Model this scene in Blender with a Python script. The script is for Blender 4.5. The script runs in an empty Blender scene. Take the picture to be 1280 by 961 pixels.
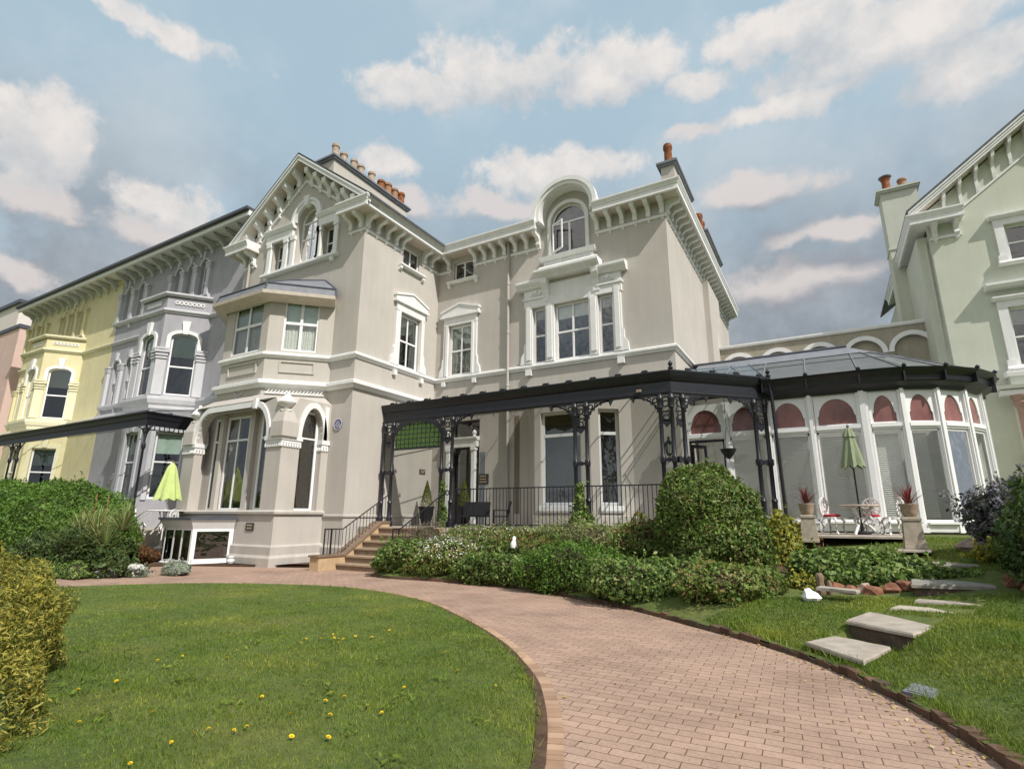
import bpy, bmesh, math, random
import numpy as np
from mathutils import Vector
random.seed(7)
RNG = np.random.default_rng(11)
SC = bpy.context.scene
COL = SC.collection
PI = math.pi
R = math.radians
cos, sin = math.cos, math.sin

# ------------------------------------------------------------------ materials
MATS = {}
def _mat(name):
    m = bpy.data.materials.new(name); m.use_nodes = True
    nt = m.node_tree; b = nt.nodes['Principled BSDF']
    MATS[name] = m
    return m, nt, b
def _ramp(nt, fac, stops):
    r = nt.nodes.new('ShaderNodeValToRGB')
    els = r.color_ramp.elements
    while len(els) < len(stops): els.new(0.5)
    for e, (p, c) in zip(els, stops):
        e.position = p; e.color = (*c, 1)
    nt.links.new(fac, r.inputs['Fac'])
    return r.outputs['Color']
def _noise(nt, scale, detail=4, rough=.55, vec=None):
    n = nt.nodes.new('ShaderNodeTexNoise')
    n.inputs['Scale'].default_value = scale; n.inputs['Detail'].default_value = detail
    n.inputs['Roughness'].default_value = rough
    if vec is not None: nt.links.new(vec, n.inputs['Vector'])
    return n.outputs['Fac']
def _obj(nt, scale=(1, 1, 1)):
    t = nt.nodes.new('ShaderNodeNewGeometry')
    mp = nt.nodes.new('ShaderNodeMapping'); mp.inputs['Scale'].default_value = scale
    nt.links.new(t.outputs['Position'], mp.inputs['Vector'])
    return mp.outputs['Vector']
def _mul(nt, a, b, mode='MULTIPLY', fac=1.0):
    x = nt.nodes.new('ShaderNodeMix'); x.data_type = 'RGBA'; x.blend_type = mode
    x.inputs[0].default_value = fac
    for v, s in ((a, x.inputs[6]), (b, x.inputs[7])):
        if isinstance(v, tuple): s.default_value = (*v, 1)
        else: nt.links.new(v, s)
    return x.outputs[2]
def _bump(nt, b, h, strength, dist=.02):
    bp = nt.nodes.new('ShaderNodeBump'); bp.inputs['Strength'].default_value = strength
    bp.inputs['Distance'].default_value = dist
    nt.links.new(h, bp.inputs['Height']); nt.links.new(bp.outputs['Normal'], b.inputs['Normal'])
def noisy(name, c, var=.12, scale=2.0, rough=.8, bump=0, bscale=40, streak=0, spec=.3, metallic=0):
    m, nt, b = _mat(name)
    v = _obj(nt)
    lo = tuple(x*(1-var) for x in c); hi = tuple(min(1, x*(1+var)) for x in c)
    col = _ramp(nt, _noise(nt, scale, 6, .6, v), [(.3, lo), (.7, hi)])
    if streak:
        sv = _obj(nt, (2.2, 2.2, .22))
        st = _ramp(nt, _noise(nt, 1.6, 6, .65, sv), [(.42, (1-streak, 1-streak, 1-streak*1.1)), (.62, (1, 1, 1))])
        col = _mul(nt, col, st)
    nt.links.new(col, b.inputs['Base Color'])
    b.inputs['Roughness'].default_value = rough
    b.inputs['Specular IOR Level'].default_value = spec
    b.inputs['Metallic'].default_value = metallic
    if bump: _bump(nt, b, _noise(nt, bscale, 5, .6, v), bump)
    return m
STUCCO = noisy('villa_stucco', (.50, .468, .425), .055, .8, .85, .18, 45, .045)
STUCCO_D = noisy('villa_stucco_plinth', (.475, .445, .405), .08, 1.5, .85, .15, 40, .09)
WHITE = noisy('white_masonry_paint', (.80, .80, .795), .03, 3, .6, .05, 60, .07)
WHITEF = noisy('white_window_paint', (.82, .82, .82), .02, 4, .4)
SOFFIT = noisy('soffit_shade_tan', (.60, .53, .46), .1, 4, .7, 0, 40, .05)  # tan shading under the eaves is part of this colour
IRON = noisy('black_iron_paint', (.013, .0135, .019), .3, 6, .38, .1, 60, 0, .5)
LEAD = noisy('lead_sheet', (.085, .09, .115), .18, 2.5, .45, .1, 12, .12)
LEADP = noisy('grey_lead_flashing', (.19, .2, .22), .15, 3, .5, .1, 15)
SLATE = noisy('roof_slate', (.09, .095, .11), .25, 5, .6, .3, 20)
DARK = noisy('unlit_room_shade', (.022, .02, .019), .3, 2, .9)  # near-black colour put in for the shade of unlit rooms
ROOMLT = noisy('conservatory_plaster', (.66, .64, .58), .1, 2, .9)
GREYST = noisy('grey_house_stucco', (.37, .365, .395), .06, 1.2, .85, .12, 45, .07)
GREYTR = noisy('grey_house_trim', (.55, .55, .575), .05, 3, .6, .05, 60, .06)
YELST = noisy('yellow_house_stucco', (.68, .62, .38), .05, 1.2, .85, .1, 45, .06)
YELTR = noisy('yellow_house_trim', (.70, .66, .46), .05, 3, .7)
PINKST = noisy('pink_house_stucco', (.62, .45, .395), .05, 1.2, .85, .1, 45, .05)
GREENST = noisy('green_house_stucco', (.565, .59, .50), .05, 1.0, .85, .14, 40, .035)
ARCST = noisy('arcade_stucco', (.36, .33, .26), .07, 1.5, .85, .1, 40, .1)
TERRA = noisy('terracotta', (.30, .165, .095), .3, 9, .85, .2, 40)
TERRA2 = noisy('pale_chimney_clay', (.37, .285, .22), .3, 8, .85, .2, 40)
SAND = noisy('sandstone', (.50, .36, .215), .15, 4, .85, .25, 30, .08)
STEPM = noisy('brown_step_stone', (.235, .165, .115), .2, 6, .8, .25, 40)
FLAG = noisy('grey_flagstone', (.36, .315, .265), .22, 5, .85, .35, 30)
FLAGD = noisy('dark_flagstone', (.25, .235, .205), .3, 5, .85, .35, 30)
SOIL = noisy('soil', (.085, .052, .032), .4, 8, .95, .6, 25)
ROCK = noisy('red_sandstone_rock', (.22, .10, .06), .35, 6, .9, .6, 12)
ROCKP = noisy('pale_rock', (.42, .32, .26), .3, 7, .9, .6, 12)
CONC = noisy('cast_stone', (.43, .37, .295), .18, 8, .85, .3, 30, .1)
WOOD = noisy('weathered_wood', (.20, .145, .10), .3, 9, .85, .3, 30)
TABLETOP = noisy('tiled_table_top', (.50, .40, .33), .2, 20, .6)
PURPLE = noisy('burgundy_door', (.22, .03, .06), .15, 5, .4)
BLUE = noisy('plaque_blue', (.045, .05, .21), .15, 6, .45)
BRONZE = noisy('dark_sign', (.06, .05, .045), .3, 10, .4)
GOLDL = noisy('sign_lettering', (.55, .47, .30), .1, 10, .5)
BLACKPL = noisy('black_wicker', (.02, .02, .021), .4, 40, .6, .4, 80)
UMBG = noisy('sage_umbrella_cloth', (.25, .29, .18), .1, 6, .9)
UMBL = noisy('lime_umbrella_cloth', (.50, .60, .22), .08, 6, .9)
CUSH = noisy('red_cushion', (.40, .03, .04), .12, 8, .9)
CURT = noisy('net_curtain', (.66, .66, .60), .1, 9, .95)
CURTD = noisy('drawn_curtain', (.33, .27, .19), .15, 6, .95)
BLINDM = noisy('white_slats', (.62, .62, .58), .05, 6, .6)
BLINDG = noisy('grey_green_blind', (.45, .55, .47), .06, 4, .9)
YELF = noisy('dandelion_petals', (.85, .60, .015), .1, 90, .7)
RUST = noisy('rusty_flue', (.23, .085, .035), .6, 7, .85, .3, 30)
WOODR = noisy('rusty_brown', (.30, .15, .08), .3, 20, .9)

def glass_mat(name, tint=(.93, .96, .95), ior=1.6, base_ref=.13):
    m = bpy.data.materials.new(name); m.use_nodes = True; nt = m.node_tree; nt.nodes.clear()
    out = nt.nodes.new('ShaderNodeOutputMaterial')
    tr = nt.nodes.new('ShaderNodeBsdfTransparent'); tr.inputs['Color'].default_value = (*tint, 1)
    gl = nt.nodes.new('ShaderNodeBsdfGlossy'); gl.inputs['Roughness'].default_value = .03
    fr = nt.nodes.new('ShaderNodeFresnel'); fr.inputs['IOR'].default_value = ior
    ad = nt.nodes.new('ShaderNodeMath'); ad.operation = 'ADD'; ad.inputs[1].default_value = base_ref; ad.use_clamp = True
    nt.links.new(fr.outputs[0], ad.inputs[0])
    # old glass is never quite flat: the reflection wobbles
    v = _obj(nt); n = _noise(nt, 1.7, 2, .5, v)
    bp = nt.nodes.new('ShaderNodeBump'); bp.inputs['Strength'].default_value = .10; bp.inputs['Distance'].default_value = .2
    nt.links.new(n, bp.inputs['Height']); nt.links.new(bp.outputs['Normal'], gl.inputs['Normal'])
    mx = nt.nodes.new('ShaderNodeMixShader')
    nt.links.new(ad.outputs[0], mx.inputs[0]); nt.links.new(tr.outputs[0], mx.inputs[1]); nt.links.new(gl.outputs[0], mx.inputs[2])
    nt.links.new(mx.outputs[0], out.inputs[0]); MATS[name] = m
    return m
GLASS = glass_mat('window_glass')
ROOFGL = glass_mat('roof_glass', (.90, .93, .92), 1.5, .06)
GLASSC = glass_mat('conservatory_glass', (.95, .97, .96), 1.5, .05)
def frosted():
    m = bpy.data.materials.new('weathered_roof_glass'); m.use_nodes = True; nt = m.node_tree; b = nt.nodes['Principled BSDF']
    c = _ramp(nt, _noise(nt, 1.6, 5, .6, _obj(nt)), [(.3, (.40, .43, .44)), (.7, (.56, .58, .58))])
    nt.links.new(c, b.inputs['Base Color']); b.inputs['Roughness'].default_value = .25
    tr = nt.nodes.new('ShaderNodeBsdfTransparent'); tr.inputs['Color'].default_value = (.9, .93, .93, 1)
    mx = nt.nodes.new('ShaderNodeMixShader'); mx.inputs[0].default_value = .68
    nt.links.new(b.outputs[0], mx.inputs[1]); nt.links.new(tr.outputs[0], mx.inputs[2]); nt.links.new(mx.outputs[0], nt.nodes['Material Output'].inputs[0])
    return m
FROST = frosted()
def redglass():
    m, nt, b = _mat('red_lunette_panel')
    v = _obj(nt, (1, 1, .5))
    nt.links.new(_ramp(nt, _noise(nt, 1.6, 3, .6, v), [(.3, (.15, .065, .06)), (.7, (.33, .155, .135))]), b.inputs['Base Color'])
    b.inputs['Roughness'].default_value = .16; b.inputs['Specular IOR Level'].default_value = .6
    return m
REDGL = redglass()
def greenscreen():
    m, nt, b = _mat('green_screen_panel')
    v = _obj(nt, (1, 1, 1))
    nt.links.new(_ramp(nt, _noise(nt, 9, 3, .6, v), [(.35, (.30, .48, .17)), (.65, (.42, .60, .26))]), b.inputs['Base Color'])
    b.inputs['Roughness'].default_value = .6
    tl = nt.nodes.new('ShaderNodeBsdfTranslucent'); tl.inputs['Color'].default_value = (.42, .68, .22, 1)
    mx = nt.nodes.new('ShaderNodeMixShader'); mx.inputs[0].default_value = .55
    nt.links.new(b.outputs[0], mx.inputs[1]); nt.links.new(tl.outputs[0], mx.inputs[2]); nt.links.new(mx.outputs[0], nt.nodes['Material Output'].inputs[0])
    return m
GREENP = greenscreen()

def leafmat(name, cols, rough=.55, trans=.25):
    """leaf colour varies from leaf to leaf (random per mesh island)"""
    m = bpy.data.materials.new(name); m.use_nodes = True; nt = m.node_tree
    b = nt.nodes['Principled BSDF']
    g = nt.nodes.new('ShaderNodeNewGeometry')
    n = len(cols)
    c = _ramp(nt, g.outputs['Random Per Island'], [((i+.5)/n, cc) for i, cc in enumerate(cols)])
    nz = _noise(nt, 1.3, 4, .6, _obj(nt))
    c = _mul(nt, c, _ramp(nt, nz, [(.3, (.72, .74, .70)), (.7, (1.2, 1.2, 1.1))]))
    nt.links.new(c, b.inputs['Base Color']); b.inputs['Roughness'].default_value = rough
    b.inputs['Specular IOR Level'].default_value = .3
    if trans:
        tl = nt.nodes.new('ShaderNodeBsdfTranslucent'); nt.links.new(c, tl.inputs['Color'])
        mx = nt.nodes.new('ShaderNodeMixShader'); mx.inputs[0].default_value = trans
        out = nt.nodes['Material Output']
        nt.links.new(b.outputs[0], mx.inputs[1]); nt.links.new(tl.outputs[0], mx.inputs[2])
        nt.links.new(mx.outputs[0], out.inputs[0])
    MATS[name] = m
    return m
L_HEDGE = leafmat('hedge_leaves', [(0.063, 0.127, 0.017), (0.086, 0.172, 0.023), (0.115, 0.218, 0.034), (0.161, 0.265, 0.052)])
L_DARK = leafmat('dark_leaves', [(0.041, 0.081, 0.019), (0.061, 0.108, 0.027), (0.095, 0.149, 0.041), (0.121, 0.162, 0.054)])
L_BALL = leafmat('ball_shrub_leaves', [(.075, .14, .025), (.115, .20, .04), (.16, .25, .05), (.25, .30, .09), (.12, .10, .04)])
L_GOLD = leafmat('golden_conifer_leaves', [(.24, .21, .035), (.38, .33, .06), (.50, .43, .10), (.15, .17, .035), (.10, .13, .025)])
L_IVY = leafmat('ivy_leaves', [(0.067, 0.128, 0.027), (0.119, 0.203, 0.041), (0.193, 0.284, 0.068), (0.282, 0.338, 0.121)])
L_COVER = leafmat('ground_cover_leaves', [(0.087, 0.16, 0.029), (0.145, 0.232, 0.043), (0.217, 0.29, 0.072), (0.29, 0.203, 0.087)])
L_RUST = leafmat('rust_heather_leaves', [(.15, .06, .03), (.22, .09, .04), (.11, .08, .03), (.27, .13, .06)])
L_LAV = leafmat('dry_lavender_leaves', [(0.26, 0.195, 0.169), (0.351, 0.26, 0.221), (0.208, 0.169, 0.117), (0.156, 0.182, 0.091)])
L_LILAC = leafmat('lilac_flowers', [(.16, .14, .19), (.24, .215, .28), (.31, .28, .35), (.07, .08, .05), (.05, .08, .03)])
L_SILV = leafmat('silver_leaves', [(.30, .34, .29), (.40, .43, .36), (.24, .29, .22)])
L_WHT = leafmat('white_blossom', [(.70, .70, .68), (.78, .77, .75), (.60, .60, .60)], .7, .1)
L_YEL = leafmat('yellow_green_leaves', [(.34, .32, .05), (.26, .29, .05), (.42, .36, .05), (.17, .22, .05)])
L_SPIKE = leafmat('spiky_leaves', [(0.16, 0.24, 0.072), (0.24, 0.32, 0.112), (0.336, 0.384, 0.16), (0.256, 0.192, 0.096)])
L_RED = leafmat('burgundy_leaves', [(.16, .02, .03), (.24, .035, .045), (.30, .06, .06), (.12, .03, .03)])
GRASS_ = leafmat('grass_blades', [(0.102, 0.176, 0.018), (0.138, 0.215, 0.023), (0.182, 0.26, 0.033), (0.248, 0.273, 0.058), (0.124, 0.189, 0.026)], .6, .3)
def grassmat():
    m = GRASS_; nt = m.node_tree
    mixes = [n for n in nt.nodes if n.type == 'MIX' and n.data_type == 'RGBA']
    src = mixes[-1]; v = _obj(nt)
    pat = _ramp(nt, _noise(nt, .75, 6, .65, v), [(.30, (.66, .82, .70)), (.5, (1.05, 1.02, 1)), (.64, (1.7, 1.35, 1.4)), (.74, (2.3, 1.5, 1.8))])
    out = _mul(nt, src.outputs[2], pat)
    for l in list(nt.links):
        if l.from_node == src and l.to_socket.name in ('Base Color', 'Color'): nt.links.new(out, l.to_socket)
    return m
L_GRASS = grassmat()
L_DEAD = leafmat('fallen_leaves', [(.45, .33, .12), (.36, .22, .08), (.5, .42, .2)], .8, .1)
L_TOP = leafmat('clipped_conifer_leaves', [(.12, .15, .025), (.17, .19, .03), (.22, .21, .04)])
CORE_DARK = noisy('dark_core', (.05, .038, .022), .4, 12, .95, .6, 20)

def lawnmat():
    m, nt, b = _mat('lawn_ground')
    v = _obj(nt)
    c = _ramp(nt, _noise(nt, .55, 7, .65, v), [(.25, (.06, .095, .014)), (.5, (.10, .14, .025)), (.72, (.17, .17, .05))])
    c2 = _ramp(nt, _noise(nt, 7, 6, .7, v), [(.35, (.65, .68, .6)), (.65, (1.15, 1.12, 1.05))])
    nt.links.new(_mul(nt, c, c2), b.inputs['Base Color']); b.inputs['Roughness'].default_value = .95
    _bump(nt, b, _noise(nt, 35, 5, .7, v), .9, .03)
    return m
LAWN = lawnmat()
def paver(name, rot, bw, bh):
    m, nt, b = _mat(name)
    t = nt.nodes.new('ShaderNodeNewGeometry')
    # slightly wobbly bond, as hand laid
    nz = nt.nodes.new('ShaderNodeTexNoise'); nz.inputs['Scale'].default_value = 1.1; nz.inputs['Detail'].default_value = 3
    nt.links.new(t.outputs['Position'], nz.inputs['Vector'])
    sub = nt.nodes.new('ShaderNodeVectorMath'); sub.operation = 'SUBTRACT'; sub.inputs[1].default_value = (.5, .5, .5)
    nt.links.new(nz.outputs['Color'], sub.inputs[0])
    sc = nt.nodes.new('ShaderNodeVectorMath'); sc.operation = 'SCALE'; sc.inputs['Scale'].default_value = .07
    nt.links.new(sub.outputs[0], sc.inputs[0])
    ad = nt.nodes.new('ShaderNodeVectorMath'); ad.operation = 'ADD'
    nt.links.new(t.outputs['Position'], ad.inputs[0]); nt.links.new(sc.outputs[0], ad.inputs[1])
    mp = nt.nodes.new('ShaderNodeMapping'); mp.inputs['Rotation'].default_value = (0, 0, rot)
    nt.links.new(ad.outputs[0], mp.inputs['Vector'])
    br = nt.nodes.new('ShaderNodeTexBrick')
    br.inputs['Scale'].default_value = 1; br.inputs['Brick Width'].default_value = bw; br.inputs['Row Height'].default_value = bh
    br.inputs['Mortar Size'].default_value = .0048; br.inputs['Mortar Smooth'].default_value = .25; br.inputs['Bias'].default_value = 0
    br.inputs['Color1'].default_value = (.35, .238, .182, 1); br.inputs['Color2'].default_value = (.415, .288, .222, 1)
    br.inputs['Mortar'].default_value = (.13, .085, .06, 1)
    nt.links.new(mp.outputs[0], br.inputs['Vector'])
    c = _mul(nt, br.outputs['Color'], _ramp(nt, _noise(nt, .8, 6, .65, _obj(nt)), [(.28, (.70, .69, .68)), (.5, (.97, .96, .95)), (.75, (1.15, 1.13, 1.1))]))
    c = _mul(nt, c, _ramp(nt, _noise(nt, 38, 4, .7, _obj(nt)), [(.3, (.80, .80, .8)), (.6, (1.05, 1.05, 1.05))]))
    nt.links.new(c, b.inputs['Base Color']); b.inputs['Roughness'].default_value = .85; b.inputs['Specular IOR Level'].default_value = .25
    inv = nt.nodes.new('ShaderNodeMath'); inv.operation = 'SUBTRACT'; inv.inputs[0].default_value = 1
    nt.links.new(br.outputs['Fac'], inv.inputs[1])
    hs = nt.nodes.new('ShaderNodeMath'); hs.operation = 'MULTIPLY_ADD'; hs.inputs[1].default_value = .35
    nt.links.new(_noise(nt, 60, 4, .6, _obj(nt)), hs.inputs[0]); nt.links.new(inv.outputs[0], hs.inputs[2])
    _bump(nt, b, hs.outputs[0], .55, .008)
    return m
PAVE = paver('brick_pavers', R(-3), .25, .125)
PAVE2 = paver('brick_border_pavers', R(0), .108, .215)

# ------------------------------------------------------------------ mesh builder
class Frame:
    """wall frame: s along the wall, o outward, z up. outward is to the right of the direction of travel"""
    def __init__(s, x, y, ang):
        s.x, s.y = x, y; s.d = (cos(ang), sin(ang)); s.n = (sin(ang), -cos(ang)); s.ang = ang
    def __call__(s, a, o, z):
        return (s.x+s.d[0]*a+s.n[0]*o, s.y+s.d[1]*a+s.n[1]*o, z)
WORLD = lambda a, o, z: (a, o, z)
FRONT = lambda y: Frame(0, y, 0)        # s = world X, o = towards the viewer
SIDE = lambda x: Frame(x, 0, PI/2)      # s = world Y, o = +X
def fr2(p, q):
    return Frame(p[0], p[1], math.atan2(q[1]-p[1], q[0]-p[0]))
class MB:
    def __init__(s, f=WORLD): s.v = []; s.f = []; s.fr = f; s.marks = []
    def add(s, vs, fs):
        s.marks.append((len(s.v), len(s.f))); n = len(s.v); s.v += [s.fr(*p) for p in vs]; s.f += [[i+n for i in q] for q in fs]; return s
    def box(s, x0, x1, y0, y1, z0, z1):
        return s.add([(x0, y0, z0), (x1, y0, z0), (x1, y1, z0), (x0, y1, z0), (x0, y0, z1), (x1, y0, z1), (x1, y1, z1), (x0, y1, z1)],
                     [(0, 3, 2, 1), (4, 5, 6, 7), (0, 1, 5, 4), (1, 2, 6, 5), (2, 3, 7, 6), (3, 0, 4, 7)])
    def hexa(s, b, t):
        return s.add(list(b)+list(t), [(0, 3, 2, 1), (4, 5, 6, 7), (0, 1, 5, 4), (1, 2, 6, 5), (2, 3, 7, 6), (3, 0, 4, 7)])
    def prism(s, poly, o0, o1):            # poly in (s,z), extruded along o
        n = len(poly)
        return s.add([(a, o0, z) for a, z in poly]+[(a, o1, z) for a, z in poly],
                     [list(range(n)), list(range(2*n-1, n-1, -1))]+[(i, (i+1) % n, n+(i+1) % n, n+i) for i in range(n)])
    def prof(s, poly, s0, s1):             # poly in (o,z), extruded along s
        n = len(poly)
        return s.add([(s0, o, z) for o, z in poly]+[(s1, o, z) for o, z in poly],
                     [list(range(n)), list(range(2*n-1, n-1, -1))]+[(i, (i+1) % n, n+(i+1) % n, n+i) for i in range(n)])
    def plan(s, poly, z0, z1):             # poly in (s,o), extruded along z
        n = len(poly)
        return s.add([(a, o, z0) for a, o in poly]+[(a, o, z1) for a, o in poly],
                     [list(range(n)), list(range(2*n-1, n-1, -1))]+[(i, (i+1) % n, n+(i+1) % n, n+i) for i in range(n)])
    def ring(s, outer, inner, o0, o1, closed=False):
        n = len(outer); vs = [(a, o, z) for o in (o0, o1) for L in (outer, inner) for a, z in L]
        fs = []
        for i in range(n if closed else n-1):
            j = (i+1) % n
            fs += [(i, j, n+j, n+i), (2*n+i, 3*n+i, 3*n+j, 2*n+j), (i, 2*n+i, 2*n+j, j), (n+i, n+j, 3*n+j, 3*n+i)]
        if not closed:
            for i in (0, n-1): fs.append((i, n+i, 3*n+i, 2*n+i))
        return s.add(vs, fs)
    def tube(s, pts, r, n=8, r2=None, caps=True):
        pts = [Vector(s.fr(*p)) for p in pts]; m = len(pts); base = len(s.v)
        for i, p in enumerate(pts):
            t = (pts[min(i+1, m-1)]-pts[max(i-1, 0)]).normalized()
            a = t.cross(Vector((0, 0, 1)))
            if a.length < 1e-3: a = Vector((1, 0, 0))
            a.normalize(); b = t.cross(a)
            rr = r if r2 is None else r+(r2-r)*i/(m-1)
            for k in range(n):
                an = 2*PI*k/n; q = p+a*cos(an)*rr+b*sin(an)*rr; s.v.append(tuple(q))
        for i in range(m-1):
            for k in range(n):
                s.f.append([base+i*n+k, base+i*n+(k+1) % n, base+(i+1)*n+(k+1) % n, base+(i+1)*n+k])
        if caps:
            s.f.append([base+k for k in range(n)][::-1]); s.f.append([base+(m-1)*n+k for k in range(n)])
        return s
    def lathe(s, cx, cy, prof, n=14, sq=False):
        base = []
        for r, z in prof:
            base += [(cx+r*cos(2*PI*k/n+(PI/4 if sq else 0)), cy+r*sin(2*PI*k/n+(PI/4 if sq else 0)), z) for k in range(n)]
        m = len(prof); fs = []
        for i in range(m-1):
            fs += [(i*n+k, i*n+(k+1) % n, (i+1)*n+(k+1) % n, (i+1)*n+k) for k in range(n)]
        fs += [list(range(n))[::-1], [(m-1)*n+k for k in range(n)]]
        return s.add(base, fs)
    def sweep(s, path, prof, closed=False):
        """profile (o,z) swept along world XY path, mitred; o to the right of travel"""
        n = len(path); k = len(prof); vs = []
        for i in range(n):
            p = path[i]
            ds = []
            if closed or i > 0: q = path[i-1]; d = (p[0]-q[0], p[1]-q[1]); l = math.hypot(*d); ds.append((d[0]/l, d[1]/l))
            if closed or i < n-1: q = path[(i+1) % n]; d = (q[0]-p[0], q[1]-p[1]); l = math.hypot(*d); ds.append((d[0]/l, d[1]/l))
            ns = [(d[1], -d[0]) for d in ds]
            if len(ns) == 2:
                mx, my = ns[0][0]+ns[1][0], ns[0][1]+ns[1][1]; l = math.hypot(mx, my) or 1
                mx, my = mx/l, my/l; c = max(.3, mx*ns[0][0]+my*ns[0][1]); mx, my = mx/c, my/c
            else: mx, my = ns[0]
            vs += [(p[0]+mx*o, p[1]+my*o, z) for o, z in prof]
        fs = []
        for i in range(n if closed else n-1):
            j = (i+1) % n
            fs += [(i*k+a, j*k+a, j*k+(a+1) % k, i*k+(a+1) % k) for a in range(k)]
        if not closed: fs += [list(range(k)), [(n-1)*k+a for a in range(k)][::-1]]
        return s.add(vs, fs)
    def wall(s, outline, holes, th):
        """flat wall in (s,z) with holes, thickness th behind o=0"""
        bm = bmesh.new(); loops = []
        for L in [outline]+holes:
            vs = [bm.verts.new((a, 0, z)) for a, z in L]
            es = [bm.edges.new((vs[i], vs[(i+1) % len(vs)])) for i in range(len(vs))]
            loops.append(vs)
        bmesh.ops.triangle_fill(bm, use_beauty=True, edges=bm.edges[:], normal=(0, -1, 0))
        bm.verts.index_update()
        idx = {v: i for i, v in enumerate(bm.verts)}
        V = [(v.co.x, 0, v.co.z) for v in bm.verts]; n = len(V)
        F = [[idx[v] for v in f.verts] for f in bm.faces]
        fs = F+[[i+n for i in f][::-1] for f in F]
        for L in loops:
            for i in range(len(L)):
                a, b = idx[L[i]], idx[L[(i+1) % len(L)]]; fs.append((a, b, b+n, a+n))
        bm.free()
        return s.add(V+[(a, -th, z) for a, _, z in V], fs)
    def build(s, name, mat, parent=None, smooth=False, loc=None, split=False):
        if split:
            for i, (v0, f0) in enumerate(s.marks):
                v1, f1 = s.marks[i+1] if i+1 < len(s.marks) else (len(s.v), len(s.f))
                q = MB(); q.v = s.v[v0:v1]; q.f = [[k-v0 for k in f] for f in s.f[f0:f1]]; o = q.build(name, mat, parent, smooth, loc)
            return o
        org = Vector((0, 0, 0)); p = parent
        while p is not None: org += p.location; p = p.parent
        off = Vector(loc) if loc is not None else org
        me = bpy.data.meshes.new(name)
        me.from_pydata([(x-off.x, y-off.y, z-off.z) for x, y, z in s.v], [], s.f)
        bm = bmesh.new(); bm.from_mesh(me); bmesh.ops.recalc_face_normals(bm, faces=bm.faces[:]); bm.to_mesh(me); bm.free()
        me.materials.append(mat)
        if smooth:
            for pl in me.polygons: pl.use_smooth = True
            try: me.set_sharp_from_angle(angle=R(40))
            except Exception: pass
        o = bpy.data.objects.new(name, me); COL.objects.link(o)
        o.location = off-org
        if parent is not None: o.parent = parent
        return o
def arc(cx, cz, r, a0, a1, n=16, rz=None):
    rz = r if rz is None else rz
    return [(cx+r*cos(R(a0+(a1-a0)*i/n)), cz+rz*sin(R(a0+(a1-a0)*i/n))) for i in range(n+1)]
def rect(a, b, c, d): return [(a, c), (b, c), (b, d), (a, d)]
def archloop(a, b, z0, zs, rise, n=16):
    return [(a, z0), (b, z0)]+arc((a+b)/2, zs, (b-a)/2, 0, 180, n, rise)
def thing(name, label, cat, loc, group=None):
    o = bpy.data.objects.new(name, None); COL.objects.link(o); o.location = loc; o.empty_display_size = .3
    o['label'] = label; o['category'] = cat
    if group: o['group'] = group
    return o
def tag(o, label, cat, group=None):
    o['label'] = label; o['category'] = cat
    if group: o['group'] = group
    return o
def kind(o, k): o['kind'] = k; return o
def dupe(o, loc, parent=None, rz=0):
    c = o.copy(); COL.objects.link(c); c.location = loc; c.parent = parent if parent is not None else o.parent
    if rz: c.rotation_euler = (0, 0, rz)
    return c
def dup_tree(root, loc, rz, label, group=None):
    r = root.copy(); COL.objects.link(r); r.location = loc; r.rotation_euler = (0, 0, rz); r['label'] = label
    if group: r['group'] = group
    for ch in list(root.children):
        c = ch.copy(); COL.objects.link(c); c.parent = r
        for g in ch.children:
            d = g.copy(); COL.objects.link(d); d.parent = c
    return r

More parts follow.
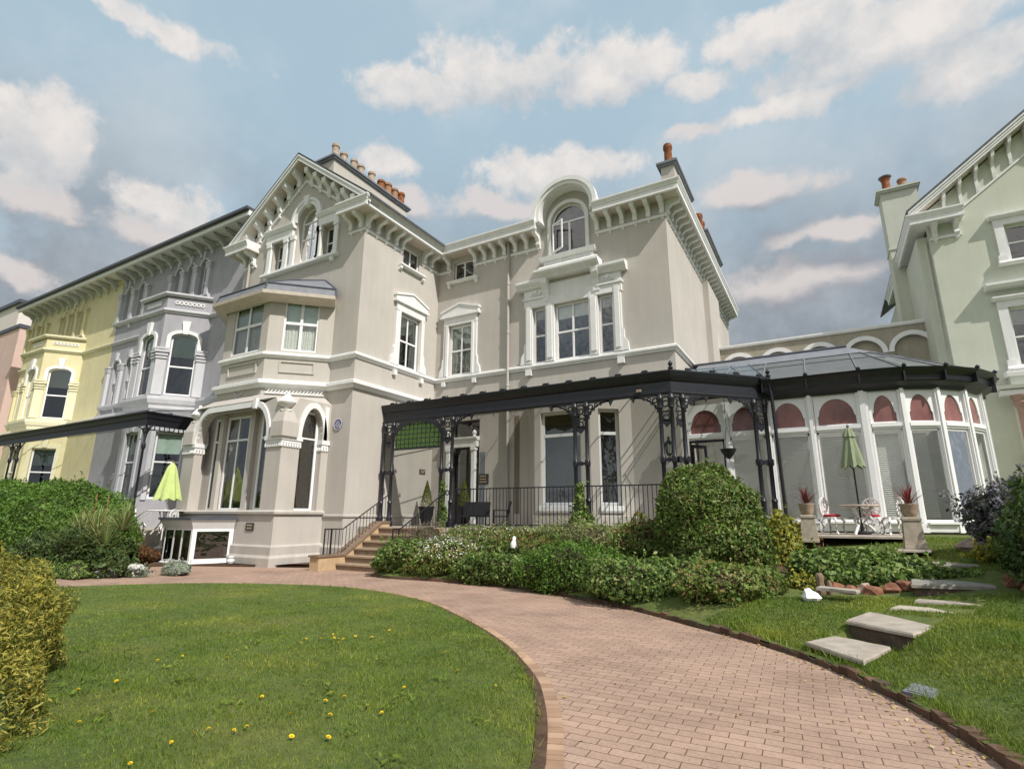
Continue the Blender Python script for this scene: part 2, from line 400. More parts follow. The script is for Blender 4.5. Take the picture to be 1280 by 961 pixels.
# ------------------------------------------------------------------ windows
def window(f, s0, s1, z0, z1, parent, rise=0, dep=.16, cols=1, rows=(.5,), fw=.065, bar=.03, blind=None, cur=None, mat=None,
           sill=None, recess=.75, gl=None, surround=None, smat=None, flare=.5, feet=True, fd=.06):
    """window = frame mesh; sub-parts pane, sill, blind/curtain, dark_backing"""
    mat = mat or WHITEF
    m = MB(f); o0, o1 = -dep-fd, -dep
    zs = z1 if not rise else z1-rise
    m.box(s0, s0+fw, o0, o1, z0, zs); m.box(s1-fw, s1, o0, o1, z0, zs); m.box(s0+fw, s1-fw, o0, o1, z0, z0+fw*1.2)
    if rise:
        c = (s0+s1)/2; w = (s1-s0)/2
        m.ring(arc(c, zs, w, 0, 180, 18, rise), arc(c, zs, w-fw, 0, 180, 18, rise-fw), o0, o1)
        ztop = zs
        if rise > .3: m.box(s0+fw, s1-fw, o0, o1, zs-fw*.5, zs+fw*.5)
    else:
        m.box(s0+fw, s1-fw, o0, o1, z1-fw, z1); ztop = z1-fw
    for i in range(1, cols):
        x = s0+fw+(s1-s0-2*fw)*i/cols; m.box(x-bar, x+bar, o0+fd*.2, o1-fd*.13, z0+fw, ztop)
    for r_ in rows:
        z = z0+(zs-z0)*r_; m.box(s0+fw, s1-fw, o0-.01, o1+.006, z-bar, z+bar)
    w = m.build('window', mat, parent)
    p = MB(f)
    og = -dep-fd*.55
    if rise: lp = archloop(s0+fw*.5, s1-fw*.5, z0+fw*.5, zs, rise-fw*.5, 14)
    else: lp = rect(s0+fw*.5, s1-fw*.5, z0+fw*.5, z1-fw*.5)
    n = len(lp); p.add([(a, og, z) for a, z in lp], [list(range(n))])
    p.build('pane', gl or GLASS, w)
    if blind:
        b = MB(f); kindb, frac, bm = blind
        zt = z1-fw
        if kindb == 'roller':
            zb = zt-(zt-z0)*frac
            b.box(s0+fw, s1-fw, -dep-.12, -dep-.11, zb, zt); b.box(s0+fw, s1-fw, -dep-.125, -dep-.105, zb-.02, zb+.02)
        else:
            z = zt
            while z > zt-(zt-z0-fw)*frac:
                b.add([(s0+fw, -dep-.11, z), (s1-fw, -dep-.11, z), (s1-fw, -dep-.14, z+.036), (s0+fw, -dep-.14, z+.036)], [(0, 1, 2, 3)]); z -= .07
        b.build('blind', bm, w)
    if cur:
        kindc, cm = cur; c = MB(f)
        def folds(a, b_, zb, zt, amp=.02):
            nn = max(6, int((b_-a)/.03)); vs = []
            for i in range(nn+1):
                x = a+(b_-a)*i/nn; o = -dep-.17+amp*sin(x*55+sin(x*17)*1.5)
                vs += [(x, o, zb), (x, o, zt)]
            c.add(vs, [(2*i, 2*i+2, 2*i+3, 2*i+1) for i in range(nn)])
        W = s1-s0
        if kindc == 'net': folds(s0+fw*.5, s1-fw*.5, z0+fw, z1-fw)
        elif kindc == 'sides': folds(s0+fw*.5, s0+W*.24, z0, z1); folds(s1-W*.24, s1-fw*.5, z0, z1)
        elif kindc == 'half': folds(s0+fw*.5, s1-fw*.5, z0+fw, z0+(z1-z0)*.55)
        elif kindc == 'left': folds(s0+fw*.5, s0+W*.45, z0, z1)
        c.build('curtain', cm, w, smooth=True)
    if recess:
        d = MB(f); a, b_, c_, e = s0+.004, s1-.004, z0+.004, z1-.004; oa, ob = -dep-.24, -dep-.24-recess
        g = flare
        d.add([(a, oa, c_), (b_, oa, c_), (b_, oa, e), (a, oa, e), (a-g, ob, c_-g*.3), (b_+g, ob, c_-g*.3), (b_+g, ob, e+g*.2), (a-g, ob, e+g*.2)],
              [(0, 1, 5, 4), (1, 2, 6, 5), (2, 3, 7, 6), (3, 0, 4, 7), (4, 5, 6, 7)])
        d.build('dark_backing', DARK, w)
    if sill:
        q = MB(f); ov, pr_, th = sill
        q.prof([(-dep, z0-.0), (-dep, z0-th), (pr_*.7, z0-th), (pr_, z0-th*.7), (pr_, z0-.015), (0, z0+.0)], s0-ov, s1+ov)
        for x in (s0-ov+.02, s1+ov-.17) if feet else (): q.prof([(0, z0-th), (pr_*.75, z0-th), (pr_*.72, z0-th-.13), (pr_*.3, z0-th-.2), (0, z0-th-.2)], x, x+.15)
        q.build('sill', smat or WHITE, w)
    if surround:
        q = MB(f); t, pr_ = surround
        q.box(s0-t, s0-.002, -.01, pr_, z0, z1+t); q.box(s1+.002, s1+t, -.01, pr_, z0, z1+t); q.box(s0-.002, s1+.002, -.01, pr_, z1+.002, z1+t)
        q.build('surround', smat or WHITE, w)
    return w

BRACK = [(0, 0), (.12, .02), (.17, .10), (.14, .20), (.16, .30), (.27, .40), (.44, .43), (.57, .47), (.60, .56), (.60, .64), (0, .64)]
def console(f, s, z, w=.18, k=1.0, kz=1.0, parent=None, mat=None, name='bracket'):
    m = MB(f); m.prof([(o*k, z+h*kz) for o, h in BRACK], s-w/2, s+w/2)
    m.prof([(0, z+.58*kz), (.63*k, z+.58*kz), (.63*k, z+.645*kz), (0, z+.645*kz)], s-w/2-.025, s+w/2+.025)
    m.box(s-w*.42, s+w*.42, 0, .075, z-.13, z-.02)
    m.prof([(0, z-.22), (.03, z-.2), (.055, z-.13), (0, z-.13)], s-w*.25, s+w*.25)
    return m
_proto = {}
def put_brackets(f, slist, z, parent, key, mat=None, w=.18, k=1.0, kz=1.0):
    """one bracket mesh per kind, copied along the eaves"""
    org = Vector((0, 0, 0)); p = parent
    while p is not None: org += p.location; p = p.parent
    for s in slist:
        loc = Vector(f(s, 0, z))
        if key not in _proto:
            _proto[key] = console(Frame(0, 0, 0), 0, 0, w, k, kz).build('bracket', mat or WHITE, None, loc=(0, 0, 0))
            o = _proto[key]; o.parent = parent; o.location = loc-org; o.rotation_euler = (0, 0, f.ang)
        else:
            o = dupe(_proto[key], loc-org, parent, 0); o.rotation_euler = (0, 0, f.ang)
CORN = [(0, .0), (.60, .0), (.60, -.06), (.70, -.06), (.70, .16), (.73, .18), (.73, .22), (.80, .34), (.80, .40), (0, .44)]
def cornice_prof(z, o=1.0): return [(a*o, z+b) for a, b in CORN]
def frange(a, b, n): return [a+(b-a)*i/(n-1) for i in range(n)]

# ------------------------------------------------------------------ THE VILLA
XW, YW, YA, XR = -16.13, 15.17, 20.43, -4.5
XL = -24.47; XAX = -20.3
villa = thing('villa', 'large grey-beige stucco villa with white bracketed eaves, gabled left wing and arched dormer', 'house', (-12, 20, 0))
F_W = FRONT(YW); F_A = FRONT(YA); S_W = SIDE(XW); S_R = SIDE(XR)

# --- walls with real openings
hf = []   # front A holes
LW = (-15.33, -13.97, 8.15, 10.68)
TW = (-15.17, -14.0, 13.08, 14.08)
TRI = [(-10.64, -10.02), (-9.56, -7.95), (-7.52, -6.88)]
hf.append(rect(*LW)); hf.append(rect(*TW))
for a, b in TRI: hf.append(rect(a, b, 8.14, 10.72))
hf.append(archloop(-9.7, -8.0, 13.1, 14.72, .85, 18))
DOOR = (-15.0, -13.45, 1.2, 5.93); hf.append(rect(*DOOR))
NICHE = (-11.7, -11.3, 1.6, 5.75)
cxd, rin, rout = -9.0, 1.22, 1.62
out = [(XW, -.6), (XR, -.6), (XR, 14.84)]+[(-7.45, 14.84)]+arc(-8.80, 14.93, 1.30, -3, 183, 24)+[(-10.15, 14.84), (XW, 14.84)]
m = MB(F_A); m.wall(out, hf, .4); m.build('wall', STUCCO, villa)
sh = [rect(17.65, 19.07, 8.15, 10.7), rect(17.68, 18.85, 13.06, 14.06)]
m = MB(S_W); m.wall([(YW+.4, -.6), (YA, -.6), (YA, 14.84), (YW+.4, 14.84)], sh, .4); m.build('wall', STUCCO, villa)
GW = [(-22.28, -21.62, 13.0, 14.55), (-18.82, -18.0, 13.0, 14.55)]
gz = lambda x: 18.0-.755*abs(x-XAX)
wf = [rect(*GW[0]), rect(*GW[1]), archloop(-20.62, -19.3, 13.0, 15.25, .72, 18)]
m = MB(F_W); m.wall([(XL, -.6), (XW, -.6), (XW, 14.84), (XAX, 18.0), (XL, 14.84)], wf, .4); m.build('wall', STUCCO, villa)
m = MB(S_R); m.wall([(YA+.4, -.6), (36.2, -.6), (36.2, 14.84), (YA+.4, 14.84)], [], .4); m.build('wall', STUCCO, villa)
m = MB(); m.box(XL, XL+.4, YW+.01, 34, -.6, 14.8); m.box(XL, XR, 36.2, 36.6, -.6, 14.8); m.box(XL+.4, XW-.4, 33.6, 34, -.6, 17); m.build('wall', STUCCO, villa)
# chimney breast, right side
m = MB(); m.box(XR-.1, XR+.28, 27.9, 31.2, 1, 13.7); m.build('chimney_breast', STUCCO, villa)
# roofs
m = MB()
yb = 14.55
t = .30
# gable wing roof slabs with bargeboards
for sg in (-1, 1):
    xe = XAX+sg*4.97
    m.prism([(XAX, 18.62), (xe+sg*.12, 18.62-.755*5.09), (xe+sg*.12, 18.62-.755*5.09-.1), (XAX, 18.52)], yb-.06, 33)
m.build('roof', SLATE, villa, split=True)
m = MB()
for sg in (-1, 1):
    x1 = XAX+sg*4.97
    def q(x, d): return (x, 18.54-.755*abs(x-XAX)-d)
    m.prism([q(XAX, 0), q(x1, 0), q(x1, .34), q(XAX, .34)], yb, yb+.06)
    m.prism([q(XAX, -.02), q(x1+sg*.04, -.02), q(x1+sg*.04, .12), q(XAX, .12)], yb-.06, yb-.005)
    m.prism([q(XAX, .26), q(x1, .26), q(x1, .33), q(XAX, .33)], yb-.03, yb-.005)
m.build('bargeboard', WHITE, villa, split=True)
m = MB()
for sg in (-1, 1):
    x1 = XAX+sg*4.9
    m.prism([(XAX, 18.24), (x1, 18.24-.755*4.9), (x1, 18.24-.755*4.9-.05), (XAX, 18.19)], yb+.065, YW-.002)
m.build('soffit', SOFFIT, villa, split=True)
# rake string on gable wall with small drops, and rake brackets
m = MB(F_W)
for sg in (-1, 1):
    x1 = XAX+sg*3.75
    m.prism([(XAX, 17.48), (x1, 17.48-.755*3.75), (x1, 17.48-.755*3.75-.13), (XAX, 17.35)], 0, .07)
m.build('string_course', WHITE, villa, split=True)
for sg in (-1, 1):
    for i in range(6):
        x = XAX+sg*(.46+i*.66); zt = 18.19-.755*abs(x-XAX)
        mm = MB(F_W); w_ = .125
        pr_ = [(0, -.74), (.12, -.72), (.17, -.62), (.14, -.48), (.2, -.36), (.36, -.28), (.5, -.22), (.53, 0), (0, 0)]
        k = .755*sg*-1
        n = len(pr_)
        vs = [(x-w_, o, zt+h-k*-w_*1) for o, h in pr_]+[(x+w_, o, zt+h+k*w_) for o, h in pr_]
        mm.add(vs, [list(range(n)), list(range(2*n-1, n-1, -1))]+[(a, (a+1) % n, n+(a+1) % n, n+a) for a in range(n)])
        mm.box(x-.06, x+.06, 0, .1, zt-.92, zt-.70)
        mm.build('bracket', WHITE, villa)
# cornice: wing right side + return, inner corner, main front to dormer, dormer hood, main front right, right side
ZC = 14.40
m = MB()
m.sweep([(-17.25, YW), (XW, YW), (XW, YA), (-10.2, YA)], cornice_prof(ZC))
m.sweep([(-7.42, YA), (XR, YA), (XR, 36.2)], cornice_prof(ZC))
m.sweep([(XL, YW+1.2), (XL, YW), (XL+1.05, YW)], cornice_prof(ZC))
m.build('cornice', WHITE, villa, split=True)
m = MB()
sf = [(.01, ZC-.055), (.595, ZC-.055), (.595, ZC-.003), (.01, ZC-.003)]
for p_ in ([(-17.25, YW), (XW, YW), (XW, YA), (-10.3, YA)], [(-7.6, YA), (XR, YA), (XR, 36.2)], [(XL, YW+1.2), (XL, YW), (XL+1.05, YW)]): m.sweep(p_, sf)
m.build('soffit', SOFFIT, villa, split=True)
m = MB(F_A)
hx, hz, ro, ri = -8.80, 14.93, 1.50, 1.20
m.ring(arc(hx, hz, ro, -14, 194, 28), arc(hx, hz, ri, -14, 194, 28), -.02, .55)
m.ring(arc(hx, hz, ro+.05, -12, 192, 28), arc(hx, hz, ri+.04, -12, 192, 28), .55, .64)
m.ring(arc(hx, hz, ro+.09, -10, 190, 28), arc(hx, hz, ro-.10, -10, 190, 28), .50, .70)
m.build('dormer_hood', WHITE, villa, smooth=True)
m = MB(F_A)
pts = arc(-8.80, 14.93, 1.48, -2, 182, 24)
m.prism(pts, -2.6, -.41); m.build('dormer_roof', LEAD, villa)
# string under brackets
ZB = 13.74
sp = [(0, ZB), (.06, ZB), (.08, ZB-.03), (.08, ZB-.10), (.04, ZB-.13), (0, ZB-.13)]
m = MB()
m.sweep([(-17.05, YW), (XW, YW), (XW, 17.55)], sp); m.sweep([(XW, 19.0), (XW, YA), (-15.3, YA)], sp)
m.sweep([(-13.9, YA), (-10.25, YA)], sp); m.sweep([(-7.55, YA), (XR, YA), (XR, 36.2)], sp)
m.sweep([(XL, YW+1), (XL, YW), (XL+.95, YW)], sp)
m.build('string_course', WHITE, villa, split=True)
put_brackets(S_W, [15.25, 15.85, 16.45, 17.05, 17.5, 19.12, 19.7], ZB, villa, 'v')
put_brackets(F_W, [-16.9, -16.3], ZB, villa, 'v'); put_brackets(F_W, [XL+.15, XL+.75], ZB, villa, 'v')
put_brackets(F_A, [-15.45, -13.85, -13.28, -12.72, -12.15, -11.55, -10.95, -10.35], ZB, villa, 'v')
put_brackets(F_A, frange(-7.45, -4.62, 6), ZB, villa, 'v')
put_brackets(S_R, frange(20.55, 35.9, 26), ZB, villa, 'v')
# eaves soffit boards (timber, browner than the paint, eaves shade in the colour)
# parapet / flat roof
m = MB()
m.box(XW-.6, XR, YA+.41, 36.1, 14.55, 14.83); m.build('roof', LEAD, villa)

# string courses first floor
def strp(z, h=.2, pr=.13): return [(0, z), (pr*.6, z-.01), (pr, z-.06), (pr, z-h*.55), (pr*.55, z-h*.75), (pr*.4, z-h), (0, z-h)]
BAY = [(-24.1, YW), (-22.3, 13.35), (-19.38, 13.35), (-17.55, YW)]
m = MB()
m.sweep([BAY[0], BAY[1], BAY[2], BAY[3], (XW, YW), (XW, YA), (XR, YA), (XR, 27)], strp(8.12, .24, .15)); m.build('string_course', WHITE, villa, split=True)
m = MB()
m.sweep([BAY[0], BAY[1], BAY[2], BAY[3], (XW, YW), (XW, YA)], strp(6.95, .34, .24)); m.build('string_course', WHITE, villa, split=True)
# plinth bands on wing
m = MB()
m.sweep([(-17.3, YW), (XW, YW), (XW, YA-.02)], [(0, -.6), (.10, -.6), (.10, .42), (.06, .48), (0, .5)])
m.sweep([(-17.3, YW), (XW, YW), (XW, YA-.02)], [(0, 1.52), (.05, 1.54), (.05, 1.60), (0, 1.64)])
m.build('plinth', STUCCO_D, villa, split=True)

# --- first floor canted bay with lead roof
bay = MB()
for i, (a, b) in enumerate(zip(BAY[:-1], BAY[1:])):
    f = fr2(a, b); L = math.dist(a, b)
    hole = rect(.58, L-.62, 8.22, 10.42) if i != 1 else rect(.55, L-.45, 8.22, 10.42)
    bay.fr = f; bay.wall([(0, 5.9), (L, 5.9), (L, 10.6), (0, 10.6)], [hole], .3)
bayo = bay.build('bay_wall', STUCCO, villa)
for i, (a, b) in enumerate(zip(BAY[:-1], BAY[1:])):
    f = fr2(a, b); L = math.dist(a, b)
    s0, s1 = (.58, L-.62) if i != 1 else (.55, L-.45)
    window(f, s0, s1, 8.22, 10.42, villa, cols=2, rows=(.56,), dep=.05, bar=.055, fw=.075, blind=('roller', .40, BLINDG), cur=('half', CURT))
    p = MB(f); p.box(s0-.0, s1+.0, .0, .05, 7.72, 7.80); p.box(s0, s1, 0, .05, 7.28, 7.34); p.box(s0, s0+.06, 0, .05, 7.34, 7.72); p.box(s1-.06, s1, 0, .05, 7.34, 7.72); p.build('panel_mould', STUCCO, villa)
m = MB()
bo = [(0, 10.52), (.08, 10.28), (.55, 10.44), (.62, 10.46), (.64, 10.60), (.5, 10.64), (0, 10.64)]
m.sweep(BAY, bo); m.build('bay_eave', SOFFIT, villa)
# lead: steep skirt, then shallow hip
def offs(path, d):
    mb = MB(); mb.sweep(path, [(d, 0), (d, 1), (d+.01, 1)]); return [(v[0], v[1]) for v in mb.v[::3]]
o1 = offs(BAY, .5); o2 = offs(BAY, .40); o3 = [(-23.3, YW), (-21.9, 14.35), (-19.75, 14.35), (-18.35, YW)]
m = MB()
for i in range(3):
    m.add([(*o1[i], 10.63), (*o1[i+1], 10.63), (*o2[i+1], 10.98), (*o2[i], 10.98)], [(0, 1, 2, 3)])
    m.add([(*o2[i], 10.98), (*o2[i+1], 10.98), (*o3[i+1], 11.75), (*o3[i], 11.75)], [(0, 1, 2, 3)])
m.add([(*p, 11.75) for p in o3], [(0, 1, 2, 3)])
m.build('bay_roof', LEADP, villa)
m = MB()
for i in range(4): m.tube([(*o1[i], 10.64), (*o2[i], 10.99), (*o3[i], 11.76)], .045, 6)
for L, z in ((o2, 10.99), (o3, 11.76)): m.tube([(*p, z) for p in L], .045, 6)
m.build('roof_roll', LEAD, villa)

# --- ground floor loggia of the wing: square plan, piers with urns
GX0, GX1, GY = -23.55, -17.25, 12.98
m = MB(FRONT(GY))
op = [(-22.75, 1.7), (-18.12, 1.7), (-18.12, 4.5)]+arc(-18.95, 4.5, .83, 0, 90, 8, 1.2)[1:]+arc(-21.92, 4.5, .83, 90, 180, 8, 1.2)+[(-22.75, 4.5)]
m.wall([(GX0, -.6), (GX1, -.6), (GX1, 4.9), (GX1-.6, 5.98), (GX0+.6, 5.98), (GX0, 4.9)], [op], .35); m.build('loggia_wall', STUCCO, villa)
m = MB(SIDE(GX1))
ops = [(13.78, 1.7), (14.82, 1.7), (14.82, 4.5)]+arc(14.3, 4.5, .52, 0, 180, 14, 1.2)[1:-1]+[(13.78, 4.5)]
m.wall([(GY+.35, -.6), (YW-.004, -.6), (YW-.004, 5.98), (GY+.6, 5.98), (GY+.35, 5.53)], [ops], .35); m.build('loggia_wall', STUCCO, villa)
m = MB(); m.box(GX0, GX0+.35, GY+.36, YW, -.6, 5.9); m.box(GX0+.36, GX1-.36, GY+.36, YW, 1.2, 1.68); m.build('loggia_wall', STUCCO, villa)
# weathered shelf between square loggia and canted bay
m = MB()
m.add([(GX0, GY, 4.9), (GX0+.6, GY-.005, 5.98), (GX1-.6, GY-.005, 5.98), (GX1, GY, 4.9), (GX1+.005, GY+.6, 5.98), (GX1+.005, YW, 5.98), (-17.6, YW, 6.3), (-19.38, 13.3, 6.3), (-22.3, 13.3, 6.3), (-24.1, YW, 6.3), (GX0, YW, 5.98), (GX0, GY+.6, 5.98)],
      [(2, 3, 4), (1, 2, 7, 8), (2, 4, 7), (4, 5, 6, 7), (0, 1, 11), (1, 8, 11), (11, 8, 9, 10)])
m.build('weathering', STUCCO, villa)
# frieze with carved cable pattern on cant, X on front
m = MB(fr2(BAY[2], BAY[3])); L = math.dist(BAY[2], BAY[3])
m.box(.15, L-.15, .0, .06, 6.38, 6.42); m.box(.15, L-.15, 0, .06, 6.56, 6.60)
for i in range(16):
    x = .2+(L-.55)*i/15; m.prism([(x, 6.42), (x+.05, 6.42), (x+.15, 6.56), (x+.1, 6.56)], 0, .05)
m.build('frieze', WHITE, villa)
m = MB(FRONT(13.35))
for a in (-1, 1):
    c = -20.75; m.prism([(c-.4*a, 6.18), (c-.32*a, 6.18), (c+.4*a, 6.58), (c+.32*a, 6.58)], 0, .045)
m.build('frieze', GREYTR, villa)
# archivolts, capitals, urns
m = MB(FRONT(GY))
oo = [(-17.95, 4.5)]+arc(-18.95, 4.5, 1.0, 0, 90, 10, 1.42)+arc(-21.92, 4.5, 1.0, 90, 180, 10, 1.42)
ii = [(-18.12, 4.5)]+arc(-18.95, 4.5, .83, 0, 90, 10, 1.2)+arc(-21.92, 4.5, .83, 90, 180, 10, 1.2)
m.ring(oo, ii, -.1, .07)
for x in (-18.95,): m.box(x-.09, x+.09, .0, .14, 5.62, 6.02)
m.build('archivolt', WHITE, villa, smooth=True)
m = MB(SIDE(GX1)); m.ring(arc(14.3, 4.5, .70, 0, 180, 18, 1.42), arc(14.3, 4.5, .52, 0, 180, 18, 1.2), -.1, .07); m.box(14.82, 15.0, -.05, .07, 4.5, 5.85); m.build('archivolt', WHITE, villa, smooth=True)
def capital(x0, x1, y0, y1):
    m = MB(); e = .07
    m.box(x0-e, x1+e, y0-e, y1+e, 4.33, 4.50); m.box(x0-e*.5, x1+e*.5, y0-e*.5, y1+e*.5, 4.22, 4.33)
    n = int((x1-x0)/.1)
    for i in range(n+1):
        x = x0+(x1-x0)*i/n; m.lathe(x, y0-.02, [(.0, 4.05), (.045, 4.08), (.05, 4.17), (.03, 4.21)], 6)
    n = int((y1-y0)/.1)
    for i in range(n+1):
        y = y0+(y1-y0)*i/n; m.lathe(x1+.02, y, [(.0, 4.05), (.045, 4.08), (.05, 4.17), (.03, 4.21)], 6)
    m.build('capital', WHITE, villa)
capital(-18.12, GX1, GY, 13.78); capital(GX0, -22.75, GY, 13.35); capital(-17.6, GX1, 14.84, YW-.08)
def urn(x, y, z, s, parent):
    m = MB(); m.lathe(x, y, [(.30*s, z), (.30*s, z+.05*s), (.14*s, z+.10*s), (.13*s, z+.16*s), (.33*s, z+.27*s), (.40*s, z+.40*s), (.42*s, z+.44*s), (.36*s, z+.50*s), (.30*s, z+.60*s), (.22*s, z+.72*s), (.13*s, z+.80*s), (.07*s, z+.84*s), (.10*s, z+.90*s), (.08*s, z+.98*s), (.01, z+1.0*s)], 16)
    return m.build('urn', WHITE, parent, smooth=True)
for x, y in ((GX1-.2, GY+.2), (GX0+.4, GY+.2)):
    m = MB(); m.lathe(x, y, [(.50, 4.45), (.48, 5.0), (.30, 5.38), (.28, 5.5)], 4, True); m.build('urn_pedestal', STUCCO, villa)
    urn(x, y, 5.42, .78, villa)
# sill band & plinth of loggia
m = MB()
pp = [(GX0, GY), (GX1, GY), (GX1, YW)]
m.sweep(pp, [(0, 1.62), (.09, 1.64), (.10, 1.72), (.02, 1.78), (0, 1.78)]); m.build('sill_band', STUCCO_D, villa)
m = MB()
m.sweep(pp, [(0, -.6), (.16, -.6), (.16, .12), (.10, .22), (.10, .50), (.05, .56), (0, .56)]); m.build('plinth', STUCCO_D, villa, split=True)
# inner windows behind the loggia arches
IB = [(-23.1, 14.75), (-22.55, 14.2), (-20.95, 14.2), (-18.6, 14.75)]
WI = [(-22.6, -22.15), (-21.75, -20.2), (-19.5, -18.45)]
m = MB(FRONT(13.7)); m.wall(rect(-23.2, -17.6, 1.6, 6.0), [rect(q0, q1, 1.75, 5.6) for q0, q1 in WI], .2); m.build('loggia_inner_wall', STUCCO, villa)
for q, (q0, q1) in enumerate(WI): window(FRONT(13.7), q0, q1, 1.75, 5.6, villa, cols=2 if q == 1 else 1, rows=(.74,), dep=-.03, fw=.10, bar=.04, cur=('left' if q == 1 else 'sides', CURTD), recess=.6, flare=.2)
for x in (-21.95, -19.9):
    m = MB(); m.box(x-.13, x+.13, 13.52, 13.69, 1.6, 5.7); m.build('pilaster', STUCCO, villa)
window(SIDE(GX1-.2), 13.8, 14.8, 1.72, 5.6, villa, cols=1, rows=(.72,), dep=.05, fw=.11, recess=.12, cur=('net', CURTD))

# --- basement window box in front of the wing
bx = [(-21.75, 12.9), (-21.75, 11.72), (-19.95, 11.72), (-19.42, 12.95)]
m = MB(); bp_ = [(0, -.3), (.04, -.3), (.04, -.1), (0, -.06)]
m.sweep(bx, bp_); m.add([(*p, 1.1) for p in bx]+[(*p, 1.42) for p in offs(bx, .16)], [(0, 1, 5, 4), (1, 2, 6, 5), (2, 3, 7, 6)])
m.plan([(x, y) for x, y in bx], -.3, -.05)
m.build('basement_bay', WHITE, villa)
m = MB(); m.plan(offs(bx, .2), 1.42, 1.50); m.build('basement_bay_roof', LEAD, villa)
for a, b, n in ((bx[0], bx[1], 1), (bx[1], bx[2], 3), (bx[2], bx[3], 1)):
    f = fr2(a, b); L = math.dist(a, b); w = (L-.1)/n
    m = MB(f); m.box(0, .045, -.05, .0, -.05, 1.12); m.box(L-.045, L, -.05, 0, -.05, 1.12); m.build('corner_post', WHITEF, villa, split=True)
    window(f, .05, L-.05, -.05, 1.1, villa, rows=(), cols=n, dep=.0, fw=.05 if n > 1 else .09, bar=.045, recess=.12, flare=0, fd=.02, cur=('net', CURTD) if n > 1 else None)  # net curtain on the front added to lighten its dark panes
m = MB(); m.lathe(-19.05, 12.72, [(.10, -.1), (.13, -.02), (.09, .06), (.12, .12), (.03, .15)], 12); m.build('vent', WHITE, villa)

# --- gable window group
for i, (a, b, c, d) in enumerate(GW): window(F_W, a, b, c, d, villa, rows=(.5,), dep=.28, recess=.5)
window(F_W, -20.62, -19.3, 13.0, 15.97, villa, rise=.72, cols=2, rows=(.62,), dep=.26, recess=.5)
m = MB(F_W)
m.prof([(-.1, 12.98), (.16, 12.98), (.2, 12.93), (.2, 12.84), (.12, 12.80), (0, 12.78)], -22.9, -17.62)
for x in (-22.6, -18.0): m.prof([(0, 12.8), (.15, 12.8), (.12, 12.66), (.05, 12.6), (0, 12.6)], x-.1, x+.12)
m.build('window_sill', WHITE, villa)
m = MB(F_W)
for a, b in ((-22.9, -20.75), (-19.15, -17.65)):
    m.box(a+.1, b-.1, 0, .12, 14.58, 15.0); m.prof([(0, 15.0), (.16, 15.0), (.2, 15.06), (.26, 15.16), (.26, 15.22), (0, 15.25)], a, b)
for x in (-22.52, -21.3, -20.8, -19.1, -18.98, -17.86): 
    m.box(x-.13, x+.13, 0, .10, 13.0, 14.58); m.box(x-.16, x+.16, 0, .14, 14.36, 14.58); m.box(x-.15, x+.15, 0, .13, 13.0, 13.12)
m.ring(arc(-19.96, 15.25, .98, 0, 180, 22, 1.02), arc(-19.96, 15.25, .70, 0, 180, 22, .76), 0, .12)
m.ring(arc(-19.96, 15.25, 1.04, 0, 180, 22, 1.08), arc(-19.96, 15.25, .9, 0, 180, 22, .94), 0, .17)
m.prism([(-20.1, 15.9), (-19.82, 15.9), (-19.76, 16.42), (-20.16, 16.42)], 0, .24)
m.build('window_surround', WHITE, villa, smooth=True)

# --- first-floor pedimented windows (front & wing side)
def pediment_window(f, a, b, cur):
    w = window(f, a, b, 8.15, 10.68, villa, cols=2, rows=(.5,), dep=.10, fw=.10, bar=.04, cur=cur, blind=('roller', .33, BLINDG))
    m = MB(f)
    for s in (a-.02, b+.02):
        sg = -1 if s < (a+b)/2 else 1
        m.box(min(s, s+sg*.27), max(s, s+sg*.27), 0, .09, 8.14, 10.75); m.box(min(s, s+sg*.12), max(s, s+sg*.12), .09, .13, 8.14, 10.72)
        m.prism([(s+sg*.27, 8.14), (s+sg*.50, 8.14), (s+sg*.46, 8.45), (s+sg*.34, 8.62), (s+sg*.33, 8.95), (s+sg*.27, 9.05)], 0, .10)
        m.lathe_pt = None
    m.box(a-.29, b+.29, 0, .11, 10.72, 11.12)
    c = (a+b)/2
    m.prism([(a-.42, 11.12), (b+.42, 11.12), (b+.42, 11.42), (c, 11.76), (a-.42, 11.42)], 0, .16)
    m.prism([(a-.46, 11.10), (b+.46, 11.10), (b+.46, 11.20), (a-.46, 11.20)], 0, .21)
    for sg in (-1, 1): m.prism([(c, 11.72), (c, 11.82), (c+sg*(b-a+.92)/2, 11.48), (c+sg*(b-a+.92)/2, 11.38)], 0, .21)
    for s in (a-.3, b+.12): m.box(s, s+.2, 0, .15, 7.66, 7.88)
    m.build('pediment', WHITE, w)
pediment_window(F_A, LW[0], LW[1], ('net', CURT))
pediment_window(S_W, 17.65, 19.07, ('sides', CURT))
for f, a, b, z0, z1 in ((F_A, -15.17, -14.0, 13.08, 14.08), (S_W, 17.68, 18.85, 13.06, 14.06)):
    window(f, a, b, z0, z1, villa, cols=2, rows=(), dep=.1, sill=(.32, .2, .14), recess=.5, bar=.045)

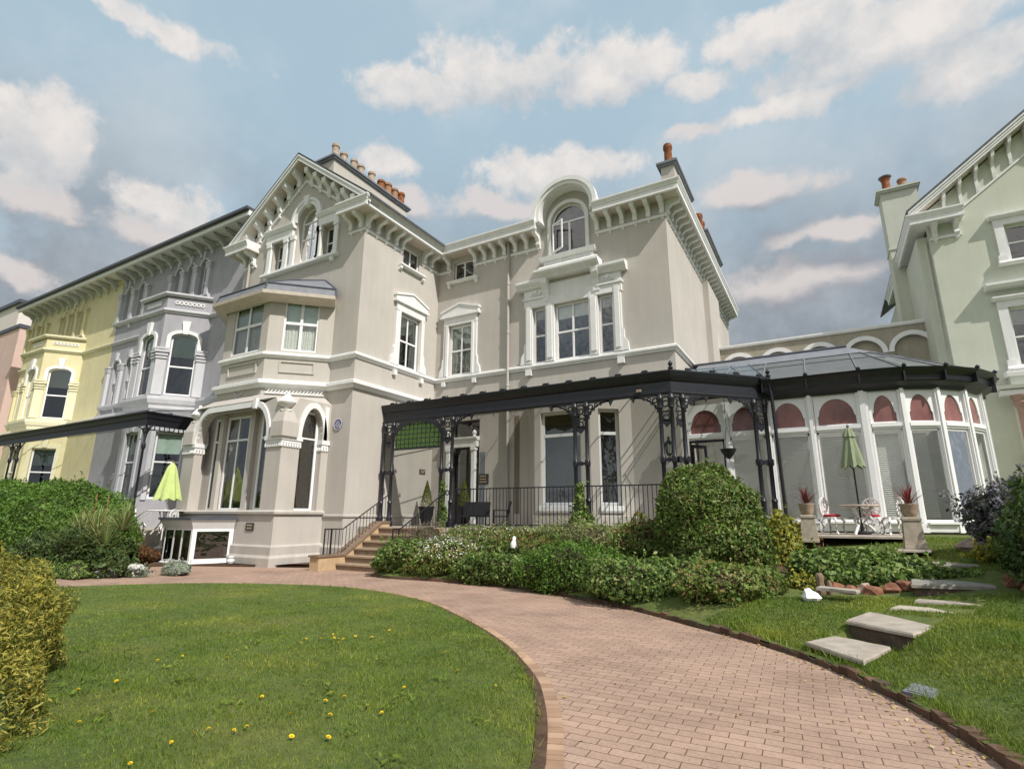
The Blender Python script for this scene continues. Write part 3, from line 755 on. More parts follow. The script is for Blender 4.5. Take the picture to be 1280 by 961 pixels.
# --- tripartite window
tri = []
for i, (a, b) in enumerate(TRI):
    tri.append(window(F_A, a, b, 8.14, 10.72, villa, cols=2 if i == 1 else 1, rows=(.5,), dep=.08, fw=.085, bar=.04, blind=('roller', .22 if i == 1 else .15, BLINDM), recess=.9))
m = MB(F_A)
for a, b in ((-11.0, -10.66), (-10.0, -9.58), (-7.93, -7.54), (-6.86, -6.52)): m.box(a, b, 0, .13, 8.14, 11.2); 
for x in (-10.83, -6.69): m.box(x-.1, x+.1, .13, .17, 8.3, 11.0)
for x in (-9.79, -7.735): m.box(x-.12, x+.12, .13, .17, 8.3, 10.7)
for sg, x in ((-1, -11.0), (1, -6.52)):
    m.prism([(x, 8.14), (x+sg*.26, 8.14), (x+sg*.22, 8.5), (x+sg*.08, 8.7), (x+sg*.07, 9.05), (x, 9.15)], 0, .12)
m.box(-11.05, -9.92, 0, .145, 10.745, 11.62); m.box(-7.62, -6.47, 0, .145, 10.745, 11.62)
m.box(-9.9, -7.64, 0, .12, 10.74, 11.1); m.box(-9.9, -7.64, 0, .05, 11.1, 11.8)
cp = lambda z, p: [(0, z), (p*.55, z), (p*.7, z+.1), (p*.95, z+.2), (p, z+.26), (p, z+.36), (0, z+.4)]
m.prof(cp(11.62, .42), -11.36, -9.95); m.prof(cp(11.62, .42), -7.55, -6.2)
m.prof(cp(11.95, .62), -10.34, -7.30)
m.box(-11.1, -9.95, .0, .2, 11.12, 11.2); m.box(-7.55, -6.42, 0, .2, 11.12, 11.2)
for x in (-9.95, -7.55):
    m.prof([(0, 10.75), (.1, 10.78), (.175, 10.95), (.175, 11.2), (.26, 11.45), (.44, 11.72), (.46, 11.95), (0, 11.95)], x-.15, x+.15)
for x in (-10.45, -7.05): m.box(x-.3, x+.3, .14, .19, 11.3, 11.34); m.prism(arc(x, 11.46, .09, 0, 360, 10)[:-1], .14, .21); m.prism(arc(x-.2, 11.42, .06, 0, 360, 8)[:-1], .14, .19); m.prism(arc(x+.2, 11.42, .06, 0, 360, 8)[:-1], .14, .19)
# plinth for dormer sill
m.prof([(0, 12.35), (.42, 12.35), (.36, 12.5), (.28, 12.55), (0, 12.55)], -10.2, -7.45)
m.box(-10.02, -7.62, 0, .2, 12.55, 12.82)
for i in range(22): x = -9.98+i*.107; m.box(x, x+.05, .2, .23, 12.62, 12.76)
m.prof([(0, 12.82), (.24, 12.82), (.34, 12.9), (.36, 13.0), (-.1, 13.08)], -10.18, -7.5)
for x in (-10.85, -6.62): m.box(x-.14, x+.14, 0, .16, 7.62, 7.88)
m.build('window_surround', WHITE, villa)
# dormer window
dw = window(F_A, -9.7, -8.0, 13.1, 15.57, villa, rise=.85, cols=2, rows=(), dep=.12, fw=.09, bar=.05, recess=.9)
m = MB(F_A); m.ring([(-9.86, 13.08)]+arc(-8.85, 14.72, 1.01, 180, 0, 20, 1.01)+[(-7.84, 13.08)], [(-9.7, 13.08)]+arc(-8.85, 14.72, .85, 180, 0, 20, .85)+[(-8.0, 13.08)], 0, .08); m.build('surround', WHITE, dw, smooth=True)
m = MB(Frame(-9.6, YA-.05, R(-28))); 
for a, b, c, d in ((0, .07, 13.2, 14.62), (.66, .73, 13.2, 14.62), (.07, .66, 13.2, 13.28), (.07, .66, 14.54, 14.62)): m.box(a, b, 0, .05, c, d)
m.build('open_casement', WHITEF, dw)

# --- ground floor canted bay of main block, behind the verandah
GB = [(-10.95, YA), (-10.15, 19.5), (-7.72, 19.5), (-6.35, YA)]
GBh = {0: None, 1: (.28, 2.06), 2: (.34, 1.16)}
m = MB()
for i, (a, b) in enumerate(zip(GB[:-1], GB[1:])):
    f = fr2(a, b); L = math.dist(a, b); h = GBh[i]
    m.fr = f; m.wall([(0, .9), (L, .9), (L, 6.3), (0, 6.3)], [rect(h[0], h[1], 2.0, 5.72)] if h else [], .3)
    if h:
        w = window(f, h[0], h[1], 2.0, 5.72, villa, rows=(.745,), cols=1, dep=.16, fw=.11, bar=.06, recess=.9,
                   blind=('venetian', 1.0, noisy('blind_slats_%d' % i, (.6, .6, .57) if i == 1 else (.62, .59, .5), .05)), sill=(.04, .12, .26), feet=False)
        q = MB(f); zz = 5.38; n = 12; s0, s1 = h[0]+.11, h[1]-.11
        q.prism([(s0, 5.6)]+[(s0+(s1-s0)*k/(n*2), 5.22-(.06 if k % 2 else 0)) for k in range(n*2+1)]+[(s1, 5.6)], -.26, -.25); q.build('pelmet', CURTD, w)
m.build('bay_wall', STUCCO, villa)
m = MB(); m.plan(GB, 6.31, 6.42); m.build('bay_roof', LEAD, villa)
m = MB(); m.sweep(GB, [(0, 1.0), (.06, 1.0), (.06, 1.62), (0, 1.66)]); m.build('plinth', STUCCO_D, villa, split=True)
# --- entrance door
w = MB(F_A)
w.box(DOOR[0], DOOR[1], -.3, -.2, 4.86, 4.98); w.box(DOOR[0], DOOR[0]+.09, -.3, -.2, 1.2, 5.93); w.box(DOOR[1]-.09, DOOR[1], -.3, -.2, 1.2, 5.93)
w.box(DOOR[0]+.09, DOOR[1]-.09, -.3, -.2, 5.85, 5.93)
dr = w.build('door', BRONZE, villa)
w = MB(F_A); w.box(-14.88, -13.56, -.28, -.24, 1.22, 4.85); w.build('door_leaf', noisy('dark_door', (.02, .022, .02), .2, 5, .3), dr)
w = MB(F_A)
for a, b, c, d in ((-14.75, -14.3, 2.6, 4.6), (-14.12, -13.68, 2.6, 4.6)): w.add([(a, -.236, c), (b, -.236, c), (b, -.236, d), (a, -.236, d)], [(0, 1, 2, 3)])
w.add([(-14.9, -.25, 5.0), (-13.55, -.25, 5.0), (-13.55, -.25, 5.84), (-14.9, -.25, 5.84)], [(0, 1, 2, 3)]); w.build('pane', GLASS, dr)
w = MB(F_A); w.box(DOOR[0], DOOR[1], -.6, -.5, 1.2, 5.93); w.build('dark_backing', DARK, dr)
w = MB(F_A)
for x in (-15.06, -13.66): 
    w.lathe_ = None; w.box(x-.1, x+.1, 0, .22, 1.2, 1.5); w.box(x-.085, x+.085, .02, .20, 1.5, 4.5); w.box(x-.12, x+.12, 0, .24, 4.5, 4.66)
w.box(-15.22, -13.48, 0, .22, 4.66, 4.95); w.prof([(0, 4.95), (.2, 4.95), (.3, 5.04), (.3, 5.1), (0, 5.14)], -15.28, -13.44)
w.build('door_surround', WHITE, dr)
w = MB(F_A); w.lathe(-13.62, .15, [(.09, 5.12), (.05, 5.18), (.1, 5.26), (.1, 5.32), (.02, 5.42)], 10); w.lathe(-15.1, .15, [(.09, 5.12), (.05, 5.18), (.1, 5.26), (.1, 5.32), (.02, 5.42)], 10); w.build('door_finial', WHITE, dr)
w = MB(F_A); w.box(-13.40, -13.12, 0, .015, 1.3, 4.4); w.build('side_light', LEADP, dr)
# flat strip beside bay, niche shade put into its brown colour
w = MB(F_A); w.box(-11.62, -11.36, .003, .008, 1.7, 5.9); w.build('niche_shade_strip', noisy('niche_shade_brown', (.22, .18, .13), .1), villa)
# downpipes
w = MB(F_A); w.tube([(-11.92, .12, 14.3), (-11.92, .12, 7.0), (-11.92, .12, 1.3)], .065, 10)
for z in (9.8, 12.2, 7.3): w.lathe(-11.92, .12, [(.085, z-.05), (.09, z), (.085, z+.05)], 10)
w.build('downpipe', STUCCO_D, villa, smooth=True)
w = MB(); w.tube([(XL+.55, YW-.12, 14.2), (XL+.55, YW-.12, 11.0)], .06, 8); w.build('downpipe', STUCCO_D, villa, smooth=True)
# chimney stacks
def stack(parent, x0, x1, y0, y1, z0, z1, pots, mat=STUCCO, capm=None):
    m = MB(); m.box(x0, x1, y0, y1, z0, z1); c = m.build('chimney_stack', mat, parent)
    m = MB(); e = .11; m.box(x0-e, x1+e, y0-e, y1+e, z1, z1+.10); m.box(x0-e*1.6, x1+e*1.6, y0-e*1.6, y1+e*1.6, z1+.10, z1+.2); m.build('chimney_cap', capm or LEADP, c)
    for (x, y, h, r_, mt) in pots:
        m = MB(); z = z1+.2; m.lathe(x, y, [(r_*1.15, z), (r_*1.2, z+.08), (r_, z+.14), (r_*.92, z+h*.75), (r_*1.12, z+h*.8), (r_*1.12, z+h*.9), (r_, z+h), (r_*.7, z+h), (r_*.7, z+h-.15)], 12); m.build('chimney_pot', mt, c, smooth=True)
    return c
stack(villa, -20.55, -19.55, 16.0, 21.5, 15, 18.95, [(-19.75, 16.2, 0.82, .18, TERRA2), (-19.75, 16.75, 0.65, .19, TERRA2), (-19.75, 17.45, 0.71, .18, TERRA2), (-19.75, 17.95, 0.68, .19, TERRA2), (-19.75, 18.75, 0.75, .19, TERRA2), (-19.75, 19.5, 0.68, .21, RUST), (-19.75, 20.05, 0.82, .21, TERRA), (-19.75, 20.6, 0.78, .21, TERRA), (-19.75, 21.15, 0.82, .21, RUST)])
stack(villa, -5.02, -4.42, 22.5, 26.0, 14.6, 17.35, [(-4.72, 22.85, 1.15, .19, RUST), (-4.68, 23.5, .75, .20, RUST)])
stack(villa, -5.0, -4.35, 29.5, 34.3, 14.6, 17.25, [(-4.7, 29.9, 1.3, .2, RUST), (-4.7, 30.5, 1.1, .2, RUST), (-4.7, 31.1, .9, .2, RUST)])

# plaques and signs (things fixed to the wall)
def plaque_round(f, s, z, r_):
    o = f(s, 0, z); t_ = thing('wall_plaque', 'round blue plaque on the left wing wall near its corner', 'plaque', o)
    m = MB(f); m.prism(arc(s, z, r_, 0, 360, 28)[:-1], 0, .03); m.build('disc', BLUE, t_)
    m = MB(f); m.ring(arc(s, z, r_, 0, 360, 28)[:-1], arc(s, z, r_*.9, 0, 360, 28)[:-1], .03, .04, True); m.build('rim', WHITE, t_)
    m = MB(f)
    for i, wd in enumerate((.5, .9, 1.1, 1.2, 1.0, .7)):
        zz = z+r_*(.55-i*.22); x = s-wd*r_*.55
        while x < s+wd*r_*.5:
            l = random.uniform(.03, .08); m.box(x, x+l, .03, .034, zz-.018, zz+.018); x += l+.025
    m.build('lettering', GREYTR, t_)
plaque_round(F_W, -16.79, 5.16, .23)
def plate(f, s0, s1, z0, z1, label, rows=2, mat=BRONZE):
    t_ = thing('wall_sign', label, 'sign', f((s0+s1)/2, 0, (z0+z1)/2))
    m = MB(f); m.box(s0, s1, 0, .03, z0, z1); m.build('board', mat, t_)
    m = MB(f); n = rows
    for i in range(n):
        zz = z1-(z1-z0)*(i+.8)/(n+.6); x = s0+(s1-s0)*.18
        while x < s1-(s1-s0)*.2: l = random.uniform(.04, .09); m.box(x, x+l, .03, .033, zz-.02, zz+.02); x += l+.03
    m.build('lettering', GOLDL, t_)
plate(F_A, -13.47, -12.92, 2.98, 3.42, 'dark rectangular sign with pale lettering beside the entrance door', 3)
plate(S_W, 19.55, 19.95, 3.47, 3.68, 'small dark plate on the sunlit wing wall left of the entrance')
plate(FRONT(GY), -18.75, -18.3, 1.05, 1.32, 'small dark nameplate low on the loggia pier above the plinth', 2)

# ------------------------------------------------------------------ VERANDAH
ver = thing('verandah', 'black cast iron verandah with glazed roof and slender columns along the villa front', 'verandah', (-10, 17, 1.2))
VY = 17.0; VC = (-3.95, VY); VE = (-1.35, 19.6)
vp = [(XW+.02, VY), VC, VE]
m = MB()
m.sweep(vp, [(-.1, 5.40), (.02, 5.40), (.04, 5.46), (.0, 5.5), (.0, 5.82), (.05, 5.86), (.09, 5.92), (.12, 5.98), (.17, 6.12), (.17, 6.16), (.05, 6.16), (.04, 6.02), (-.1, 6.0)]); m.build('fascia', IRON, ver)
m = MB(Frame(0, VY, 0))
for i in range(14):
    x = XW+.6+i*.9
    if x < -4: m.lathe(x, -.1, [(.03, 6.16), (.06, 6.2), (.05, 6.24), (.02, 6.3)], 8); m.prism([(x-.12, 6.17), (x+.12, 6.17), (x+.07, 6.23), (x-.07, 6.23)], .1, .16)
m.fr = fr2(VC, VE)
for i in range(4): m.box(.5+i*.9, .68+i*.9, .08, .15, 6.17, 6.25)
m.fr = WORLD
for x, y in (VC, VE): m.lathe(x+.05, y-.1, [(.06, 6.16), (.09, 6.22), (.04, 6.28), (.08, 6.36), (.02, 6.46)], 10)
m.build('cresting', IRON, ver, smooth=True, split=True)
# glazed roof: bars + glass
m = MB()
zf = lambda y: 6.14+(y-VY)*.24
n = 7
for i in range(n+1):
    x = XW+.08+(VC[0]-XW-.1)*i/n
    m.add([(x-.012, VY, 6.11), (x+.012, VY, 6.11), (x+.012, YA, 6.92), (x-.012, YA, 6.92), (x-.012, VY, 6.14), (x+.012, VY, 6.14), (x+.012, YA, 6.95), (x-.012, YA, 6.95)],
          [(0, 3, 2, 1), (4, 5, 6, 7), (0, 1, 5, 4), (1, 2, 6, 5), (2, 3, 7, 6), (3, 0, 4, 7)])
for i in range(5):
    t_ = i/4; x = VC[0]+(VE[0]-VC[0])*t_; y = VC[1]+(VE[1]-VC[1])*t_
    m.tube([(x, y, 6.12), (-4.35+2.4*t_, 20.4, 6.93)], .025, 6)
m.build('glazing_bar', IRON, ver)
m = MB(); m.add([(XW+.03, VY, 6.13), (VC[0], VY, 6.13), (-4.0, YA-.02, 6.94), (XW+.03, YA-.02, 6.94), (VE[0], VE[1], 6.13), (-1.9, YA-.02, 6.94)], [(0, 1, 2, 3), (1, 4, 5, 2)]); m.build('roof_glass', ROOFGL, ver)
m = MB(F_A); m.box(XW+.1, -6.45, 0.16, .24, 6.84, 6.95); m.build('wall_plate', IRON, ver)
def column(x, y, z0=1.16, zt=5.42):
    m = MB(); a = .068
    m.lathe(x, y, [(.16, z0), (.16, z0+.22), (.12, z0+.26), (.13, z0+.34), (.09, z0+.42), (.085, z0+.9), (.105, z0+.95), (.085, z0+1.0), (a, z0+1.05), (a, 3.2), (.09, 3.24), (.10, 3.33), (.09, 3.42), (a, 3.46), (a*.92, 4.95), (.085, 4.98), (.075, 5.03), (.09, 5.12), (.10, 5.2), (.115, 5.24), (.115, 5.30), (.09, 5.34), (.09, zt)], 12)
    return m.build('column', IRON, ver, smooth=True)
COLS = [(-15.98, VY), (-15.5, VY), (-12.95, VY), (-12.45, VY), (-7.28, VY), (-6.85, VY), (-4.32, VY-.02), (-3.97, VY-.0), (-3.68, VY+.27), (-1.80, 19.15), (-1.5, 19.45)]
for x, y in COLS: column(x, y)
def scroll_bracket(f, s, sg, zt=5.40, w=.85, h=.72):
    """cast spandrel: a quarter-curve with scrolls, running from the column out under the fascia"""
    m = MB(f); t_ = .02
    ou = [(s+sg*w*(1-cos(R(a))), zt-h+h*sin(R(a))) for a in range(0, 91, 9)]
    inn = [(s+sg*(w*(1-cos(R(a)))+.055*cos(R(a))), zt-h+h*sin(R(a))-.05*sin(R(a))) for a in range(0, 91, 9)]
    m.ring(ou, inn, -t_, t_)
    m.box(min(s, s+sg*(w+.12)), max(s, s+sg*(w+.12)), -t_, t_, zt-.05, zt)
    m.box(min(s, s+sg*.04), max(s, s+sg*.04), -t_, t_, zt-h-.1, zt)
    m.prism([(s+sg*(w+.10), zt-.05), (s+sg*(w-.04), zt-.05), (s+sg*(w+.02), zt-.2)], -t_*1.2, t_*1.2)
    for k, (u, v, r_) in enumerate(((.16, .17, .10), (.36, .12, .075), (.52, .10, .045), (.12, .38, .07), (.09, .53, .04), (.27, .27, .05))):
        c = (s+sg*u, zt-v); m.ring(arc(*c, r_, 0, 360, 12)[:-1], arc(*c, r_*.55, 0, 360, 12)[:-1], -t_, t_, True)
    m.build('spandrel_bracket', IRON, ver)
fV = Frame(0, VY, 0); fD = fr2(VC, VE)
for s, sg in ((-15.5, 1), (-12.95, -1), (-12.45, 1), (-7.28, -1), (-6.85, 1), (-4.32, -1)): scroll_bracket(fV, s, sg)
scroll_bracket(fD, .38, 1); scroll_bracket(fD, 3.04, -1)
def fret(f, s0, s1, z0=4.45, zt=5.4):
    m = MB(f); t_ = .018; c = (s0+s1)/2
    for z in (zt-.08, zt-.55, z0+.12): m.box(s0, s1, -t_, t_, z-.03, z+.03)
    for z in (zt-.3, zt-.75):
        m.ring(arc(c, z, .12, 0, 360, 12)[:-1], arc(c, z, .075, 0, 360, 12)[:-1], -t_, t_, True)
        for a in (45, 135, 225, 315): m.tube([(c+.11*cos(R(a)), 0, z+.11*sin(R(a))), (c+(s1-c)*cos(R(a))*1.4, 0, z+.25*sin(R(a))/.7)], .018, 5)
    m.prism([(s0, z0+.1), (s1, z0+.1), (c, z0-.12)], -t_, t_)
    for x in (s0+.03, s1-.03): m.prism([(x-.03, z0+.2), (x+.03, z0+.2), (x, z0-.05)], -t_*1.3, t_*1.3)
    # collar link at mid height
    m.prism(arc(c, 3.33, .075, 0, 360, 12)[:-1], -.03, .03); m.box(s0, s1, -.02, .02, 3.29, 3.37)
    for x in (s0, s1): m.box(x-.05, x+.05, -.11, .11, 3.24, 3.42)
    m.build('fretwork', IRON, ver)
for a, b in ((-15.98, -15.5), (-12.95, -12.45), (-7.28, -6.85), (-4.32, -3.97)): fret(fV, a, b)
fret(fD, .12, .42); fret(fD, 3.04, 3.46)
# trellis panel between first columns, with green screen behind
m = MB(fV)
ax = arc(-14.22, 4.62, 1.22, 0, 180, 18, .72)
def inside(x):
    u = (x+14.22)/1.22
    return 4.62+.72*math.sqrt(max(0, 1-u*u))
for i in range(11):
    x = -15.3+i*.216
    m.box(x-.013, x+.013, -.012, .012, 4.28, inside(x))
for i in range(5):
    z = 4.45+i*.2; hw = 1.2 if z < 4.62 else 1.22*math.sqrt(max(0, 1-((z-4.62)/.72)**2))
    m.box(-14.22-hw, -14.22+hw, -.016, .016, z-.013, z+.013)
m.box(-15.45, -13.0, -.035, .035, 4.22, 4.30)
m.build('trellis', IRON, ver)
m = MB(fV); m.prism([(-15.4, 4.3), (-13.04, 4.3)]+ax, -.06, -.045); m.build('trellis_backing', GREENP, ver)
m = MB(fV); m.ring(arc(-14.22, 4.62, 1.5, 0, 180, 18, .86), arc(-14.22, 4.62, 1.22, 0, 180, 18, .72), -.03, .03); m.build('trellis_arch', IRON, ver)
# hooks and lamps under the fascia, pendant lamp by the corner
for x in (-11.3, -10.55, -9.8, -9.0, -8.2):
    m = MB(fV); m.tube([(x, .02, 5.42), (x, .03, 5.25), (x+.03, .05, 5.22)], .012, 6); m.build('hook', IRON, ver)
m = MB(fV); m.box(-5.05, -4.9, .02, .09, 5.55, 5.63); m.build('fascia_plate', TERRA2, ver)
w = MB(); w.tube([(-1.28, 19.3, 6.0), (-1.24, 19.32, 5.4), (-1.2, 19.35, 1.3)], .055, 10); w.build('downpipe', IRON, ver, smooth=True)

# terrace floor under verandah (structure)
m = MB(); m.plan([(XW+.05, 15.95), (-12.4, 15.95), (-12.4, 16.85), (-4.1, 16.85), (-1.6, 19.3), (-1.6, YA-.01), (XW+.05, YA-.01)], .2, 1.18); kind(m.build('verandah_floor', FLAG), 'structure')

# railing along the terrace
rail = thing('terrace_railing', 'black iron railing along the verandah edge above the shrub bed', 'railing', (-8, 16.8, 1.18))
m = MB(fV); m.box(-12.3, -4.4, -.02, .02, 2.56, 2.60); m.build('top_rail', IRON, rail)
m = MB(fV); m.box(-12.3, -4.4, -.015, .015, 1.28, 1.32); m.build('bottom_rail', IRON, rail)
bar0 = MB(); bar0.tube([(0, 0, 0), (0, 0, 1.38)], .014, 6)
b0 = bar0.build('bar', IRON, None, loc=(0, 0, 0)); b0.parent = rail; b0.location = Vector((-12.25, VY, 1.2))-rail.location
for x in frange(-12.25, -4.45, 56)[1:]: dupe(b0, Vector((x, VY, 1.2))-rail.location, rail)

# ------------------------------------------------------------------ CONSERVATORY
con = thing('conservatory', 'white conservatory with red half-round panels, curved end and black fascia', 'conservatory', (0, 21, 1.3))
CY, CX, CR = 19.7, 1.24, 3.5
cpath = [(-4.16, CY), (-2.78, CY), (-1.49, CY), (-.2, CY), (CX, CY)]
for i in range(1, 7): a = R(-90+i*17); cpath.append((CX+CR*cos(a), CY+CR+CR*sin(a)))
for i, (x, y) in enumerate(cpath):
    if i == 0: continue
    d = R(-90) if i <= 4 else R(-90+(i-4)*17)
    f = Frame(x, y, d+PI/2); m = MB(f)
    wd = .15 if i in (4,) else .095
    m.box(-wd, wd, -.12, .06, 1.42, 5.5); m.box(-wd*.5, wd*.5, .06, .10, 1.5, 5.45); m.box(-wd*1.3, wd*1.3, -.12, .12, 1.2, 1.46)
    m.build('post', WHITEF, con)
VB = noisy('conservatory_slats', (.84, .84, .80), .05)
_t = VB.node_tree; _tl = _t.nodes.new('ShaderNodeBsdfTranslucent'); _tl.inputs['Color'].default_value = (.8, .8, .76, 1); _mx = _t.nodes.new('ShaderNodeMixShader'); _mx.inputs[0].default_value = .4
_t.links.new(_t.nodes['Principled BSDF'].outputs[0], _mx.inputs[1]); _t.links.new(_tl.outputs[0], _mx.inputs[2]); _t.links.new(_mx.outputs[0], _t.nodes['Material Output'].inputs[0])
for i in range(len(cpath)-1):
    a, b = cpath[i], cpath[i+1]; f = fr2(a, b); L = math.dist(a, b); g = .1 if i != 3 else .12
    s0, s1 = g, L-g
    if i == 4: s0 = .16
    c = (s0+s1)/2; r_ = (s1-s0)/2-.08
    m = MB(f)
    lp = [(c-r_, 4.46), (c+r_, 4.46), (c+r_, 4.72), (c+r_-.035, 4.76)]+arc(c, 4.72, r_-.035, 5, 175, 16, .56)+[(c-r_+.035, 4.76), (c-r_, 4.72)]
    m.wall(rect(s0, s1, 4.42, 5.48), [lp], .06); pn = m.build('lunette_panel', WHITEF, con)
    m = MB(f); m.add([(u, -.035, z) for u, z in lp], [list(range(len(lp)))]); m.build('red_pane', REDGL, pn)
    m = MB(f); m.box(s0, s1, -.1, .09, 4.30, 4.42); m.box(s0, s1, -.1, .05, 4.24, 4.30); m.build('transom', WHITEF, con)
    if i == 0:   # open glazed door under the first lunette
        m = MB(f)
        m.box(s0, s0+.06, -.08, .02, 1.2, 4.22); m.box(s1-.06, s1, -.08, .02, 1.2, 4.22); m.box(s0, s1, -.08, .02, 4.14, 4.22)
        dd = m.build('door', IRON, con)
        m = MB(Frame(*f(s0+.07, -.02, 0)[:2], R(58)))
        for q in ((0, .09, 1.25, 4.1), (.62, .71, 1.25, 4.1), (.09, .62, 3.98, 4.1), (.09, .62, 1.25, 1.6)): m.box(q[0], q[1], -.025, .025, q[2], q[3])
        m.build('door_leaf', IRON, dd)
        m = MB(f); m.add([(s0+.4, -.05, 1.3), (s1-.06, -.05, 1.3), (s1-.06, -.05, 4.1), (s0+.4, -.05, 4.1)], [(0, 1, 2, 3)]); m.build('pane', GLASSC, dd)
        continue
    m = MB(f)
    m.box(s0, s0+.045, -.07, .0, 1.5, 4.24); m.box(s1-.045, s1, -.07, 0, 1.5, 4.24); m.box(s0, s1, -.07, 0, 1.48, 1.56); m.box(s0, s1, -.07, 0, 4.16, 4.24)
    w = m.build('window', WHITEF, con)
    m = MB(f); m.add([(s0, -.03, 1.5), (s1, -.03, 1.5), (s1, -.03, 4.2), (s0, -.03, 4.2)], [(0, 1, 2, 3)]); m.build('pane', GLASSC, w)
    m = MB(f); m.prof([(-.1, 1.22), (.1, 1.22), (.12, 1.42), (.2, 1.44), (.2, 1.49), (-.1, 1.5)], s0, s1); m.build('sill', WHITE, w)
    m = MB(f); z = 4.05; w0, w1 = s0+.08, s1-.08
    if i == 5: w1 = s0+(s1-s0)*.68
    while z > 1.6: m.add([(w0, -.17, z), (w1, -.17, z), (w1, -.20, z+.05), (w0, -.20, z+.05)], [(0, 1, 2, 3)]); z -= .062
    m.build('blind', VB, w)
m = MB()
m.sweep(cpath[2:], [(-.1, 5.42), (.08, 5.42), (.10, 5.5), (.12, 5.52)]+[(.3, 5.62), (.34, 5.66), (.36, 5.80), (.40, 5.84), (.50, 5.95), (.54, 6.02), (.44, 6.02), (.40, 5.96), (-.1, 5.96)]); m.build('fascia', IRON, con)
m = MB()
for i, (x, y) in enumerate(cpath):
    if i < 2: continue
    d = R(-90) if i <= 4 else R(-90+(i-4)*17)
    f = Frame(x, y, d+PI/2); m.fr = f; m.box(-.02, .02, .30, .47, 5.62, 5.97); m.lathe(0, .52, [(.05, 6.02), (.07, 6.07), (.02, 6.13)], 8)
m.fr = WORLD; m.build('gutter_bracket', IRON, con)
# roof: glass slope with bars up to a lead flashing and ridge
rid = lambda i: (cpath[i][0], 23.0) if i <= 4 else (CX+.0, CY+CR)
def rp(i, t_):
    d = R(-90) if i <= 4 else R(-90+(i-4)*17)
    ex, ey = cpath[i][0]+cos(d)*.46, cpath[i][1]+sin(d)*.46
    x2, y2 = (cpath[i][0], 23.2) if i <= 4 else (CX, CY+CR)
    return (ex+(x2-ex)*t_, ey+(y2-ey)*t_, 5.98+1.86*t_)
m = MB(); n = len(cpath)
for i in range(n-1):
    p = [rp(i, 0), rp(i+1, 0), rp(i+1, .72), rp(i, .72)]; m.add(p, [(0, 1, 2, 3)])
m.build('roof_glass', FROST, con)
m = MB()
for i in range(n): m.tube([tuple(Vector(rp(i, 0))+Vector((0, 0, .02))), tuple(Vector(rp(i, .74))+Vector((0, 0, .02)))], .022, 6)
for t_ in (0.02, .5): m.tube([tuple(Vector(rp(i, t_))+Vector((0, 0, .02))) for i in range(n)], .018, 6)
m.build('glazing_bar', LEADP, con)
m = MB()
for i in range(n-1): 
    u = Vector((0, 0, .03)); a, b = Vector(rp(i, .70)), Vector(rp(i+1, .70)); c, d = Vector(rp(i+1, 1)), Vector(rp(i, 1))
    m.add([tuple(q+u) for q in (a, b, c, d)], [(0, 1, 2, 3)])
m.add([(-4.45, 23.2, 7.86), (CX, 23.2, 7.86), (4.7, 23.3, 6.0), (4.7, 29.6, 6.0), (CX, 29.6, 7.8), (-4.45, 29.6, 7.8)], [(0, 1, 4, 5), (1, 2, 3, 4)])
m.build('lead_roof', LEADP, con)
m = MB(); m.tube([(-4.4, 23.2, 7.9), (CX, 23.2, 7.9), rp(6, .0)], .05, 6) if False else m.tube([(-4.4, 23.2, 7.9), (CX, 23.2, 7.9)], .06, 6); m.build('ridge', LEAD, con)
m = MB(); m.box(-4.4, 4.7, 23.35, 29.6, -.3, 5.95); m.box(-4.45, 4.75, 23.3, 23.5, 1, 6.4); m.build('back_wall', ROOMLT, con)
m = MB(); m.plan([(x, y+.02) for x, y in cpath]+[(4.7, 23.3), (-4.16, 23.3)], .3, 1.2); m.build('floor', FLAG, con)

# arcaded parapet wall behind
arcw = thing('arcade_wall', 'beige parapet wall with white arch mouldings linking villa and green house', 'wall', (0.3, 30, 0))
m = MB(FRONT(30)); cs = [4.2-1.88*i for i in range(5)]
m.wall([(-4.45, 0), (5.2, 0), (5.2, 10.42), (-4.45, 10.42)], [[(c-.72, 8.4), (c+.72, 8.4), (c+.72, 9.2)]+arc(c, 9.2, .72, 0, 180, 16)[1:-1]+[(c-.72, 9.2)] for c in cs], .4); m.build('wall', ARCST, arcw)
m = MB(FRONT(30)); m.box(-4.4, 5.15, -.39, -.16, 5, 10.3); m.build('recess_panel', ARCST, arcw)
m = MB(FRONT(30)); m.prof([(-.45, 10.42), (.08, 10.42), (.12, 10.5), (.12, 10.58), (-.45, 10.62)], -4.45, 5.16); m.build('coping', WHITE, arcw)
for c in cs:
    m = MB(FRONT(30)); m.ring(arc(c, 9.2, .93, 0, 180, 20), arc(c, 9.2, .72, 0, 180, 20), -.06, .09); m.build('arch_moulding', WHITE, arcw, smooth=True)

# ------------------------------------------------------------------ GREEN HOUSE on the right
gh = thing('green_house', 'pale green stuccoed gabled house with white trim at the right edge', 'house', (9, 30, 0))
GX, GYY, gax = 5.19, 28.0, 9.9
f = FRONT(GYY)
gw1 = (7.66, 9.0, 11.95, 13.55); gw2 = (7.22, 9.2, 7.5, 9.97)
m = MB(f); gzz = lambda x: 18.44-.755*abs(x-gax)
m.wall([(GX, -.5), (14.6, -.5), (14.6, gzz(14.6)), (gax, gzz(gax)), (GX, gzz(GX))], [rect(*gw1), rect(*gw2)], .4); m.build('wall', GREENST, gh)
m = MB(SIDE(GX)); m.box(GYY+.4, 42, -.4, 0, -.5, 13.9); m.build('wall', GREENST, gh)
m = MB(); m.box(14.2, 14.6, GYY+.41, 42, -.5, 14); m.box(GX, 14.6, 41.6, 42, -.5, 14); m.build('wall', GREENST, gh)
yb = GYY-.62
m = MB()
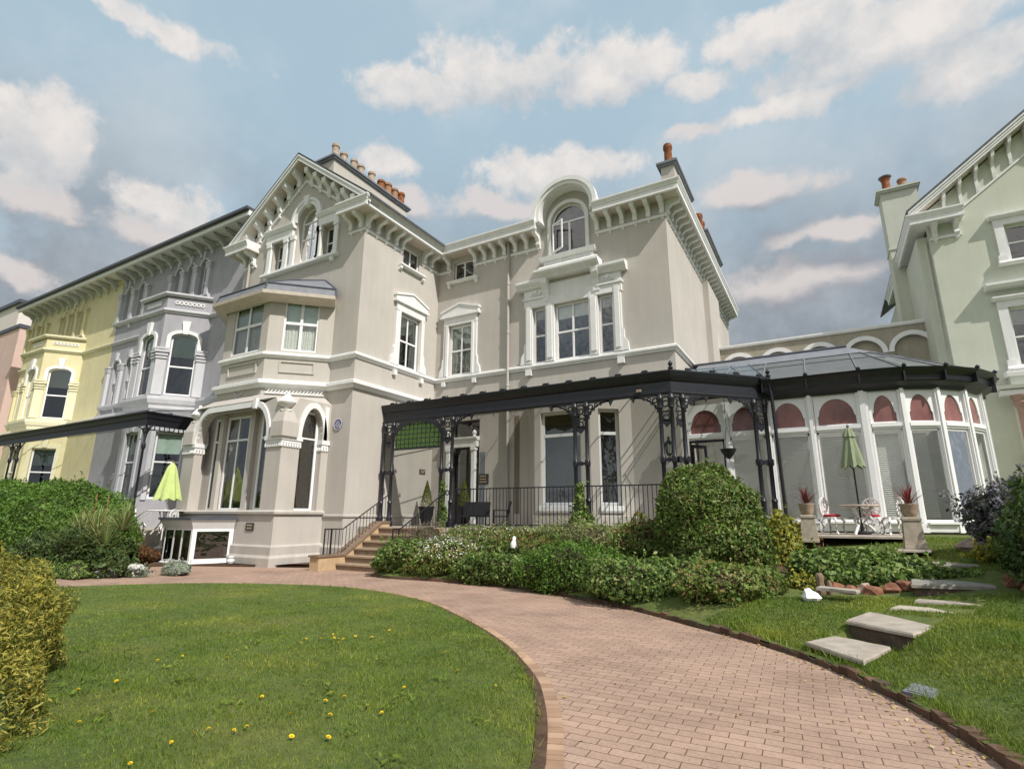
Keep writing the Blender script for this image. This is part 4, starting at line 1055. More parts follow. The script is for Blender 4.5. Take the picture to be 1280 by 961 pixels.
for sg in (-1, 1):
    x1 = gax+sg*5.4; q = lambda x, d: (x, 18.86-.755*abs(x-gax)-d)
    m.prism([q(gax, 0), q(x1, 0), q(x1, .34), q(gax, .34)], yb, yb+.07); m.prism([q(gax, -.06), q(x1, -.06), q(x1, .1), q(gax, .1)], yb-.08, yb-.005); m.prism([q(gax, .15), q(x1, .15), q(x1, .22), q(gax, .22)], yb-.04, yb-.005)
m.build('bargeboard', WHITE, gh, split=True)
m = MB()
for sg in (-1, 1):
    x1 = gax+sg*5.4; m.prism([q(gax, .30), q(x1, .30), q(x1, .36), q(gax, .36)], yb+.08, GYY-.003)
m.build('soffit', SOFFIT, gh, split=True)
m = MB()
for sg in (-1, 1):
    x1 = gax+sg*5.46; m.prism([q(gax, -.1), q(x1, -.1), q(x1, 0), q(gax, 0)], yb-.1, 42.2)
m.build('roof', SLATE, gh, split=True)
m = MB(f)
for sg in (-1, 1):
    x1 = gax+sg*3.55; m.prism([(gax, 17.4), (x1, 17.4-.755*3.55), (x1, 17.4-.755*3.55-.1), (gax, 17.3)], 0, .06)
m.build('string_course', WHITE, gh, split=True)
for i in range(7):
    x = gax-.3-i*.62; zt = 18.5-.755*abs(x-gax); m = MB(f)
    pr_ = [(0, -1.12), (.08, -1.08), (.12, -.85), (.10, -.6), (.2, -.4), (.45, -.25), (.52, 0), (0, 0)]; w_ = .06; k = .755
    n = len(pr_); m.add([(x-w_, o, zt+h-k*w_) for o, h in pr_]+[(x+w_, o, zt+h+k*w_) for o, h in pr_], [list(range(n)), list(range(2*n-1, n-1, -1))]+[(a, (a+1) % n, n+(a+1) % n, n+a) for a in range(n)])
    m.build('bracket', WHITE, gh)
m = MB(); m.sweep([(GX, 36), (GX, GYY), (GX+1.25, GYY)][0:2] and [(GX, 38), (GX, GYY), (GX+1.2, GYY)], cornice_prof(14.2)); m.build('cornice', WHITE, gh)
m = MB(f); m.box(GX+.02, GX+1.1, 0, .08, 13.5, 13.62); m.build('string_course', WHITE, gh, split=True)
put_brackets(f, [GX+.2, GX+.95], 13.56, gh, 'g', k=.95)
for (a, b, c, d), rr in ((gw1, (.52,)), (gw2, (.5,))):
    w = window(f, a, b, c, d, gh, cols=1, rows=rr, dep=.14, blind=('roller', .25, BLINDM) if d < 11 else None, fw=.09)
    m = MB(f); m.box(a-.32, a-.01, 0, .12, c, d+.3); m.box(b+.01, b+.32, 0, .12, c, d+.3); m.box(a-.01, b+.01, 0, .12, d+.01, d+.3); m.prof([(0, d+.3), (.2, d+.3), (.28, d+.4), (.28, d+.46), (0, d+.5)], a-.45, b+.45)
    m.prof([(-.1, c), (.2, c), (.24, c-.1), (.16, c-.16), (0, c-.18)], a-.42, b+.42); m.box(a-.4, a-.12, 0, .2, c-.02, c+.25)
    if d > 11:
        for i in range(9): m.lathe(a+.15+i*.13, -.12, [(.02, d+.48), (.07, d+.54+.03*(i % 3)), (.03, d+.64+.04*(i % 2))], 6)
    m.build('surround', WHITE, w)
m = MB(f); m.prof([(0, 10.75), (.3, 10.78), (.42, 10.9), (.42, 11.0), (0, 11.06)], 6.62, 10); m.build('hood_mould', WHITE, gh)
m = MB(f); m.prof([(0, 6.9), (.08, 6.92), (.1, 7.05), (0, 7.1)], GX, 6.3); m.prof([(0, 7.05), (.45, 7.05), (.55, 7.16), (.55, 7.24), (0, 7.3)], 6.65, 10.2); m.build('string_course', WHITE, gh, split=True)
m = MB(f); m.box(6.75, 10, 0, .4, 4.0, 7.05); m.build('bay_wall', GREENST, gh)
m = MB(f); m.box(6.3, 7.5, .4, .75, 6.25, 6.45); m.prof([(.4, 6.45), (.85, 6.5), (.9, 6.62), (.4, 6.68)], 6.2, 10); m.build('porch_cornice', WHITE, gh)
m = MB(f); m.lathe(6.9, .55, [(.30, 0), (.30, .4), (.2, .5), (.19, 5.6), (.2, 5.75), (.29, 5.95), (.24, 6.0), (.31, 6.12), (.31, 6.25)], 14); m.build('porch_column', noisy('pink_column', (.36, .24, .20), .15, 6), gh, smooth=True)
m = MB(); m.tube([(GX-.1, 28.4, 13.6), (GX-.1, 28.4, 10.9), (GX-.1, 28.5, 6)], .06, 8); m.tube([(GX-.1, 29.4, 13.4), (GX-.12, 29.3, 11.2), (GX-.1, 29.2, 10.8)], .05, 8); m.build('downpipe', GREENST, gh, smooth=True)
gs = stack(gh, 4.28, 5.85, 32.2, 33.4, 0, 18.5, [(4.65, 32.6, .95, .2, RUST), (5.35, 32.6, .6, .2, TERRA)], GREENST, GREENST)
m = MB(); m.box(4.24, 5.89, 32.16, 33.4, 15.2, 15.3); m.build('stack_band', GREENST, gs)
m = MB(); m.lathe(4.65, 32.6, [(.3, 19.6), (.32, 19.64), (.1, 19.78)], 10); m.build('cowl', LEADP, gs)

# ------------------------------------------------------------------ TERRACED HOUSES on the left
def terrace_house(name, label, cat, x1, x0, stu, trm, wallw):
    h = thing(name, label, cat, ((x0+x1)/2, 17, 0)); Y = 16.0; f = FRONT(Y)
    bxr = x1-3.8; B = [(bxr-5.0, Y), (bxr-3.72, 14.3), (bxr-1.3, 14.3), (bxr, Y)]
    cA = [bxr-4.35+i*1.32 for i in range(4)]
    holes = []
    def archhole(c, w, z0, zs): return [(c-w, z0), (c+w, z0), (c+w, zs)]+arc(c, zs, w, 0, 180, 12)[1:-1]+[(c-w, zs)]
    tA = [bxr-3.95, bxr-2.65, bxr-1.35]; tB = [x0+1.0, x0+2.6]; mB = [x0+1.0, x0+2.6]
    up = [(c, .36, 13.6, 15.55) for c in tA+tB]; lowb = [(c, .40, 8.1, 10.6) for c in mB]
    doorc = x0+4.6
    m = MB(f); m.wall([(x0, -.6), (x1, -.6), (x1, 16.85), (x0, 16.85)], [archhole(*u) for u in up+lowb]+[[(doorc-.85, 1.1), (doorc+.85, 1.1), (doorc+.85, 3.9)]+arc(doorc, 3.9, .85, 0, 180, 12)[1:-1]+[(doorc-.85, 3.9)]], .4); m.build('wall', stu, h)
    m = MB(); m.box(x0, x1, 16.4, 28, 16.2, 16.8); m.box(x0, x0+.3, 16.4, 28, -.5, 16.3); m.box(x1-.3, x1, 16.4, 28, -.5, 16.3); m.build('wall', stu, h)
    m = MB(); m.prism([(x0, 17.1), (x1+.02, 17.1), (x1+.02, 17.25), (x0, 17.25)], 15.0-.15, 28)
    m.build('roof', SLATE, h)
    m = MB(f)
    m.prof([(0, 16.85), (.85, 16.85), (.85, 16.78), (1.0, 16.78), (1.0, 17.08), (0, 17.12)], x0, x1); m.build('cornice', WHITE, h)
    m = MB(f); m.tube([(x0, 1.06, 17.1), (x1, 1.06, 17.1)], .09, 8); m.build('gutter', IRON, h)
    m = MB(f); m.box(x0, x1, 0, .06, 16.55, 16.84); m.build('frieze_band', trm, h)
    n = int((x1-x0)/1.05)
    for i in range(n):
        x = x0+.5+i*1.05; m = MB(f); m.prof([(0, 16.1), (.1, 16.12), (.14, 16.3), (.35, 16.5), (.7, 16.6), (.85, 16.78), (0, 16.78)], x-.09, x+.09); m.build('bracket', wallw, h)
    # bay
    for i, (a, b) in enumerate(zip(B[:-1], B[1:])):
        ff = fr2(a, b); L = math.dist(a, b)
        mm = MB(ff); s0, s1 = L/2-.62, L/2+.62
        mm.wall([(0, -.5), (L, -.5), (L, 13.1), (0, 13.1)], [[(s0, 7.65), (s1, 7.65), (s1, 10.75)]+arc(L/2, 10.75, .62, 0, 180, 12, .28)[1:-1]+[(s0, 10.75)], rect(s0, s1, 2.35, 5.7)], .3); mm.build('bay_wall', stu, h)
        w = window(ff, s0, s1, 7.65, 11.03, h, rise=.28, rows=(.5,), dep=.12, fw=.08, bar=.04, blind=('roller', .36 if i == 2 else .2, BLINDG if stu is GREYST else BLINDM))
        q = MB(ff); oa = [(s0-.2, 9.9)]+[(s0-.2, 10.75)]+arc(L/2, 10.75, .82, 180, 0, 12, .46)[1:-1]+[(s1+.2, 10.75), (s1+.2, 9.9)]; ia = [(s0, 9.9), (s0, 10.75)]+arc(L/2, 10.75, .62, 180, 0, 12, .28)[1:-1]+[(s1, 10.75), (s1, 9.9)]
        q.ring(oa, ia, 0, .08); q.prism([(L/2-.12, 10.98), (L/2+.12, 10.98), (L/2+.2, 11.7), (L/2-.2, 11.7)], 0, .14); q.build('surround', WHITE, w)
        q = MB(ff)
        for c in (s0-.30, s1+.30):
            q = MB(ff)
            for z, e, hh in ((9.9, .34, .12), (9.72, .28, .1), (9.55, .26, .1), (10.06, .28, .1)): q.box(c-e, c+e, 0, .09+e*.1, z-.0, z+hh)
            q.box(c-.24, c+.24, 0, .06, 7.62, 9.55)
            q.build('pilaster', trm, w)
        w = window(ff, s0, s1, 2.35, 5.7, h, rows=(.55,), dep=.12, fw=.08, bar=.04, blind=('roller', .30, BLINDG if i else BLINDM))
        q = MB(ff); q.box(s0-.22, s0-.005, 0, .07, 2.3, 5.95); q.box(s1+.005, s1+.22, 0, .07, 2.3, 5.95); q.box(s0-.005, s1+.005, 0, .07, 5.705, 5.95); q.prism([(L/2-.12, 5.75), (L/2+.12, 5.75), (L/2+.2, 6.4), (L/2-.2, 6.4)], .0, .13); q.build('surround', trm, w)
        # guilloche/dentil panel under the coping
        q = MB(ff)
        for k in range(7):
            c = L/2-.6+k*.2; q.ring(arc(c, 12.72, .11, 0, 360, 8)[:-1], arc(c, 12.72, .06, 0, 360, 8)[:-1], 0, .05, True)
        q.build('panel_mould', WHITE, h)
    m = MB(); m.sweep([(x0, Y)]+B+[(x1, Y)], strp(12.35, .26, .16)); m.sweep(B, [(0, 13.05), (.12, 13.06), (.2, 13.14), (.2, 13.24), (0, 13.3)]); m.sweep([(x0, Y)]+B+[(x1, Y)], [(0, 6.85), (.10, 6.9), (.14, 7.1), (.22, 7.15), (.3, 7.35), (.3, 7.5), (0, 7.58)]); m.build('string_course', trm, h, split=True)
    m = MB(); m.plan(B, 13.0, 13.2); m.build('bay_roof', LEAD, h)
    for grp in (tA, tB, mB):
        z0, zs, w_ = (13.6, 15.55, .36) if grp is not mB else (8.1, 10.6, .4)
        for c in grp:
            w = window(f, c-w_, c+w_, z0, zs+w_, h, rise=w_, rows=(.5,), dep=.2, fw=.06, recess=.5)
            q = MB(f); q.ring(arc(c, zs, w_+.13, 0, 180, 14), arc(c, zs, w_, 0, 180, 14), 0, .06); q.prism([(c-.07, zs+w_), (c+.07, zs+w_), (c+.12, zs+w_+.5), (c-.12, zs+w_+.5)], 0, .13); q.build('surround', trm, w, smooth=True)
        sp_ = grp[1]-grp[0]
        for c in [grp[0]-sp_/2]+[g_+sp_/2 for g_ in grp]:
            q = MB(f); q.box(c-.15, c+.15, 0, .16, z0, zs-.32)
            for z, e in ((zs-.32, .19), (zs-.2, .22), (zs-.06, .26)): q.box(c-e, c+e, 0, .12+e*.4, z, z+.1)
            q.build('pilaster', trm if stu is GREYST else stu, h)
        q = MB(f); a, b = grp[0]-sp_/2-.3, grp[-1]+sp_/2+.3
        q.prof([(0, z0-.25), (.15, z0-.2), (.22, z0-.08), (.22, z0), (0, z0+.02)], a, b)
        for c in [a+.2, (a+b)/2, b-.2]: q.prof([(0, z0-.25), (.14, z0-.25), (.1, z0-.5), (0, z0-.55)], c-.09, c+.09)
        q.build('window_sill', trm, h)
    # door
    q = MB(f)
    for c in (doorc-.95, doorc+.95): q.box(c-.22, c+.22, 0, .2, 1.1, 3.6); q.box(c-.3, c+.3, 0, .28, 3.55, 3.68); q.box(c-.26, c+.26, 0, .24, 3.7, 3.9)
    q.ring(arc(doorc, 3.9, 1.15, 0, 180, 16), arc(doorc, 3.9, .85, 0, 180, 16), 0, .1); q.prism([(doorc-.12, 4.75), (doorc+.12, 4.75), (doorc+.2, 5.5), (doorc-.2, 5.5)], 0, .18); q.build('door_surround', trm, h)
    q = MB(f); q.box(doorc-.85, doorc-.4, -.4, -.3, 1.1, 4.7); q.box(doorc-.4, doorc+.85, -.4, -.3, 3.5, 3.62); q.box(doorc-.02, doorc+.03, -.4, -.3, 3.62, 4.7); dd = q.build('door', WHITEF, h)
    q = MB(f); q.box(doorc-.38, doorc+.7, -.41, -.35, 1.1, 3.5); q.build('door_leaf', PURPLE, dd)
    q = MB(f); q.box(doorc-.8, doorc+.8, -.7, -.6, 1.1, 4.8); q.build('dark_backing', DARK, dd)
    return h
terrace_house('grey_townhouse', 'grey stuccoed townhouse with canted bay next to the villa gable', 'house', -24.52, -38.95, GREYST, GREYTR, GREYTR)
terrace_house('yellow_townhouse', 'pale yellow stuccoed townhouse with canted bay between grey and pink houses', 'house', -38.98, -53.0, YELST, YELTR, GREYTR)
w = MB(FRONT(16)); w.tube([(-33.75, .1, 17.0), (-33.75, .12, 16.7), (-33.75, .1, 13)], .05, 8)
pk = thing('pink_house', 'plain pink rendered house wall at the left edge beyond the yellow townhouse', 'house', (-60, 20, 0))
m = MB(); m.box(-80, -56.5, 16.4, 30, -1, 16.6); m.build('wall', PINKST, pk)
m = MB(); m.box(-80, -56.4, 16.3, 30, 16.6, 16.9); m.build('roof', LEAD, pk)
m = MB(); m.box(-80, -59.6, 17.0, 22, 16.9, 19.6); m.build('wall', noisy('pale_pink_render', (.68, .62, .57), .05), pk)
m = MB(); m.box(-80, -59.4, 16.8, 22, 19.6, 19.9); m.build('roof', LEAD, pk)
# verandah of the terrace
tv = thing('terrace_verandah', 'long dark iron verandah across the ground floors of the grey and yellow townhouses', 'verandah', (-40, 13, 1))
m = MB(); m.sweep([(-56, 13.0), (-27.0, 13.0), (-27.0, 16.0)], [(-.06, 5.62), (.0, 5.62), (.02, 5.9), (.06, 5.95), (.1, 6.12), (.16, 6.2), (.16, 6.26), (-.06, 6.26)]); m.build('fascia', IRON, tv)
m = MB(); m.add([(-56, 13, 6.25), (-27, 13, 6.25), (-27, 16, 6.85), (-56, 16, 6.85), (-56, 13, 6.2), (-27, 13, 6.2), (-27, 16, 6.8), (-56, 16, 6.8)], [(0, 1, 2, 3)]); m.build('roof_glass', ROOFGL, tv)
m = MB()
for i in range(15): x = -55+i*2; m.tube([(x, 13, 6.26), (x, 16, 6.86)], .02, 6)
m.build('glazing_bar', IRON, tv)
m = MB(SIDE(-27.0))
for i in range(13): m.tube([(13.15+i*.22, .03, 5.62), (13.15+i*.22, .03, 5.44)], .025, 6)
m.box(13.0, 15.95, 0, .05, 5.40, 5.45); m.build('valance', IRON, tv)
for x in (-27.15, -41.0, -42.0, -48, -49):
    m = MB(); m.lathe(x, 13.1, [(.1, -.2), (.1, .5), (.055, .6), (.05, 4.5), (.09, 4.6), (.09, 4.75), (.05, 4.85), (.05, 5.7)], 10); m.build('column', IRON, tv, smooth=True)
    for sg in (-1, 1):
        m = MB(FRONT(13.1)); w_, h_ = .7, .8
        ou = [(x+sg*w_*(1-cos(R(a))), 5.62-h_+h_*sin(R(a))) for a in range(0, 91, 10)]; inn = [(x+sg*(w_*(1-cos(R(a)))+.05*cos(R(a))), 5.62-h_+h_*sin(R(a))-.05*sin(R(a))) for a in range(0, 91, 10)]
        m.ring(ou, inn, -.02, .02); m.ring(arc(x+sg*.18, 5.42, .12, 0, 360, 10)[:-1], arc(x+sg*.18, 5.42, .07, 0, 360, 10)[:-1], -.02, .02, True); m.build('spandrel_bracket', IRON, tv)

# ------------------------------------------------------------------ GROUND
SL = -.014
gzd = lambda x, y: SL*max(min(y, 22), -6)
def poly_area(P): return .5*sum(P[i][0]*P[(i+1) % len(P)][1]-P[(i+1) % len(P)][0]*P[i][1] for i in range(len(P)))
def smooth_path(P, n=6):
    out_ = []
    for i in range(len(P)-1):
        p0, p1, p2, p3 = P[max(i-1, 0)], P[i], P[i+1], P[min(i+2, len(P)-1)]
        for k in range(n):
            t_ = k/n
            out_.append(tuple(.5*((2*p1[j])+(-p0[j]+p2[j])*t_+(2*p0[j]-5*p1[j]+4*p2[j]-p3[j])*t_*t_+(-p0[j]+3*p1[j]-3*p2[j]+p3[j])*t_**3) for j in (0, 1)))
    out_.append(P[-1]); return out_
def pip(P, X, Y):
    P = np.array(P); inside_ = np.zeros(len(X), bool); n = len(P); j = n-1
    for i in range(n):
        xi, yi = P[i]; xj, yj = P[j]
        c = ((yi > Y) != (yj > Y)) & (X < (xj-xi)*(Y-yi)/(yj-yi+1e-12)+xi); inside_ ^= c; j = i
    return inside_
def sheet(name, poly, mat, zoff, k, side=.2):
    """flat sheet following the slope, with a short skirt"""
    bm = bmesh.new(); vs = [bm.verts.new((x, y, gzd(x, y)+zoff)) for x, y in poly]
    es = [bm.edges.new((vs[i], vs[(i+1) % len(vs)])) for i in range(len(vs))]
    bmesh.ops.triangle_fill(bm, use_beauty=True, edges=es, normal=(0, 0, 1))
    for f_ in bm.faces:
        if f_.normal.z < 0: f_.normal_flip()
    n = len(vs); lo = [bm.verts.new((v.co.x, v.co.y, v.co.z-side)) for v in vs]
    for i in range(n):
        j = (i+1) % n; bm.faces.new((vs[i], lo[i], lo[j], vs[j]))
    me = bpy.data.meshes.new(name); bm.to_mesh(me); bm.free(); me.materials.append(mat)
    o = bpy.data.objects.new(name, me); COL.objects.link(o); o['kind'] = k; return o
m = MB(); m.box(-400, 400, -300, 500, -.95, -.75); kind(m.build('ground', LAWN), 'structure')
lawn_edge = smooth_path([(-24, 4.2), (-19.5, 4.6), (-16.6, 5.6), (-14.6, 8.2), (-13.0, 9.35), (-11.6, 9.95), (-10.2, 10.15), (-8.9, 9.9), (-7.4, 9.3), (-6.0, 8.35), (-4.9, 7.5), (-4.05, 6.75), (-3.45, 6.1), (-2.95, 5.5), (-2.6, 4.95), (-2.32, 4.45), (-2.08, 3.95), (-1.9, 3.5), (-1.72, 2.6), (-1.62, 1.2), (-1.7, -2), (-2.2, -5.5)], 5)
lawn_poly = lawn_edge+[(-24, -5.5)]
kerb = smooth_path([(-12.2, 12.75), (-11.3, 12.6), (-9.9, 12.75), (-8.0, 12.75), (-6.4, 12.4), (-4.9, 11.6), (-3.4, 10.75), (-2.05, 9.65), (-1.2, 8.95), (-.52, 8.25), (-.1, 7.65), (.26, 7.0), (.52, 6.4), (.74, 5.8), (.92, 5.2), (1.2, 4.0), (1.5, 2.2), (1.7, -1), (1.8, -5.9)], 5)
sheet('driveway', [(-26, -5.9), (1.75, -5.9)]+kerb[::-1]+[(-12.25, 14.2), (-15.2, 14.2), (-18, 12.6), (-20.2, 11.4), (-21.5, 8.2), (-26, 6.6)], PAVE, 0, 'structure', .5)
sheet('lawn', lawn_poly, LAWN, .035, 'structure')
# border course of pavers along the lawn
def ribbon(name, path, w0, w1, z0, z1, mat, k):
    m = MB(); zz = []
    a = offs2(path, w0); b = offs2(path, w1); n = len(path); vs = []; fs = []
    for i in range(n):
        g0 = gzd(*a[i]); vs += [(*a[i], g0+z0), (*b[i], gzd(*b[i])+z0), (*b[i], gzd(*b[i])+z1), (*a[i], g0+z1)]
    for i in range(n-1): fs += [(4*i+q, 4*i+4+q, 4*i+4+(q+1) % 4, 4*i+(q+1) % 4) for q in range(4)]
    fs += [(0, 1, 2, 3), tuple(4*(n-1)+q for q in (3, 2, 1, 0))]
    m.add(vs, fs); return kind(m.build(name, mat), k)
def offs2(path, d):
    o_ = []
    for i, p in enumerate(path):
        a, b = path[max(i-1, 0)], path[min(i+1, len(path)-1)]; dx, dy = b[0]-a[0], b[1]-a[1]; l = math.hypot(dx, dy) or 1
        o_.append((p[0]+dy/l*d, p[1]-dx/l*d))
    return o_
EDGEB = noisy('edging_brick', (.27, .16, .11), .25, 9, .85, .3, 40)
KERBM = noisy('garden_kerb', (.085, .05, .035), .45, 9, .95, .8, 25)
# individual border bricks laid along the lawn edge, as one surface
le = [p for p in lawn_edge if p[0] > -9]
m = MB(); acc = 0
L_in, L_out = offs2(lawn_edge, -.225), offs2(lawn_edge, -.10)
dense = []
for i in range(len(lawn_edge)-1):
    L = math.dist(lawn_edge[i], lawn_edge[i+1]); n = max(1, int(L/.11))
    for k in range(n):
        t_ = k/n; dense.append((tuple(L_in[i][j]+(L_in[i+1][j]-L_in[i][j])*t_ for j in (0, 1)), tuple(L_out[i][j]+(L_out[i+1][j]-L_out[i][j])*t_ for j in (0, 1))))
for i in range(len(dense)-1):
    (a0, b0_), (a1, b1) = dense[i], dense[i+1]; e = .04
    lerp = lambda p, q, t_: (p[0]+(q[0]-p[0])*t_, p[1]+(q[1]-p[1])*t_)
    c = [lerp(a0, a1, e), lerp(a0, a1, 1-e), lerp(b0_, b1, 1-e), lerp(b0_, b1, e)]; dz = random.uniform(-.002, .003)
    m.hexa([(*p, gzd(*p)-.03) for p in c], [(*p, gzd(*p)+.010+dz) for p in c])
BORD = leafmat('border_bricks', [(.33, .205, .145), (.38, .25, .18), (.43, .28, .205)], .85, 0)
kind(m.build('paved_border', BORD), 'structure')
ribbon('lawn_edging', lawn_edge, -.10, -.005, -.1, .018, SOIL, 'structure')
KERBB = leafmat('kerb_stones', [(.075, .045, .033), (.11, .065, .045), (.14, .085, .06), (.09, .07, .05)], .95, 0)
m = MB(); acc = []
for i in range(len(kerb)-1):
    L = math.dist(kerb[i], kerb[i+1]); n = max(1, round(L/.21))
    for k in range(n): acc.append(tuple(kerb[i][q]+(kerb[i+1][q]-kerb[i][q])*k/n for q in (0, 1)))
ka, kb = offs2(acc, -.10), offs2(acc, .02)
for i in range(len(acc)-1):
    e = .03; J = lambda: random.uniform(-.008, .008); dz = random.uniform(-.025, .02)
    c = [(ka[i][0]+(ka[i+1][0]-ka[i][0])*e, ka[i][1]+(ka[i+1][1]-ka[i][1])*e), (ka[i+1][0]+J(), ka[i+1][1]+J()), (kb[i+1][0]+J(), kb[i+1][1]+J()), (kb[i][0]+J(), kb[i][1]+J())]
    m.hexa([(*p, gzd(*p)-.15) for p in c], [(*p, gzd(*p)+.078+dz+random.uniform(-.012, .012)) for p in c])
kind(m.build('kerb', KERBB), 'structure')

# rising garden bank on the right of the drive
KP = np.array(kerb)
def kdist(X, Y):
    d = np.full(X.shape, 1e9)
    for i in range(len(KP)-1):
        a, b = KP[i], KP[i+1]; ab = b-a; l2 = ab@ab+1e-9
        t_ = np.clip(((X-a[0])*ab[0]+(Y-a[1])*ab[1])/l2, 0, 1)
        d = np.minimum(d, np.hypot(X-a[0]-t_*ab[0], Y-a[1]-t_*ab[1]))
    return d
def bankz(X, Y):
    X = np.asarray(X, float); Y = np.asarray(Y, float)
    d = kdist(X, Y)
    # mown bank by the steps
    zl = np.interp(d, [0, .5, 1.2, 2.2, 3.4, 3.9, 5.2, 6.6, 8, 10], [.07, .12, .32, .42, .50, .62, .84, 1.06, 1.24, 1.34])
    # planted bed in front of the verandah rises faster
    zb = np.interp(d, [0, .5, 2.5, 3.9], [.06, .25, .70, 1.12])
    w = np.clip((X+2.2)/1.6, 0, 1)
    # flat lawn nearer to the camera, right of the drive
    Z = zb*(1-w)+zl*w+SL*np.clip(Y, -6, 14)
    cut = pip([(-.55, 8.4), (.13, 7.5), (.72, 8.5), (.62, 8.75), (.12, 9.25)], X.ravel(), Y.ravel()).reshape(X.shape)   # dug-out tread of the garden steps
    return np.where(cut, np.minimum(Z, .0), Z)
def bz(x, y): return float(bankz(np.array([x]), np.array([y]))[0])
xs = np.arange(-12.6, 20, .15); ys = np.arange(-6, 26, .15)
GXg, GYg = np.meshgrid(xs, ys)
# exact side: right of kerb path = outside drive
drive_side = pip([(p[0], p[1]) for p in kerb]+[(24, -5.9), (24, 30), (-12.2, 30)], GXg.ravel(), GYg.ravel()).reshape(GXg.shape)
KD = kdist(GXg, GYg)
ZZ = bankz(GXg, GYg)
bm = bmesh.new(); vid = {}
for j in range(len(ys)):
    for i in range(len(xs)):
        if drive_side[j, i] and KD[j, i] > .08: vid[(j, i)] = bm.verts.new((xs[i], ys[j], ZZ[j, i]))
for j in range(len(ys)-1):
    for i in range(len(xs)-1):
        q = [vid.get(k) for k in ((j, i), (j, i+1), (j+1, i+1), (j+1, i))]
        q = [v for v in q if v]
        if len(q) >= 3: bm.faces.new(q)
# skirt strip joining the kerb to the grid: fan of small quads between kerb and inner offset
k1 = offs2(kerb, -.0); k2 = offs2(kerb, -.55)
row = []
for (x, y), (x2, y2) in zip(k1, k2):
    row.append((bm.verts.new((x, y, gzd(x, y)+.07)), bm.verts.new((x2, y2, bz(x2, y2)+.002))))
for a, b in zip(row[:-1], row[1:]): bm.faces.new((a[0], a[1], b[1], b[0]))
bmesh.ops.recalc_face_normals(bm, faces=bm.faces[:])
for f_ in bm.faces:
    if f_.normal.z < 0: f_.normal_flip()
me = bpy.data.meshes.new('garden_bank'); bm.to_mesh(me); bm.free(); me.materials.append(LAWN)
for p in me.polygons: p.use_smooth = True
bank = bpy.data.objects.new('garden_bank', me); COL.objects.link(bank); kind(bank, 'structure')
# soil of the planted bed and of the left bed
m = MB()
bed = [(-12.2, 12.85), (-8, 12.85), (-4.9, 11.75), (-3.0, 10.75), (-1.9, 11.7), (-.6, 13.4), (-.9, 16), (-4.3, 16.8), (-12.2, 16.8)]
gx, gy = np.meshgrid(np.arange(-12.3, -.3, .35), np.arange(9.8, 17, .35)); ins = pip(bed, gx.ravel(), gy.ravel()).reshape(gx.shape); bzz = bankz(gx, gy)+.03
idx = -np.ones(gx.shape, int); vs = []; fs = []
for j in range(gx.shape[0]):
    for i in range(gx.shape[1]):
        if ins[j, i]: idx[j, i] = len(vs); vs.append((gx[j, i], gy[j, i], bzz[j, i]))
for j in range(gx.shape[0]-1):
    for i in range(gx.shape[1]-1):
        q = [idx[j, i], idx[j, i+1], idx[j+1, i+1], idx[j+1, i]]
        if min(q) >= 0: fs.append(q)
m.add(vs, fs); kind(m.build('flower_bed', SOIL), 'structure')
m = MB(); m.plan([(-40, 6.4), (-21.6, 8.3), (-20.6, 11.3), (-18, 12.7), (-15.2, 14.3), (-16.2, 15.1), (-17.4, 15), (-17.4, 12.9), (-23.6, 12.9), (-24, 15.9), (-60, 15.9), (-60, 6.4)], -.6, -.10); kind(m.build('flower_bed', SOIL), 'structure')
sheet('gravel_path', [(-26, 6.7), (-21.4, 8.4), (-20.1, 11.5), (-17.9, 12.7), (-15.1, 14.3), (-15.1, 13.2), (-16.6, 11.9), (-18.0, 10.2), (-19.6, 7.6), (-26, 5.9)], noisy('pink_gravel', (.36, .24, .18), .25, 40, .95, .5, 90), .006, 'structure')
m = MB(); m.plan([(-56, 12.9), (-24.0, 12.9), (-24.0, 15.95), (-56, 15.95)], -.5, .95); kind(m.build('terrace_floor', CONC), 'structure')
m = MB(); m.tube([(-24.1, 11.7, .68), (-22.0, 11.75, .85)], .05, 8); 

# steps from the drive up to the verandah
st = thing('entrance_steps', 'brown stone entrance steps with sandstone side wall up to the verandah', 'steps', (-13.7, 15, 0))
for i in range(6):
    z0 = -.22+i*.233; z1 = z0+.233; y0 = 13.75+i*.39
    m = MB(); m.box(-14.78, -12.45, y0+.03, 16.2, z0-.3, z1-.055); m.build('riser', STEPM, st)
    m = MB(); m.box(-14.79, -12.44, y0-.01, 16.2+.005*i, z1-.054, z1); m.build('step', noisy('worn_step_tread_%d' % i, (.34, .255, .175), .2, 7, .85, .2, 40), st)
m = MB(SIDE(-14.8)); m.prism([(13.0, -.5), (16.3, -.5), (16.3, 1.32), (15.9, 1.32), (14.15, .24), (13.0, .24)], -.42, .0); m.build('side_wall', SAND, st)
m = MB(SIDE(-14.8)); m.prism([(12.95, .245), (14.13, .245), (15.88, 1.325), (16.3, 1.325), (16.3, 1.39), (15.86, 1.39), (14.11, .31), (12.95, .31)], -.46, .04); m.build('side_coping', noisy('dark_coping', (.20, .14, .10), .2, 6, .85, .2, 30), st)
m = MB(SIDE(-12.42)); m.prism([(13.6, -.5), (16.2, -.5), (16.2, 1.2), (13.9, .0)], .0, .25); m.build('side_wall', SAND, st)
